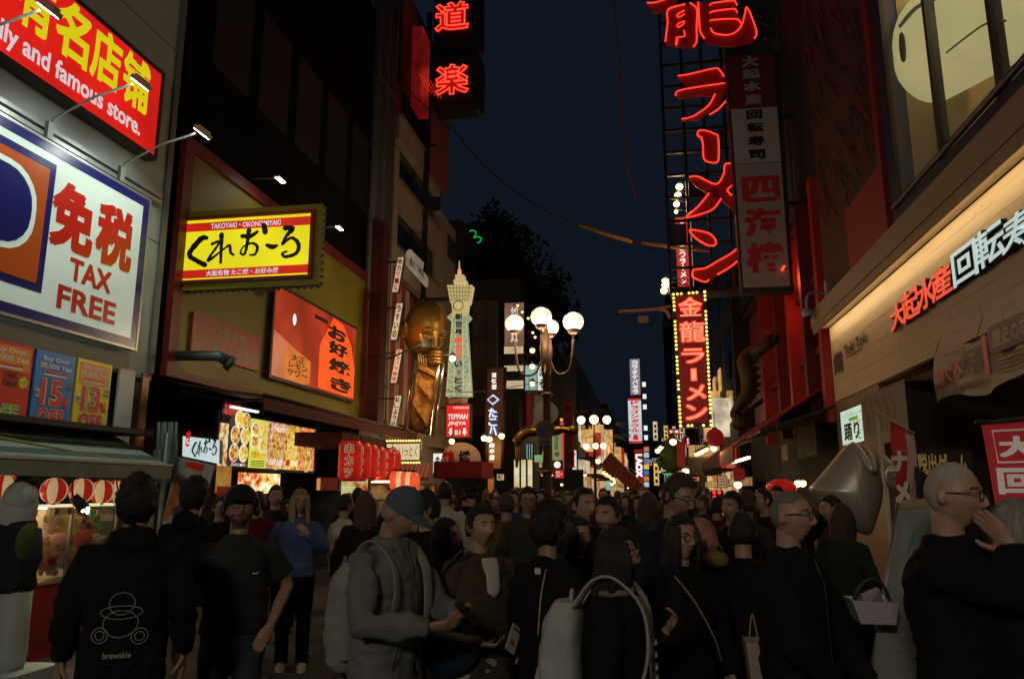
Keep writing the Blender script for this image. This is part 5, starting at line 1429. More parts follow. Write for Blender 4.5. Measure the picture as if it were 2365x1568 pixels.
# ================================================================== overhead cables
cabm = mat('cable', (.02, .02, .02), .7); cabo = mat('cable_wrap', (.42, .20, .05), .7, grain=.3, gscale=6)
def cable(label, pts, r, m, wrap=None):
    P = [tuple(hit(d, 'y', Y)) for d, Y in pts]
    C_ = empty('overhead_cable', P[0], label, 'cable')
    L_ = [tuple(Vector(p) - Vector(P[0])) for p in smooth_path(P, 8)]
    MB().tube(L_, r, 6).build('cable', m, C_)
    return C_, L_, P
C1, _, P0 = cable('long sagging cable from the neon box across the street', [((1040, 290), 21), ((1120, 385), 20.6), ((1230, 470), 20.2), ((1340, 523), 20), ((1470, 558), 19.6), ((1640, 578), 19)], .02, cabm)
P = [Vector(tuple(hit(d, 'y', Y))) - Vector(P0[0]) for d, Y in [((1338, 519), 20), ((1400, 541), 19.8), ((1460, 559), 19.65)]]
MB().tube([tuple(p) for p in P], .05, 8).build('orange_sleeve', cabo, C1)
P = [Vector(tuple(hit(d, 'y', Y))) - Vector(P0[0]) for d, Y in [((1482, 561), 19.55), ((1560, 572), 19.2), ((1645, 580), 19)]]
MB().tube([tuple(p) for p in P], .045, 8).build('orange_sleeve', cabo, C1)
cable('thin reddish cable hanging straight down in the middle of the sky', [((1418, 0), 22), ((1432, 170), 22), ((1445, 360), 22), ((1457, 410), 22), ((1470, 460), 22)], .025, mat('cable_red', (.25, .08, .04), .7))
cable('cable over the red pillars across the cream wall', [((915, 170), 19.5), ((960, 225), 19.6), ((1040, 300), 19.8)], .015, cabm)
cable('thin cross wires between the left fronts and the street lamp', [((1020, 900), 17), ((1100, 905), 16), ((1262, 880), 15)], .008, cabm)

# small far shop lights along both sides of the street
rnd = random.Random(11)
cols_ = {'red': (.55, .025, .02), 'amber': (.9, .42, .10), 'white': (.7, .72, .62), 'cream': (.8, .58, .30), 'green': (.10, .32, .14), 'yellow': (.75, .5, .10), 'orange': (.8, .22, .05), 'ivory': (.8, .68, .45), 'teal': (.16, .38, .34)}
names_ = list(cols_)
spots = []
for k in range(60):
    left = k % 5 < 3
    d = (rnd.uniform(1170, 1345), rnd.uniform(965, 1122)) if left else (rnd.uniform(1490, 1700), rnd.uniform(1000, 1122))
    c_ = names_[k % 9]; Y = rnd.uniform(34, 60)
    w_, h_ = rnd.choice([(.22, .8), (.6, .25), (.25, 1.1), (.4, .4), (.9, .22)])
    spots.append((d[0], d, c_, Y, w_, h_, left))
spots.sort()
seen = {}
for _, d, c_, Y, w_, h_, left in spots:
    shp = 'tall' if h_ > w_ * 1.5 else 'wide' if w_ > h_ * 1.5 else 'square'
    key = (c_, shp, left); seen[key] = seen.get(key, 0) + 1
    S = Sign('shop_sign', '%s %s shop sign far down the %s side%s' % (shp, c_, 'left' if left else 'right', ['', ', nearer the middle', ', nearest the middle', ', the last'][min(3, seen[key] - 1)]), 'sign', ('y', Y), d, 'small lit shop signs far down the street')
    S.box('case', (-.04, -.04, w_ + .04, h_ + .04), -.15, -.01, BLACK)
    S.box('face', (0, 0, w_, h_), -.01, .0, litmat('far_' + c_, cols_[c_], .85, .5, 3, light=False))
    for q_ in range(3):
        if h_ > w_: S.box('mark', (w_ * .25, h_ * (.12 + .28 * q_), w_ * .75, h_ * (.28 + .28 * q_)), .0, .02, inkm if c_ != 'red' else ww)
        else: S.box('mark', (w_ * (.1 + .3 * q_), h_ * .25, w_ * (.27 + .3 * q_), h_ * .75), .0, .02, inkm if c_ != 'red' else ww)
for k in range(14):
    d = (rnd.uniform(1180, 1560), rnd.uniform(1085, 1128))
    warm_bulb(d, rnd.uniform(24, 50), rnd.uniform(.04, .09), 9, 'tiny warm lamp low over the far crowd at the %s' % ('left' if d[0] < 1300 else 'middle' if d[0] < 1430 else 'right'), 'tiny warm lamps over the far crowd', (0, .3, .2))

# warm lit shop fronts and windows lining the far street
wmats = [foodmat('front_a', (.55, .30, .10), (.85, .62, .30), (.06, .02, .01), .75, 5, light=True), foodmat('front_b', (.50, .36, .18), (.8, .75, .5), (.08, .04, .02), .65, 4, light=True), foodmat('front_c', (.45, .12, .04), (.8, .4, .15), (.04, .01, .0), .6, 6, light=True)]
bandm = [litmat('band_amber', (.75, .42, .14), .75, .5, 2, light=False), litmat('band_ivory', (.72, .62, .42), .7, .5, 2, light=False), litmat('band_red', (.5, .03, .02), .6, .4, 2, light=False)]
def far_fronts(x, y0, y1, nrm, lab):
    F_ = empty('shop_row', (x, y0, 0), lab, 'shop front')
    y = 0; k = 0
    while y < y1 - y0 - 3:
        w_ = rnd.uniform(2.4, 4.2); h0 = rnd.uniform(2.3, 2.7)
        MB().box((0, y + .1, .3), (.04 * nrm, y + w_ - .1, h0)).build('shop_opening', wmats[k % 3], F_)
        MB().box((0, y + .1, h0 + .12), (rnd.uniform(.05, .3) * nrm, y + w_ - .2, h0 + rnd.uniform(.5, .9))).build('fascia_sign', bandm[rnd.randrange(3)], F_)
        MB().box((0, y, h0), (.9 * nrm, y + w_, h0 + .08)).build('awning', awr, F_)
        for z_ in (4.3, 6.0):
            if rnd.random() < .65: MB().box((0, y + .5, z_), (.05 * nrm, y + 1.5, z_ + 1.0)).build('window', bandm[rnd.randrange(2)] if rnd.random() < .5 else darkglass, F_)
        if rnd.random() < .7: MB().box((0, y + w_ * .5, 3.8), (.8 * nrm, y + w_ * .5 + .12, rnd.uniform(5, 7))).build('blade_sign', bandm[rnd.randrange(3)], F_)
        if rnd.random() < .5: MB().box((0, y + .3, 3.5), (.35 * nrm, y + 1.0, 3.95)).build('air_conditioner', mat('ac_grey', (.2, .2, .19), .6), F_)
        y += w_; k += 1
far_fronts(-5.55, 33.6, 40.2, 1, 'row of lit shop fronts just beyond the brown wooden sign')
far_fronts(-3.55, 42, 74, 1, 'long row of lit shop fronts far down the left side')
far_fronts(-3.35, 77, 128, 1, 'farthest row of lit shop fronts on the left')
far_fronts(3.5, 30.5, 46, -1, 'row of lit shop fronts past the scaffold on the right')
far_fronts(3.35, 63, 116, -1, 'farthest row of lit shop fronts on the right')
# ================================================================== right: sushi shop with glowing plank fascia
PR = ('x', XR, -1)
zb_cap = hit((1915, 760), 'x', XR).z           # underside of the glowing beam
yF = 15.2
zc = zb_cap
SH = empty('sushi_shop', (XR, yF, 0), 'sushi shop building with beige plank fascia and a warm light strip under its beam', 'building')
plankm = [mat('plank%d' % k, c, .5, grain=.18, gscale=3, stretch=(1, .3, 5), bump=.12) for k, c in enumerate(((.45, .37, .25), (.44, .36, .245), (.46, .38, .255)))]
zf0 = hit(Z('B4', 1545, 1000), 'x', XR).z      # bottom of fascia
Lf = yF + 4
MB().box((.03, -Lf, zf0 - .02), (.3, 0, zc + .6)).build('fascia_wall', mat('backing', (.1, .07, .04), .8), SH)
rows = 9
for r_ in range(rows):
    z0 = zf0 + (zc - zf0) * r_ / rows; z1 = zf0 + (zc - zf0) * (r_ + 1) / rows - .002
    y = 0; q = r_ * .7
    while y > -Lf:
        ln = 1.2 + (q * 7919 % 97) / 97 * 1.2; q += 1
        y2 = max(-Lf, y - ln)
        MB().box((0 + .0015 * (int(q) % 3), y2 + .002, z0), (.03, y - .002, z1)).build('plank', plankm[int(q * 3) % 3], SH)
        y = y2
# far end return of the fascia goes down to the ground as a pier
zpost = hit(Z('B4', 1050, 740), 'x', XR).z
MB().box((.0, -2.75, 0), (.3, -.0, zf0 - .02)).build('pier', mat('pier_tan', (.16, .115, .065), .6, grain=.15), SH)
beam = mat('beam_beige', (.30, .24, .16), .6, grain=.12, gscale=3)
MB().box((-.32, -Lf, zc + .02), (.0, 0.05, zc + .34)).build('beam', beam, SH)
MB().box((-.30, -Lf, zc - .10), (-.26, 0.03, zc + .02)).build('beam_lip', beam, SH)
led = mat('led_strip', (1, .7, .3), .4, emit=9.5, ecol=(1, .70, .36))
MB().box((-.255, -Lf, zc - .085), (-.245, -.02, zc + .0)).build('light_strip', led, SH)
# recess ceiling, back wall, floor slab of upper storey
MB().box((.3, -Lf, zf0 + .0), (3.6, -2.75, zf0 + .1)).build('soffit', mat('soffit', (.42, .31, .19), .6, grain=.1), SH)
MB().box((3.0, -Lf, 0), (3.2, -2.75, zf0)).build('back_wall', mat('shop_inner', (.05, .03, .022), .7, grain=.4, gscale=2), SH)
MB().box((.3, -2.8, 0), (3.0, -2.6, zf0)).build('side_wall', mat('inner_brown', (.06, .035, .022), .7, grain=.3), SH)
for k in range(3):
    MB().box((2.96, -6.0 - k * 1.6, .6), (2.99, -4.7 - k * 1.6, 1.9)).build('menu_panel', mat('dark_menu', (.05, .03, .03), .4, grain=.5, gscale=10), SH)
# downlights
for k, (x, y) in enumerate(((1700, 1115), (1752, 1088))):
    p = hit(Z('B4', x, y), 'z', zf0 - .03)
    L = empty('downlight', p, ['left', 'right'][k] + ' glowing round ceiling lamp under the plank fascia', 'lamp', 'pair of ceiling lamps')
    MB().lathe([(0, 0), (.16, 0), (.16, .03), (0, .03)], 18).build('housing', BLACK, L)
    MB().lathe([(0, -.02), (.13, -.02), (.15, 0), (0, 0)], 18).build('diffuser', mat('down_glow', (1, .8, .55), .3, emit=6, ecol=(1, .74, .42)), L)
    ld = bpy.data.lights.new('down', 'POINT'); ld.energy = 16; ld.color = (1, .72, .42); ld.shadow_soft_size = .12
    lo = bpy.data.objects.new('bulb', ld); COL.objects.link(lo); lo.parent = L; lo.location = (0, 0, -.12)
MB().box((2.7, -9, zf0 - .05), (2.74, -3, zf0 - .02)).build('edge_light', mat('edge_warm', (1, .6, .2), .4, emit=1.6, ecol=(1, .55, .16)), SH)

# fascia letters: red and white channel letters standing proud of the planks
S = Sign('channel_letters', 'red lit channel letters, four characters on the plank fascia', 'sign', ('x', XR - .02, -1), Z('B4', 1520, 750))
cred_l = mat('channel_red', (.8, .06, .03), .35, emit=.62, ecol=(1, .10, .04), light=False); cred_d = mat('channel_side', (.20, .008, .008), .4)
def channel(S, ch, k0, k1, face, side, bold=.02, ext=.05):
    # k0 bottom-left px, k1 top-right px
    r = S.rect(k0, k1)
    S.text(ch, r, side, .01, bold=bold + .025, ext=ext, name='letter_body')
    o = S.text(ch, r, face, .03 + 2 * ext * .9, bold=bold, name='letter_face')
    me, w, h = textmesh(ch, bold + .025, 0, ext); zs = ((r[2] - r[0]) / w + (r[3] - r[1]) / h) / 2
    o.location.z = .01 + 2 * ext * zs + .006
channel(S, '大', Z('B4', 1505, 745), Z('B4', 1590, 515), cred_l, cred_d)
channel(S, '起', Z('B4', 1590, 690), Z('B4', 1685, 415), cred_l, cred_d)
channel(S, '水', Z('B4', 1690, 615), Z('B4', 1785, 345), cred_l, cred_d)
channel(S, '産', Z('B4', 1785, 555), Z('B4', 1900, 260), cred_l, cred_d)
S = Sign('channel_letters', 'pale teal lit channel letters cut by the right edge of the photo', 'sign', ('x', XR - .02, -1), Z('B4', 1930, 460))
cw_l = mat('channel_white', (.45, .62, .62), .35, emit=.72, ecol=(.50, .68, .68), light=True); cw_d = mat('channel_dark', (.012, .012, .014), .5)
channel(S, '回', Z('B4', 1935, 455), Z('B4', 2075, 110), cw_l, cw_d, .015)
channel(S, '転', Z('B4', 2085, 350), Z('B4', 2255, -40), cw_l, cw_d, .015)
channel(S, '寿', Z('B4', 2275, 240), Z('B4', 2480, -150), cw_l, cw_d, .015)
channel(S, '司', Z('B4', 2500, 160), Z('B4', 2740, -290), cw_l, cw_d, .015)
S = Sign('black_letters', 'small black latin letters and a black mark on the far end of the planks', 'sign', ('x', XR - .006, -1), Z('B4', 1100, 1030))
W_ = S.uv(Z('B4', 1330, 950))[0]; H1 = S.uv(Z('B4', 1150, 860))[1]
S.text('Toki Toki', (W_ * .36, H1 * .60, W_, H1 * 1.12), inkm, .006, bold=.02)
S.text('company', (W_ * .42, H1 * .38, W_ * .88, H1 * .55), inkm, .006, bold=.02)
S.text('鮨', (0, 0, W_ * .30, H1 * 1.05), inkm, .006, bold=.04)
# cloth banner under the fascia
S = Sign('cloth_banner', 'cream cloth banner with red and black tuna lettering tied under the fascia', 'banner', ('x', XR - .16, -1), Z('B4', 1780, 1190))
W_ = S.uv(Z('B4', 2500, 1000))[0]; v0 = 0; v1 = S.uv(Z('B4', 1805, 900))[1]
mb = MB(); n = 40; vs = []; fs = []
for i in range(n + 1):
    for j in range(7):
        t = i / n; s_ = j / 6
        vs.append((W_ * t + .06 * s_, v0 + (v1 * 1.15 - v0) * s_ + .05 * sin(t * pi * 3) - .04, .03 * sin(t * 22 + s_ * 3)))
for i in range(n):
    for j in range(6):
        fs.append((i * 7 + j, (i + 1) * 7 + j, (i + 1) * 7 + j + 1, i * 7 + j + 1))
mb.add(vs, fs, 0, True); mb.build('cloth', mat('banner_cream', (.62, .56, .40), .8, grain=.12), S.root)
S.text('京', (W_ * .07, v1 * .22, W_ * .17, v1 * .72), redp, .05, bold=.06)
S.text('ぐろ', (W_ * .18, v1 * .3, W_ * .35, v1 * .75), redp, .05, bold=.03)
S.text('街道', (W_ * .37, v1 * .32, W_ * .58, v1 * .85), inkm, .05, bold=.02)
S.text('Kyo-maguro', (W_ * .2, v1 * .85, W_ * .42, v1 * .97), inkm, .05)
S.box('red_mark', (W_ * .58, v1 * .18, W_ * .62, v1 * 1.0), .045, .05, redp)
MB().prism(round_rect(W_ * .64, v1 * .55, W_ * 1.0, v1 * 1.1, .08), .045, .05).build('dark_plaque', inkm, S.root)
S.text('歴史の味', (W_ * .68, v1 * .65, W_ * .97, v1 * 1.0), dimw, .053, bold=.03)
for k in range(5): S.box('small_print', (W_ * .12, v1 * (.06 + .03 * k) - .02, W_ * (.5 + .06 * (k % 3)), v1 * (.07 + .03 * k) - .02), .045, .05, mat('print_grey', (.2, .18, .14), .8))
for k in range(4): S.box('small_print', (W_ * .66, v1 * (.18 + .08 * k), W_ * (.95 - .05 * (k % 2)), v1 * (.20 + .08 * k)), .045, .05, _M['print_grey'])
for t in (.03, .5, .97): MB().tube([(W_ * t, v1 * 1.1, 0), (W_ * t, v1 * 1.1 + .2, -.08)], .006, 5).build('tie', _M['print_grey'], S.root)

# upper storey: blue walls, big corner window with fish lantern
bluem = mat('wall_blue', (.02, .035, .10), .6, grain=.2, gscale=2)
zu = zc + .34
UP = empty('upper_storey', (XR, 11.1, zu), 'dark blue upper storey with a large window over the sushi shop', 'building')
def uzp(x, y): q = hit(Z('B3', x, y), 'x', XR); return (q.y - 11.1, q.z - zu)
wl_y = uzp(1450, 700)[0]      # left side of window
wz0 = uzp(1535, 1370)[1]
MB().box((0, wl_y, -.0), (.25, 0, 8)).build('wall', bluem, UP)
MB().box((-.02, wl_y - 9, 0), (.25, wl_y, wz0)).build('wall', mat('wall_navy', (.012, .018, .05), .6), UP)
MB().box((.0, wl_y - 9, 4.6), (.25, wl_y, 8)).build('lintel', bluem, UP)
MB().tube([(-.05, wl_y - 9, wz0 + .04), (-.05, wl_y + .05, wz0 + .04)], .04, 8).build('sill_pipe', mat('navy_pipe', (.012, .02, .06), .5), UP)
teal = mat('frame_teal', (.13, .17, .14), .5)
for k in range(5):
    w_ = MB().box((.04, wl_y - 1.55 * (k + 1) + .04, wz0), (.05, wl_y - 1.55 * k - .04, 4.6)).build('window_pane', mat('window_glass', (.8, .85, .8), .04, alpha=.09), UP)
    MB().box((.0, wl_y - 1.55 * k - .06, wz0), (.12, wl_y - 1.55 * k + .02, 4.6)).build('mullion', mat('mullion_dark', (.04, .035, .025), .5), UP)
    MB().box((1.45, wl_y - 1.55 * k - .42, wz0), (1.6, wl_y - 1.55 * k - .1, 4.6)).build('inner_column', teal, UP)
MB().box((2.2, wl_y - 9, 0), (2.3, .6, 5)).build('room_wall', mat('room_olive', (.32, .27, .12), .8, grain=.2, gscale=.8), UP)
MB().box((.25, -.3, 0), (2.2, -.2, 5)).build('room_wall', mat('room_tan', (.40, .28, .14), .8), UP)
MB().box((.25, wl_y - 9, 4.7), (2.2, 0, 4.8)).build('room_ceiling', mat('room_ceiling', (.35, .3, .16), .8), UP)
MB().box((.25, wl_y - 9, wz0 - .6), (2.2, 0, wz0 - .5)).build('room_floor', mat('room_floor', (.2, .12, .06), .6), UP)
ldm = mat('room_lamp', (1, .85, .5), .3, emit=9, ecol=(1, .8, .5))
for k in range(3):
    MB().lathe([(0, 0), (.12, 0), (.12, .04), (0, .04)], 14, c=(1.25, wl_y - .9 - 1.7 * k, 4.62)).build('ceiling_lamp', ldm, UP)
    ld = bpy.data.lights.new('room_light', 'POINT'); ld.energy = 34; ld.color = (1, .85, .5); ld.shadow_soft_size = .2
    lo = bpy.data.objects.new('bulb', ld); COL.objects.link(lo); lo.parent = UP; lo.location = (1.25, wl_y - .9 - 1.7 * k, 3.9)
# curtains: pleated
mb = MB(); base = wl_y - 2.75
for k in range(12):
    mb.tube([(.5, base - .04 * k - .0, 2.6), (.5, base - .035 * k - .15, 1.6), (.48, base - .012 * k - .35, wz0 + .05)], [.022, .022, .012], 6)
mb.build('curtain', mat('curtain', (.40, .36, .22), .8), UP)
# fish lantern
fx = XR + .62
FISH = Sign('fish_lantern', 'giant pale paper fish with round eye hanging inside the upper window', 'lantern', ('x', fx, -1), Z('B3', 1545, 700))
fm = mat('fish_paper', (.70, .66, .40), .6, emit=.42, ecol=(.80, .74, .34), grain=.08, gscale=1.5)
pts = [(1412, 500), (1425, 420), (1470, 290), (1560, 120), (1680, -30), (1850, -150), (2100, -210), (2300, -150), (2420, 0), (2430, 180), (2350, 350), (2200, 450), (2000, 560), (1850, 640), (1740, 690), (1640, 695), (1560, 675), (1490, 620), (1435, 565)]
P = [FISH.uv(Z('B3', *p)) for p in pts]
cxf = sum(p[0] for p in P) / len(P); cyf = sum(p[1] for p in P) / len(P)
P = smooth_path(P, 3, True)
rings = []
for t in [0, .12, .3, .5, .7, .85, .95, 1.0]:
    sc = sin(t * pi / 2); dz = .5 * cos(t * pi / 2)
    rings.append([(cxf + (a - cxf) * sc if sc > 0 else cxf + (a - cxf) * .02, cyf + (b2 - cyf) * (sc if sc > 0 else .02), dz) for a, b2 in P])
back = [[(a, b2, -z_) for a, b2, z_ in r_] for r_ in rings[:-1]][::-1]
mb = MB(); mb.loft(rings + back); mb.build('body', fm, FISH.root)
def fuv(d, n):
    q_ = hit(d, 'x', fx - n) - FISH.o
    return (q_.dot(FISH.u), q_.z)
u, v = fuv(Z('B3', 1548, 315), .3)
def onfish(u, v):
    # approximate front surface height
    best = 1e9
    for a, b2 in P: best = min(best, sqrt((a - cxf) ** 2 + (b2 - cyf) ** 2) if False else best)
    ang = atan2(v - cyf, u - cxf); R_ = max((sqrt((a - cxf) ** 2 + (b2 - cyf) ** 2) for a, b2 in P if abs((atan2(b2 - cyf, a - cxf) - ang + pi) % (2 * pi) - pi) < .12), default=1)
    s_ = min(.99, sqrt((v - cyf) ** 2 + (u - cxf) ** 2) / R_)
    return .5 * sqrt(1 - s_ * s_)
zf = .3
for _i in range(5):
    u, v = fuv(Z('B3', 1548, 315), zf); zf = onfish(u, v) + .03

sc_ = FISH.pxs(Z('B3', 1548, 315)) * .349
ink2 = mat('fish_ink', (.10, .09, .05), .6)
for rr_, w2 in ((92, .018), (76, .012), (58, .014)):
    FISH.neon([(u + rr_ * .36 * sc_ * cos(a * pi / 12), v + rr_ * sc_ * sin(a * pi / 12)) for a in range(24)], ink2, w2, zf, closed=True, px=False, name='eye_ring')
MB().prism([(u + 42 * .4 * sc_ * cos(a * pi / 10), v + 42 * sc_ * sin(a * pi / 10)) for a in range(20)], zf - .03, zf + .02).build('pupil', ink2, FISH.root)
FISH.neon([fuv(Z('B3', *p), .3) for p in ((1425, 500), (1450, 485), (1520, 520), (1535, 560), (1500, 600))], ink2, .012, .3, name='mouth_line', px=False)
FISH.neon([fuv(Z('B3', *p), .52) for p in ((1840, 350), (1980, 240), (2100, 160), (2230, 140))], mat('fish_fin_line', (.3, .27, .15), .6), .012, .52, name='fin_line', px=False)
FISH.neon([fuv(Z('B3', *p), .52) for p in ((1500, 180), (1600, 60), (1760, -20))], mat('fish_shade', (.22, .20, .28), .6), .03, .45, name='back_line', px=False)
MB().tube([(cxf, cyf + .5, 0), (cxf, cyf + 1.6, 0)], .008, 5).build('hanger', BLACK, FISH.root)

# mural building beyond with red streaks
MU = empty('mural_building', (XR, 11.15, 0), 'dark tall building painted with red and green streaks beyond the blue storey', 'building')
mm = mat('mural', (.10, .02, .015), .7, col2=(.022, .028, .02), gscale=2.2, stretch=(1, 2.2, .7))
nt = mm.node_tree
for n_ in nt.nodes:
    if n_.type == 'TEX_NOISE': n_.inputs['Distortion'].default_value = 2.5; n_.inputs['Scale'].default_value = 1.7
zm0 = hit(Z('B4', 1110, 430), 'x', XR).z
MB().box((.02, 0, zc + .45), (2, 4.2, 17)).build('painted_wall', mm, MU)
MB().box((-.06, .0, zc + .45), (.04, .18, 17)).build('red_edge', mat('mural_red', (.24, .015, .015), .6), MU)
MB().box((-.03, .2, zc + .45), (.018, 2.2, 6.4)).build('red_panel', mat('mural_red', (.24, .015, .015), .6), MU)
rnd = random.Random(4)
vr = [mat('vine_red', (.34, .05, .03), .7), mat('vine_brown', (.12, .07, .035), .7), mat('vine_green', (.05, .07, .035), .7)]
for k in range(90):
    y = rnd.uniform(.4, 3.9); z = rnd.uniform(6.2, 12.5); ln = rnd.uniform(.3, 1.4); a = rnd.uniform(.7, 1.4)
    MB().tube(smooth_path([(0, y, z), (-.05, y + ln * cos(a) * .5, z + ln * .6 * sin(a)), (0, y + ln * cos(a), z + ln * sin(a))], 3), [.006] + [.016] * 5 + [.006], 5).build('vine', vr[k % 3], MU)
# camera dome on bracket
p = hit(Z('B4', 920, 620), 'x', XR - .45)
CC = empty('security_camera', p, 'white dome security camera on a bent bracket by the fascia end', 'security camera')
cwm = mat('cctv_white', (.34, .33, .32), .5)
MB().sphere((0, 0, .02), (.11, .11, .10), 16, 12).build('dome', cwm, CC); MB().sphere((0, 0, -.05), (.075, .075, .08), 14, 10).build('lens_dome', mat('dark_dome', (.01, .01, .012), .1), CC)
MB().tube(smooth_path([(0, 0, .1), (0, 0, .28), (.08, 0, .4), (.25, 0, .38), (.42, 0, .34)], 4), .025, 8).build('arm', cwm, CC)
MB().box((.36, -.08, .1), (.5, .1, .62)).build('mount', cwm, CC)

# ================================================================== ramen block with scaffold, vertical signs
RB = empty('ramen_building', (XR, 15.5, 0), 'dark building with red lit walls and red posts behind the ramen signs', 'building')
redw = mat('wall_red', (.15, .012, .008), .6, grain=.3, gscale=1.2)
redw2 = mat('wall_red_bright', (.42, .025, .015), .55, grain=.2, gscale=1)
MB().box((.3, 0, 0), (8, 14, 3.6)).build('ground_floor_wall', dk1, RB)
MB().box((.5, 0, 3.6), (8, 14, 8.2)).build('red_wall', redw2, RB)
MB().box((.2, -.2, 8.2), (8, 14, 20)).build('upper_wall', mat('upper_dark_r', (.03, .027, .03), .8, grain=.4), RB)
for k, y in enumerate((.6, 2.2, 4.0, 5.8, 8.4)):
    MB().box((.05, y, 3.0), (.45, y + .28, 8.2)).build('red_post', redw if k % 2 else redw2, RB)
for z in (4.6, 6.2, 7.9): MB().box((.25, 0, z), (.5, 14, z + .16)).build('red_beam', redw, RB)
for k in range(4):
    MB().box((.46, .95 + 1.7 * k + (0.3 if k > 1 else 0), 5.0), (.505, 1.9 + 1.7 * k, 6.0)).build('window', darkglass, RB)
# uplight inside red gallery
ld = bpy.data.lights.new('red_gallery', 'POINT'); ld.energy = 36; ld.color = (1, .16, .06); ld.shadow_soft_size = .2
lo = bpy.data.objects.new('red_gallery_tube', ld); COL.objects.link(lo); lo.parent = RB; lo.location = (-.35, 3.0, 6.6)
MB().tube([(-.35, 1.8, 6.6), (-.35, 4.2, 6.6)], .03, 6).build('neon_tube', neon_r, RB)

# steel scaffold
SCY = 18.9
SF = Sign('sign_scaffold', 'tall dark steel lattice frame behind the red neon characters', 'scaffold', ('y', SCY), (1549, 678))
grd = mat('lattice_steel', (.022, .022, .025), .5, .5)
(ua, va), (ub, vb2) = SF.uv((1549, 678)), SF.uv((1700, -60))
for k in range(5):
    u = ua + (ub - ua) * k / 4
    MB().box((u - .035, va, -.05), (u + .035, vb2, .05)).build('column', grd, SF.root)
kz = 0; v = va
while v < vb2:
    MB().box((ua, v, -.04), (ub + .9, v + .06, .04)).build('crossbar', grd, SF.root)
    v += .62
MB().box((ua, va, -.6), (ub + .9, va + .12, -.05)).build('ledge', grd, SF.root)
for k in range(4):
    MB().box((ua + (ub - ua) * k / 4 + .05, va + 1.3 + .62 * k * 2, -.14), (ua + (ub - ua) * (k + 1) / 4 - .05, va + 1.85 + 1.24 * k, -.10)).build('panel', mat('panel_bluish', (.02, .03, .06), .5), SF.root)
# neon characters traced
NS = Sign('neon_ramen_sign', 'huge red neon characters reading ramen running up the steel frame', 'neon sign', ('y', 18.55), (1560, 660))
nf = mat('neon_face', (.22, .008, .006), .5, emit=.07, ecol=(.5, .012, .006), light=False)
nt_ = mat('neon_tube_red', (1, .2, .1), .3, emit=1.7, ecol=(1.0, .035, .018))
TR_ = .021
def N(k, *pts, closed=False, smooth=True): NS.neon(ZL(k, pts), nt_, TR_, .16, closed=closed, smooth=smooth)
def NP(k, *pts):
    NS.poly(ZL(k, pts), nf, .0, .10, name='letter_body')
NP('B3', (60, 525), (130, 515), (290, 478), (330, 482), (363, 530), (350, 548), (130, 585))
NP('B3', (45, 650), (60, 625), (370, 572), (380, 600), (340, 690), (200, 800), (85, 808), (160, 790), (260, 720), (305, 645), (200, 645), (90, 662))
NP('B3', (190, 915), (200, 885), (245, 885), (300, 905), (325, 930), (328, 1060), (310, 1095), (235, 1075), (225, 980), (215, 930))
NP('B3', (135, 1190), (190, 1185), (310, 1235), (345, 1330), (270, 1300), (180, 1240))
NP('B3', (375, 1100), (410, 1100), (425, 1240), (385, 1275), (425, 1320), (425, 1395), (345, 1330), (290, 1400), (200, 1440), (115, 1452), (200, 1380), (265, 1295), (310, 1235), (360, 1170))
NP('B4', (140, 80), (200, 85), (270, 105), (310, 150), (300, 180), (260, 180), (200, 150), (150, 105))
NP('B4', (445, 205), (400, 240), (320, 285), (240, 330), (170, 340), (155, 370), (170, 395), (240, 420), (320, 372), (400, 325), (450, 285))
N('B3', (60, 525), (130, 515), (290, 478), (330, 482), (363, 530))
N('B3', (370, 572), (150, 605), (60, 625), (45, 652))
N('B3', (305, 645), (260, 720), (160, 790), (85, 808)); N('B3', (375, 690), (330, 740), (270, 780))
N('B3', (190, 915), (200, 885), (245, 885), (300, 905), (325, 930), (328, 1060), (310, 1095), (235, 1075), (225, 980), (215, 930), closed=True)
N('B3', (135, 1190), (190, 1185), (310, 1235), (360, 1170), (365, 1125), (375, 1102), (410, 1100))
N('B3', (265, 1295), (190, 1385), (115, 1452), (200, 1435), (290, 1400), (345, 1330)); N('B3', (415, 1245), (385, 1275), (415, 1310))
N('B4', (140, 80), (200, 85), (270, 105), (310, 150), (300, 180), (260, 180), (200, 150), (150, 105), closed=True)
N('B4', (445, 205), (400, 240), (320, 285), (240, 330), (170, 340), (155, 370), (170, 395), (240, 420), (265, 405)); N('B4', (450, 285), (400, 325), (320, 372))
# top character, cut by the frame of the photo
NP('A4', (2040, 45), (2100, 42), (2180, 15), (2200, -60), (2300, -60), (2200, 60), (2120, 95), (2080, 90))
NP('A4', (2180, 90), (2290, 55), (2300, 330), (2230, 320), (2160, 300))
NP('B3', (105, 60), (190, 30), (200, 280), (165, 335), (100, 300), (60, 270))
NP('B3', (195, 40), (430, 20), (480, 170), (440, 240), (340, 260), (480, 190), (510, 75), (577, 240), (560, 290), (400, 320), (260, 300), (205, 230))
N('A4', (2040, 45), (2100, 42), (2180, 15)); N('A4', (2290, 55), (2180, 90), (2175, 180), (2160, 300)); N('A4', (2230, 320), (2235, 270))
N('B3', (0, 85), (50, 70), (105, 58)); N('B3', (105, 95), (60, 120), (60, 140), (85, 132), (105, 118)); N('B3', (105, 165), (60, 185), (62, 205), (85, 195), (105, 178)); N('B3', (100, 225), (103, 265), (60, 270)); N('B3', (60, 280), (50, 325))
N('B3', (140, 45), (185, 90), (183, 200), (183, 300), (160, 335)); N('B3', (193, 40), (200, 150), (208, 235), (235, 280))
N('B3', (268, 62), (300, 46), (420, 32), (438, 40), (450, 62)); N('B3', (270, 112), (300, 100), (420, 86), (440, 92), (450, 110)); N('B3', (270, 165), (300, 157), (440, 152), (475, 180))
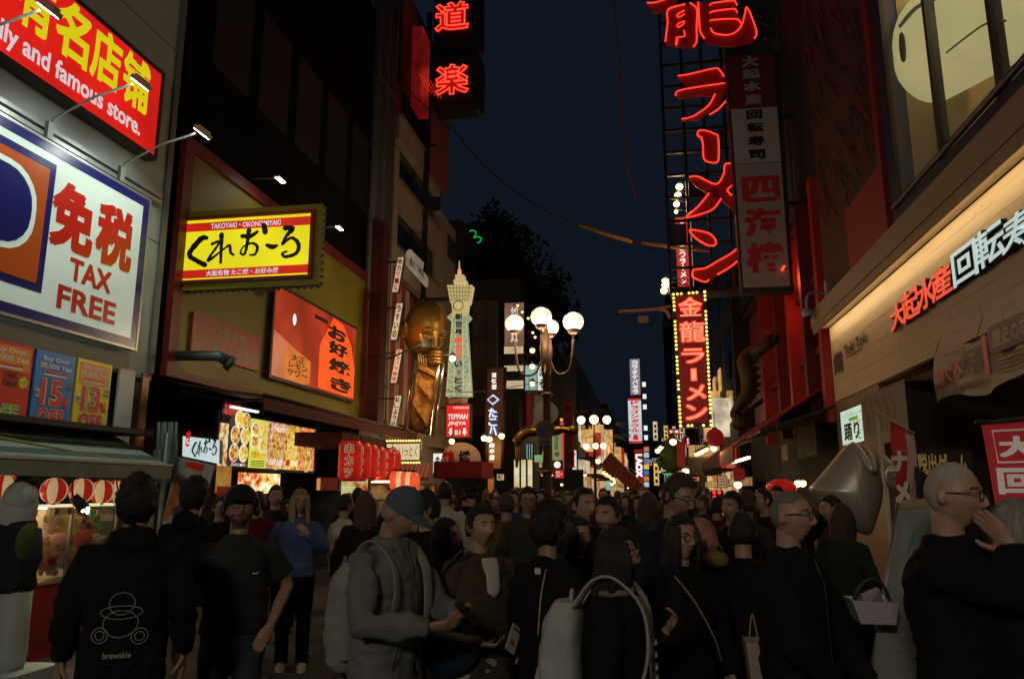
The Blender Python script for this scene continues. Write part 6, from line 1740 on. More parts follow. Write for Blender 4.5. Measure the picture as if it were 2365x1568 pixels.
N('B3', (275, 212), (300, 245), (380, 257), (440, 238), (480, 190), (500, 120), (512, 75), (545, 140), (577, 240), (562, 280))

# lit ramen sign with bulbs
S = Sign('ramen_sign', 'tall dark red sign with red neon characters and a border of yellow bulbs', 'sign', ('y', 18.2), Z('B4', 72, 1368))
pl = [S.uv(Z('B4', *p)) for p in ((72, 1372), (290, 1365), (248, 470), (22, 478))]
MB().prism(pl, -.3, -.03).build('case', BLACK, S.root)
pin = [S.uv(Z('B4', *p)) for p in ((92, 1340), (262, 1335), (228, 495), (45, 500))]
MB().prism(pin, -.029, .0).build('face', mat('sign_maroon', (.12, .008, .008), .4, emit=.15, ecol=(.55, .02, .012), light=False), S.root)
nred = mat('ramen_letter', (1, .15, .08), .35, emit=1.15, ecol=(1.0, .055, .025), light=True)
ncore = mat('ramen_core', (1, .3, .2), .35, emit=1.6, ecol=(1.0, .22, .12), light=False)
for ch, y0, y1, x0, x1 in (('金', 645, 505, 65, 222), ('龍', 812, 665, 75, 240), ('ラ', 952, 845, 85, 238), ('丨', 1065, 980, 148, 186), ('メ', 1195, 1085, 118, 250), ('ン', 1325, 1215, 112, 258)):
    rr_ = S.rect(Z('B4', x0, y0), Z('B4', x1, y1))
    S.text(ch, rr_, nred, .02, bold=.05, outline=0); S.text(ch, (rr_[0] + .02, rr_[1] + .02, rr_[2] - .02, rr_[3] - .02), ncore, .035, bold=.0)
yb = mat('bulb_yellow', (1, .7, .1), .3, emit=3.0, ecol=(1, .62, .10), light=False)
ybm2 = MB().sphere((0, 0, 0), .030, 8, 6).mesh('bulb', yb)
a0, a1, a2, a3 = S.uv(Z('B4', 80, 1360)), S.uv(Z('B4', 282, 1356)), S.uv(Z('B4', 240, 475)), S.uv(Z('B4', 33, 492))
rnd = random.Random(3)
skip = lambda L_: [p for p in L_ if rnd.random() > .16]
bulbs(S, skip(line(a3, a0, 34)) + skip(line(a2, a1, 34)) + skip(line(a3, a2, 9)) + [p for k, p in enumerate(line(a0, a1, 9)) if k in (0, 2, 3, 6, 8)], ybm2, .01)

# narrow signs behind the neon
S, r = board('narrow_sign', 'narrow lit red and white sign behind the steel frame', 'sign', ('y', 21), Z('B4', 62, 440), Z('B4', 120, -20), mat('nsign', (.45, .04, .03), .5, emit=.5, ecol=(.6, .04, .03), light=False))
S.vtext('玉製とんこつラーメン', (r[2] * .25, .05, r[2] * .75, r[3] * .98), ww, .007, bold=.03)
S.box('pale_edge', (r[2] * 1.02, 0, r[2] * 1.35, r[3]), -.05, .0, mat('pale_edge', (.4, .32, .2), .5, emit=.2, ecol=(.8, .6, .35), light=False))
for k, (x, y, s_) in enumerate(((72, 1238, .1), (62, 1296, .095), (53, 1352, .085), (50, 1403, .05))):
    warm_bulb(Z('B3', x, y), 19.8, s_, 12, ['top', 'second', 'third', 'lowest small'][k] + ' warm round lamp in the column left of the neon cross character', 'column of warm lamps', (.45, .2, .05), 10)
for k, (x, y) in enumerate(((2160, 405), (2158, 435), (2152, 468))):
    warm_bulb(Z('B1', x, y), 19.2, .09, 12, ['top', 'middle', 'lowest'][k] + ' warm lamp of the cluster just above the bulb bordered sign', 'cluster of warm lamps', (.6, .2, .05), 10)

# hanging signboard, unlit
VS = Sign('vertical_signboard', 'tall unlit signboard, maroon above, white in the middle, red characters below', 'sign', ('y', 17.6), Z('B4', 495, 450))
def q4(*pts): return [VS.uv(Z(*p)) for p in pts]
mar = mat('board_maroon', (.18, .02, .03), .5, grain=.15); whb = mat('board_white', (.50, .47, .45), .5, grain=.1); pkb = mat('board_pinkish', (.42, .35, .34), .5, grain=.1)
fr = q4(('B4', 485, 480), ('B4', 830, 470), ('B3', 735, 345), ('B3', 372, 355))
MB().prism(fr, -.35, -.02).build('case', mat('case_dim', (.03, .028, .028), .5), VS.root)
VS_p = [(('B3', 413, 722), ('B3', 718, 705), ('B3', 690, 358), ('B3', 385, 372), mar), (('B3', 440, 1088), ('B3', 745, 1070), ('B3', 718, 710), ('B3', 413, 727), whb), (('B4', 497, 447), ('B4', 805, 437), ('B3', 745, 1076), ('B3', 440, 1092), pkb)]
for a, b2, c_, d_, m_ in VS_p: MB().prism(q4(a, b2, c_, d_), -.02, .01).build('panel', m_, VS.root)
dred = mat('char_red', (.55, .03, .03), .5)
for ch, k_, x0, y0, x1, y1, m_ in (('大', 'B3', 485, 450, 590, 370, dimw), ('起', 'B3', 490, 530, 600, 455, dimw), ('水', 'B3', 497, 612, 610, 538, dimw), ('産', 'B3', 507, 697, 612, 622, dimw),
        ('回', 'B3', 515, 795, 618, 725, inkm), ('転', 'B3', 520, 880, 628, 810, inkm), ('寿', 'B3', 527, 970, 632, 898, inkm), ('司', 'B3', 533, 1058, 638, 988, inkm),
        ('四', 'B3', 490, 1345, 730, 1160, dred), ('海', 'B3', 505, 1570, 745, 1370, dred), ('樓', 'B4', 520, 355, 755, 145, dred)):
    VS.text(ch, VS.rect(Z(k_, x0, y0), Z(k_, x1, y1)), m_, .014, bold=.05)
for v in (2.0, 4.2): MB().box((1.0, v, -.3), (2.6, v + .1, -.2)).build('bracket', BLACK, VS.root)
# coiled dragon figure, dim
p = hit(Z('B4', 540, 1000), 'y', 17.4)
DG = empty('dragon_figure', p, 'dim green scaly dragon body coiled on the red front', 'sculpture')
dm = mat('dragon_scale', (.035, .045, .02), .6, col2=(.07, .015, .01), gscale=6, bump=1, bscale=30)
path = [hit(Z('B4', *q), 'y', 17.4) - p for q in ((655, 760), (650, 820), (600, 860), (540, 885), (505, 940), (520, 1040), (520, 1140), (470, 1220), (430, 1290), (470, 1350))]
pp_ = smooth_path([tuple(a) for a in path], 6); k_ = len(pp_)
MB().tube([(a[0], a[1] - .12 * sin(i * .25), a[2]) for i, a in enumerate(pp_)], [.04 + .13 * sin(pi * min(1, (i + 3) / k_)) for i in range(k_)], 12).build('body', dm, DG)
for i in range(4, k_ - 6, 3):
    a = Vector(pp_[i]); MB().add([a + Vector((.16, -.05, -.05)), a + Vector((.16, .05, .05)), a + Vector((.32, 0, .08)), a + Vector((.18, 0, .14))], [(0, 1, 2), (1, 3, 2), (0, 2, 3)]).build('spine', dm, DG)
MB().sphere(tuple(Vector(pp_[-1]) + Vector((0, -.1, 0))), (.2, .17, .14), 14, 10).build('head', dm, DG)

# ================================================================== right lower shops further down
S, r = board('poster', 'pale poster with mountain shapes on the dark right wall', 'poster', ('x', XR - .05, -1), Z('C3', 1720, 800), Z('C3', 1900, 330), mat('poster_pale', (.26, .22, .15), .6, col2=(.12, .11, .08), gscale=3), case=False)
S.poly([(r[0] + .02, r[1] + .02), (r[0] + (r[2] - r[0]) * .55, r[1] + .02), (r[0] + (r[2] - r[0]) * .25, r[1] + (r[3] - r[1]) * .35)], mat('poster_green', (.06, .09, .07), .6), .006, px=False, name='print_shape')
S.poly([(r[0] + (r[2] - r[0]) * .6, r[1] + .05), (r[0] + (r[2] - r[0]) * .85, r[1] + .1), (r[0] + (r[2] - r[0]) * .9, r[1] + (r[3] - r[1]) * .7), (r[0] + (r[2] - r[0]) * .65, r[1] + (r[3] - r[1]) * .45)], mat('poster_red', (.22, .06, .04), .6), .006, px=False, name='print_shape')
S, r = board('poster', 'small pale narrow notice left of the mountain poster', 'poster', ('x', XR - .05, -1), Z('C3', 1530, 830), Z('C3', 1585, 635), mat('poster_small', (.25, .2, .13), .6), case=False)
CN = empty('canopy', (2.2, 15.2, 2.75), 'dark folding canopy on metal arms right of the red awning', 'canopy')
MB().loft([[(0, 0, 0), (1.4, 0, .45), (1.4, 0, .5), (0, 0, .06)], [(0, 7, 0), (1.4, 7, .45), (1.4, 7, .5), (0, 7, .06)]], sm=False).build('cloth', mat('canopy_dark', (.02, .02, .02), .8), CN)
MB().tube([(0, 0, 0), (0, 7, 0)], .02, 6).build('front_bar', STEEL, CN)
MB().tube([(.02, 1.2, .0), (1.3, 1.9, .3)], .015, 6).build('arm', STEEL, CN)
RAw = empty('red_awning', (XR, 17.0, 3.1), 'large dark red awning over the ramen counter', 'awning')
for k in range(8):
    MB().loft([[(-1.7, k * 1.2, -.55), (.3, k * 1.2, .75), (.3, k * 1.2, .78), (-1.7, k * 1.2, -.5)], [(-1.7, k * 1.2 + 1.19, -.55), (.3, k * 1.2 + 1.19, .75), (.3, k * 1.2 + 1.19, .78), (-1.7, k * 1.2 + 1.19, -.5)]], sm=False).build('panel', mat('awning_crimson', (.34, .02, .02), .75, grain=.3, gscale=3), RAw)
MB().box((-1.72, 0, -.85), (-1.69, 9.6, -.52)).build('valance', mat('awning_crimson2', (.10, .01, .01), .75), RAw)
MB().box((-.9, 4.2, -.62), (-.82, 8.0, -.56)).build('tube_lamp', mat('tube_warm2', (1, .8, .45), .4, emit=7, ecol=(1, .7, .32)), RAw)
S, r = board('ramen_counter', 'warm lit ramen counter opening with menu strips under the red awning', 'shop front', ('x', XR - .2, -1), Z('C3', 640, 1130), Z('C3', 1180, 1010), foodmat('counter_warm', (.30, .12, .03), (.6, .38, .15), (.02, .005, .005), .55, 2.0, light=True))
p = hit(Z('C3', 750, 555), 'y', 19)
L = empty('red_ball_lantern', p, 'big dull red round lantern under the bulb bordered sign', 'lantern')
MB().sphere((0, 0, 0), (.21, .21, .22), 20, 14).build('paper', mat('ball_red', (.3, .015, .015), .6, emit=.16, ecol=(.6, .02, .02), light=False), L)
MB().tube([(0, 0, .2), (0, 0, .6)], .01, 5).build('cord', BLACK, L)
MB().lathe([(0, .24), (.06, .24), (.06, .2), (0, .2)], 10).build('cap', BLACK, L)
S, r = board('balcony', 'dim grey balcony railing with vertical slats behind the red ball lantern', 'balcony', ('y', 26), Z('C3', 450, 990), Z('C3', 820, 790), mat('balcony_grey', (.10, .085, .06), .6, grain=.3), case=False)
for k in range(14): S.box('slat', (r[2] * k / 14, r[1], r[2] * k / 14 + .05, r[3] + .05), .01, .05, mat('slat_grey', (.12, .11, .09), .6))
S, r = board('lit_hall', 'warm lit upper shop room with a row of bulbs behind the balcony', 'shop front', ('y', 27), Z('C3', 450, 800), Z('C3', 800, 640), mat('hall_warm', (.3, .18, .08), .7, emit=.5, ecol=(.9, .5, .18), light=False))
for k in range(6): warm_bulb(Z('C3', 535 + 24 * k, 750 - 12 * k), 25.5, .07, 9, ['first', 'second', 'third', 'fourth', 'fifth', 'sixth'][k] + ' warm bulb from the left in the slanting row above the balcony', 'slanting row of bulbs over the balcony', (0, .5, .3), 6 if k == 2 else 0)
for k, (x, y, s_, lab) in enumerate(((735, 680, .08, 'warm bulb right under the red ball lantern'), (265, 605, .09, 'warm bulb left of the red vertical banner under the bulb sign'), (410, 945, .09, 'warm bulb at the foot of the red vertical banner'), (1015, 1100, .10, 'bright lamp hanging beside the red cloth over the crowd'), (1090, 1365, .10, 'bright lamp on a stand low among the crowd'), (1380, 1130, .08, 'warm lamp left of the red dome lantern'))):
    warm_bulb(Z('C3', x, y), 20 if x != 1090 and x != 1380 else 14, s_ * (1 if x not in (1090, 1380) else .7), 12, lab, None, (0, .3, .3), 10)
for k, (x, y) in enumerate(((1708, 1085), (1765, 1085))):
    warm_bulb(Z('C3', x, y), 12.5, .055, 12, ['left', 'right'][k] + ' one of the two bright lamps above the silver sculpture shoulder', 'pair of bright lamps', (0, .3, .2), 5)
for k in range(4): warm_bulb(Z('C3', 85 + 18 * k, 710 - 10 * (k % 3) - 8 * k), 24, .08, 9, ['first', 'second', 'third', 'fourth'][k] + ' warm lamp from the left in the tight cluster by the green creature', 'tight cluster of lamps', (.5, .2, .1), 8 if k == 1 else 0)
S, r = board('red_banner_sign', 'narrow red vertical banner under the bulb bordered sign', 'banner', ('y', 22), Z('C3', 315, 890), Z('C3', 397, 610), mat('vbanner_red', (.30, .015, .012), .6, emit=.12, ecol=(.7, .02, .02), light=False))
p = hit(Z('C3', 235, 790), 'y', 23)
FG = empty('green_figure', p, 'bright green lumpy creature figure lit by lamps at the shop corner', 'sculpture')
gfm = mat('figure_green', (.08, .16, .03), .5, bump=1, bscale=30)
MB().sphere((0, 0, 0), (.30, .28, .42), 18, 14, fn=lambda q: q * (1 + .25 * noise.noise(q * 5))).build('body', gfm, FG)
MB().sphere((.06, -.1, .42), (.2, .2, .18), 14, 10, fn=lambda q: q * (1 + .2 * noise.noise(q * 9))).build('head', gfm, FG)
for s_ in (-1, 1): MB().tube([(s_ * .2, -.1, .1), (s_ * .38, -.2, -.1), (s_ * .3, -.25, -.3)], [.07, .06, .04], 8).build('leg', gfm, FG)
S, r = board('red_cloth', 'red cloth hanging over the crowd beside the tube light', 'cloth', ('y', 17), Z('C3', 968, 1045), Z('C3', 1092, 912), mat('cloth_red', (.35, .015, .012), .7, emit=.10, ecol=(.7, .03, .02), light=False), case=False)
S, r = board('menu_notice', 'pale lit menu notice by the ramen counter', 'sign', ('y', 22), Z('C3', 790, 1130), Z('C3', 878, 1005), litmat('notice', (.55, .38, .2), .5, .2, 3), None)
for k in range(3): S.box('text_row', (r[2] * .15, r[3] * (.2 + .27 * k), r[2] * .85, r[3] * (.3 + .27 * k)), .005, .01, redp)
p = hit(Z('C3', 1520, 1150), 'y', 12)
L = empty('red_dome_lantern', p, 'bright red dome lantern above the shaved man head', 'lantern')
MB().sphere((0, 0, 0), (.22, .22, .15), 22, 14).build('paper', litmat('dome_red', (.5, .012, .008), .38, .2, 3), L)
MB().lathe([(0, .15), (.06, .15), (.06, .13), (0, .13)], 12).build('cap', BLACK, L)
MB().tube([(0, 0, .2), (0, 0, 1.0)], .008, 5).build('cord', BLACK, L)
rl = mat('red_dot', (1, .02, .02), .4, emit=1.6, ecol=(1, .03, .03), light=False)
S = Sign('signal_board', 'black board with small red round lights low over the crowd', 'signal', ('y', 18), Z('C3', 705, 1280))
S.box('board', S.rect(Z('C3', 705, 1280), Z('C3', 850, 1165)), -.05, 0, BLACK)
for x, y in ((740, 1190), (800, 1190), (745, 1243)):
    u, v = S.uv(Z('C3', x, y)); MB().sphere((u, v, .01), .04, 10, 8).build('red_light', rl, S.root)
# far right vertical signs
S, r = board('karaoke_sign', 'tall pale purple lit sign with white katakana far down the street', 'sign', ('y', 48), Z('B1', 1932, 1155), Z('B1', 1990, 918), litmat('kara_violet', (.40, .33, .36), .6, .3, .5))
S.vtext('カラオケパセラ', (r[2] * .2, .02, r[2] * .8, r[3] * .98), ww, .02, bold=.03)
S, r = board('bowl_sign', 'tall white lit sign with red katakana below the karaoke sign', 'sign', ('y', 46), Z('B1', 1922, 1475), Z('B1', 2000, 1178), litmat('bowl_white', (.66, .7, .72), .8, .3, .6))
S.vtext('ドラゴンボウル', (r[2] * .2, r[3] * .24, r[2] * .8, r[3] * .95), redt, .02, bold=.05)
S.box('red_end', (0, r[3] * .95, r[2], r[3]), .01, .03, redt); S.box('red_end', (0, 0, r[2], r[3] * .05), .01, .03, redt)
MB().tube([(r[2] * .5, r[3] * .07, .03), (r[2] * .5, r[3] * .15, .03), (r[2] * .5, r[3] * .2, .03)], [.16, .15, .06], 10).build('bowling_pin', redt, S.root)
S, r = board('store_sign', 'dark red lit sign with rotated white latin letters', 'sign', ('y', 44), Z('C2', 1788, 1370), Z('C2', 1872, 965), mat('laox_red', (.2, .015, .02), .5, emit=.3, ecol=(.4, .02, .03), light=False))
o = S.text('LAOX', (0, 0, 1, 1), mat('laox_white', (1, 1, 1), .4, emit=1.0, ecol=(1, 1, 1), light=False), .012, bold=.05)
o.rotation_euler = (0, 0, -pi / 2); o.location = (r[2] * .12, r[3] * .86, .02); o.scale = (r[3] * .66, r[2] * .8, .2)
cols = [(.5, .6, .7), (.6, .2, .06), (.08, .14, .5), (.7, .6, .1), (.10, .2, .5)]
S = Sign('sign_column', 'column of small multicolour lit plates right of the white latin letters', 'sign', ('y', 50), Z('C2', 1900, 1400))
for k in range(7):
    S.box('lit_plate', S.rect(Z('C2', 1888, 1400 - 68 * k), Z('C2', 1945, 1345 - 68 * k)), 0, .05, mat('col%d' % (k % 5), cols[k % 5], .4, emit=.8, ecol=cols[k % 5], light=False))
for k, (x, y) in enumerate(((1888, 215), (1895, 355), (1898, 475), (1908, 720), (1912, 830))):
    S = Sign('far_window_light', ['topmost', 'second', 'third', 'fourth', 'lowest'][k] + ' tiny white window light right of the tall karaoke and bowling signs', 'window light', ('y', 52), Z('C2', x, y), 'tiny white window lights')
    S.box('light', (-.12, -.16, .12, .16), 0, .03, mat('win_white', (.8, .9, .8), .4, emit=1.0, ecol=(.8, .9, .8), light=False))
# right row silhouettes
block('side_building', 'dark building on the right row past the scaffold', XR - .05, 12, 30, 46, 11, dk2, (4, 3, 4), -1)
block('side_building', 'grey faced slim building far on the right row', XR + .4, 12, 46.2, 62, 15, mat('slim_grey', (.06, .06, .062), .7), (3, 4, 4), -1)
block('side_building', 'far dark building on the right row', XR - .2, 12, 63, 118, 9, dk1, (5, 2, 4), -1)
# lattice gantries over the far street
for k, (x0, y0, x1, y1, lab) in enumerate(((1530, 800, 1740, 830, 'lower thin steel gantry arm reaching over the far street'), (1560, 660, 1720, 610, 'upper thin steel gantry arm over the far street'))):
    S = Sign('gantry', lab, 'gantry', ('y', 40), Z('C2', x0, y0 + 20), 'steel gantries over the street')
    gg = mat('gantry_steel', (.14, .12, .10), .5, .4)
    S.neon([Z('C2', x0, y0), Z('C2', x1, y0)], gg, .02, 0, smooth=False, name='chord'); S.neon([Z('C2', x0, y0 + 28), Z('C2', x1, y0 + 28)], gg, .02, 0, smooth=False, name='chord')
    S.neon([Z('C2', x0 + 12 * j, y0 + (28 if j % 2 else 0)) for j in range(int((x1 - x0) / 12))], gg, .012, 0, smooth=False, name='lacing')
    S.neon([Z('C2', x0 + 60, y0 + 30), Z('C2', x1 + 20, y0 + 90)], gg, .02, 0, smooth=False, name='stay')
# traffic arm near the bulb sign
S = Sign('pole_arm', 'pinkish lit curved pole arm with a small sign left of the bulb bordered sign', 'pole', ('y', 20.5), Z('B1', 1850, 605))
S.neon([Z('B1', *p) for p in ((1850, 605), (1950, 600), (2080, 590), (2150, 580), (2195, 570))], mat('arm_pink', (.30, .15, .08), .6), .045, 0, name='arm')
S.neon([Z('B1', *p) for p in ((2120, 592), (2170, 605), (2192, 650))], _M['arm_pink'], .05, 0, name='arm')
S.box('plate', S.rect(Z('B1', 1980, 680), Z('B1', 2050, 632)), -.03, 0, mat('arm_plate', (.14, .12, .07), .6))
S.neon([Z('B1', 2010, 690), Z('B1', 2200, 690)], grd, .025, 0, smooth=False, name='bar')

# ================================================================== sushi shop forecourt
S, r = board('lit_poster', 'green white lit poster with black brush writing at the sushi shop pier', 'poster', ('x', XR - .06, -1), Z('B4', 1155, 1490), Z('B4', 1335, 1195), litmat('poster_mint', (.55, .74, .62), .82, .12, 2), dep=.08)
W_, H_ = r[2] - r[0], r[3] - r[1]
S.text('踊り', (r[0] + W_ * .1, r[1] + H_ * .1, r[0] + W_ * .62, r[1] + H_ * .6), inkm, .007, bold=.03)
S.text('だこ', (r[0] + W_ * .5, r[1] + H_ * .08, r[0] + W_ * .9, r[1] + H_ * .34), inkm, .007, bold=.0)
S.box('green_mark', (r[0] + W_ * .3, r[1] + H_ * .64, r[0] + W_ * .6, r[1] + H_ * .74), .007, .012, mat('green_mark', (.1, .4, .05), .5, emit=.4, ecol=(.15, .6, .06), light=False))
S.text('タコ', (r[0] + W_ * .52, r[1] + H_ * .36, r[0] + W_ * .82, r[1] + H_ * .66), redt, .007)
S.text('イイダコまるごと一匹入った', (r[0] + W_ * .05, r[1] + H_ * .8, r[0] + W_ * .92, r[1] + H_ * .87), inkm, .007)
S, r = board('dark_hanging_board', 'dark brown hanging board with thin pale letters and bamboo beside the mint poster', 'sign', ('x', XR - .5, -1), Z('B4', 1300, 1500), Z('B4', 1560, 1050), mat('board_brown', (.035, .025, .018), .5, grain=.4), case=False)
W_, H_ = r[2] - r[0], r[3] - r[1]
S.text('ずしぐろ', (r[0] + W_ * .3, r[1] + H_ * .62, r[0] + W_ * .9, r[1] + H_ * .74), mat('faint', (.25, .2, .13), .7), .007)
for k in range(5):
    S.neon([(r[0] + W_ * (.1 + .15 * k), r[3] - .1), (r[0] + W_ * (.16 + .16 * k), r[3] - .35), (r[0] + W_ * (.14 + .15 * k), r[3] - .55)], mat('straw', (.30, .22, .1), .8), .004, .02, px=False, name='straw')
# silver sculpture
silv = mat('silver_paint', (.60, .56, .46), .36, .45, grain=.12, gscale=2, bump=.15, bscale=4)
YS = 7.6
SS = Sign('silver_sculpture', 'big smooth silver sculpture shaped like a hood with a horn and an arched handle', 'sculpture', ('y', YS), Z('B5', 1250, 620))
P = [SS.uv(Z('B5', *p)) for p in ((1200, 8), (1130, 70), (1040, 180), (960, 270), (932, 310), (960, 370), (1050, 470), (1150, 550), (1250, 595), (1330, 612), (1370, 520), (1400, 420), (1415, 320), (1400, 220), (1370, 130), (1320, 60), (1270, 15))]
P = smooth_path(P, 3, True); cx = SS.uv(Z('B5', 1200, 300))[0]; cy_ = SS.uv(Z('B5', 1200, 330))[1]
rings = []
for t in [0.02, .15, .35, .55, .72, .86, .95, 1.0]:
    sc = sin(t * pi / 2)
    rings.append([(cx + (a - cx) * sc, cy_ + (b2 - cy_) * sc, .26 * cos(t * pi / 2)) for a, b2 in P])
back = [[(a, b2, -z_) for a, b2, z_ in r_] for r_ in rings[:-1]][::-1]
MB().loft(rings + back).build('body', silv, SS.root)
def spath(pts, n): return [(*SS.uv(Z('B5', x, y)), n + dz) for x, y, dz in pts]
MB().tube(smooth_path(spath([(1215, 20, .0), (1235, 60, .12), (1262, 120, .19), (1285, 180, .24), (1310, 185, .22), (1305, 120, .18), (1285, 60, .1), (1262, 25, 0)], 0.02), 4), .032, 8).build('arched_handle', silv, SS.root)
MB().tube(smooth_path(spath([(1350, 80, .05), (1375, 110, .12), (1400, 160, .2), (1420, 200, .26), (1435, 228, .32)], 0), 4), [.03 + .0045 * k for k in range(17)], 14).build('horn', silv, SS.root)
u, v = SS.uv(Z('B5', 1437, 232))
MB().lathe([(0, .02), (.05, .02), (.09, .035), (.12, .03), (.125, 0), (.06, -.03)], 18).build('horn_mouth', silv, SS.root, (u, v, .33))
MB().sphere((u, v, .36), .035, 12, 8).build('ball', silv, SS.root)
MB().tube([(cx + .1, cy_ - .5, -.1), (cx + .1, -SS.o.z + .02, -.1)], .04, 10).build('stand', BLACK, SS.root)
LSP = smooth_path([SS.uv(Z('B5', *q_)) for q_ in ((965, 655), (1045, 680), (1130, 760), (1218, 850), (1212, 930), (1170, 1040), (1080, 1000), (1010, 850))], 3, True)
lx_ = sum(a for a, _ in LSP) / len(LSP); ly_ = sum(b2 for _, b2 in LSP) / len(LSP)
lr_ = [[(lx_ + (a - lx_) * sin(t * pi / 2), ly_ + (b2 - ly_) * sin(t * pi / 2), .1 * cos(t * pi / 2)) for a, b2 in LSP] for t in (.03, .25, .5, .75, .9, 1.0)]
MB().loft(lr_ + [[(a, b2, -z_) for a, b2, z_ in r_] for r_ in lr_[:-1]][::-1]).build('lower_shell', mat('silver_green', (.22, .24, .18), .45, .3), SS.root)
# nobori flag
fpole = hit(Z('B5', 1480, 560), 'y', 5.6)
NB = empty('nobori_flag', (fpole.x, 5.6, 0), 'red and white vertical shop flag on a thin pale pole right of the silver sculpture', 'flag')
ztop = hit(Z('B4', 1460, 1295), 'y', 5.6).z
MB().tube([(0, 0, 0), (-.03, 0, ztop)], .010, 8).build('pole', mat('pole_pale', (.5, .48, .42), .4), NB)
q1 = hit(Z('B4', 1385, 1270), 'y', 5.6); q2 = hit(Z('B4', 1620, 1415), 'y', 5.6); bx = fpole.x
MB().tube([(q1.x - bx, 0, q1.z), (q2.x - bx, -.02, q2.z)], .01, 6).build('crossbar', mat('bamboo', (.5, .35, .2), .5), NB)
for x0, x1, m_ in ((1470, 1560, mat('flag_red', (.55, .03, .02), .7)), (1560, 1622, mat('flag_white', (.55, .38, .33), .7))):
    vs = []; fs = []
    for j in range(16):
        t = j / 15
        for i in range(4):
            s_ = i / 3
            a = hit(Z('B4', x0 + (x1 - x0) * s_, 1310 + (x0 + (x1 - x0) * s_ - 1470) * .62), 'y', 5.6)
            vs.append((a.x - bx - .02 * t * (1 if x0 < 1500 else 1), .03 * sin(t * 7 + s_ * 3), a.z - t * .62))
    for j in range(15):
        for i in range(3): fs.append((j * 4 + i, (j + 1) * 4 + i, (j + 1) * 4 + i + 1, j * 4 + i + 1))
    MB().add(vs, fs, 0, True).build('cloth', m_, NB)
for k, ch in enumerate('ナメ'):
    me, _, _ = textmesh(ch, .06); m2 = me.copy(); m2.materials.clear(); m2.materials.append(cwt)
    o = bpy.data.objects.new('lettering', m2); COL.objects.link(o); o.parent = NB; o.scale = (.10, .14, .1); o.location = (.02, -.05, ztop - .38 - .2 * k); o.rotation_euler = (pi / 2, 0, 0)
for k, ch in enumerate('半キ'):
    me, _, _ = textmesh(ch, .06); m2 = me.copy(); m2.materials.clear(); m2.materials.append(inkm)
    o = bpy.data.objects.new('lettering', m2); COL.objects.link(o); o.parent = NB; o.scale = (.07, .12, .1); o.location = (.15, -.05, ztop - .46 - .18 * k); o.rotation_euler = (pi / 2, 0, 0)
# leaning display board with plastic sheet
DBs = Sign('display_board', 'tall leaning menu display board covered in clear plastic', 'display board', ('y', 3.9), Z('B5', 1500, 1400))
P = [DBs.uv(Z('B5', *p)) for p in ((1250, 2100), (1760, 2100), (1755, 395), (1525, 400))]
MB().prism(P, -.04, 0).build('board', mat('board_print', (.11, .10, .085), .5, col2=(.05, .045, .035), gscale=8, stretch=(2, 1, 1)), DBs.root)
MB().tube([(*P[0], 0), (*P[3], 0)], .012, 6).build('frame_edge', STEEL, DBs.root)
MB().prism([DBs.uv(Z('B5', *p)) for p in ((1518, 440), (1755, 425), (1758, 370), (1530, 385))], -.05, .02).build('top_frame', mat('wood_top', (.32, .25, .14), .5), DBs.root)
MB().prism([(a, b2) for a, b2 in P], .012, .016).build('plastic_sheet', mat('plastic', (.9, .95, .9), .12, alpha=.12), DBs.root)
for k in range(7):
    DBs.poly([Z('B5', *p) for p in ((1490 + 10 * (6 - k) - 30 * 0, 560 + 130 * k), (1640, 560 + 130 * k), (1638, 640 + 130 * k), (1480 + 10 * (6 - k), 640 + 130 * k))], [mat('menu_a', (.20, .14, .09), .5, grain=.5, gscale=12), mat('menu_b', (.13, .11, .10), .5, grain=.5, gscale=12)][k % 2], .002, name='menu_photo')
DBs.brush([(*Z('B5', x, y), w * .35) for x, y, w in ((1630, 600, 10), (1600, 650, 22), (1580, 720, 18), (1565, 760, 8))], mat('green_reflex', (.05, .3, .12), .4), .018, name='green_reflection')  # green reflection on the plastic sheet, painted as a flat stroke
# near red banner
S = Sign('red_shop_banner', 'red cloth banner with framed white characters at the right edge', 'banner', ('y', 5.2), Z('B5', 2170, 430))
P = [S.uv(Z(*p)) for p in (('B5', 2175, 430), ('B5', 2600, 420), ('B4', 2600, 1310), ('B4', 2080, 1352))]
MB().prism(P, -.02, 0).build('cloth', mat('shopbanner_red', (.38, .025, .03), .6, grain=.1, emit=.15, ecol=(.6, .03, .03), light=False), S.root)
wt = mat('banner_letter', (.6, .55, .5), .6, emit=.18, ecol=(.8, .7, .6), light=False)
S.text('大', S.rect(Z('B4', 2190, 1568), Z('B4', 2420, 1425)), wt, .006, bold=.05)
S.text('回', S.rect(Z('B5', 2185, 345), Z('B5', 2430, 170)), wt, .006, bold=.04)
S.neon([Z(*p) for p in (('B4', 2140, 1395), ('B4', 2600, 1370), ('B5', 2600, 125), ('B5', 2180, 135))], wt, .006, .004, closed=True, smooth=False, name='frame_line')
MB().tube([(P[3][0] - .05, P[3][1] + .01, .02), (P[2][0], P[2][1] + .01, .02)], .015, 6).build('top_bar', BLACK, S.root)
# lit brown text board behind
S, r = board('text_board', 'dim brown board with golden writing behind the bald man', 'sign', ('y', 8.5), Z('B5', 1625, 230), Z('B5', 2000, 60), mat('text_brown', (.05, .03, .02), .5), '脱出ゲーム', mat('gold_text', (.35, .22, .06), .5, emit=.12, ecol=(.8, .5, .15), light=False), fit='fill', pad=.08)
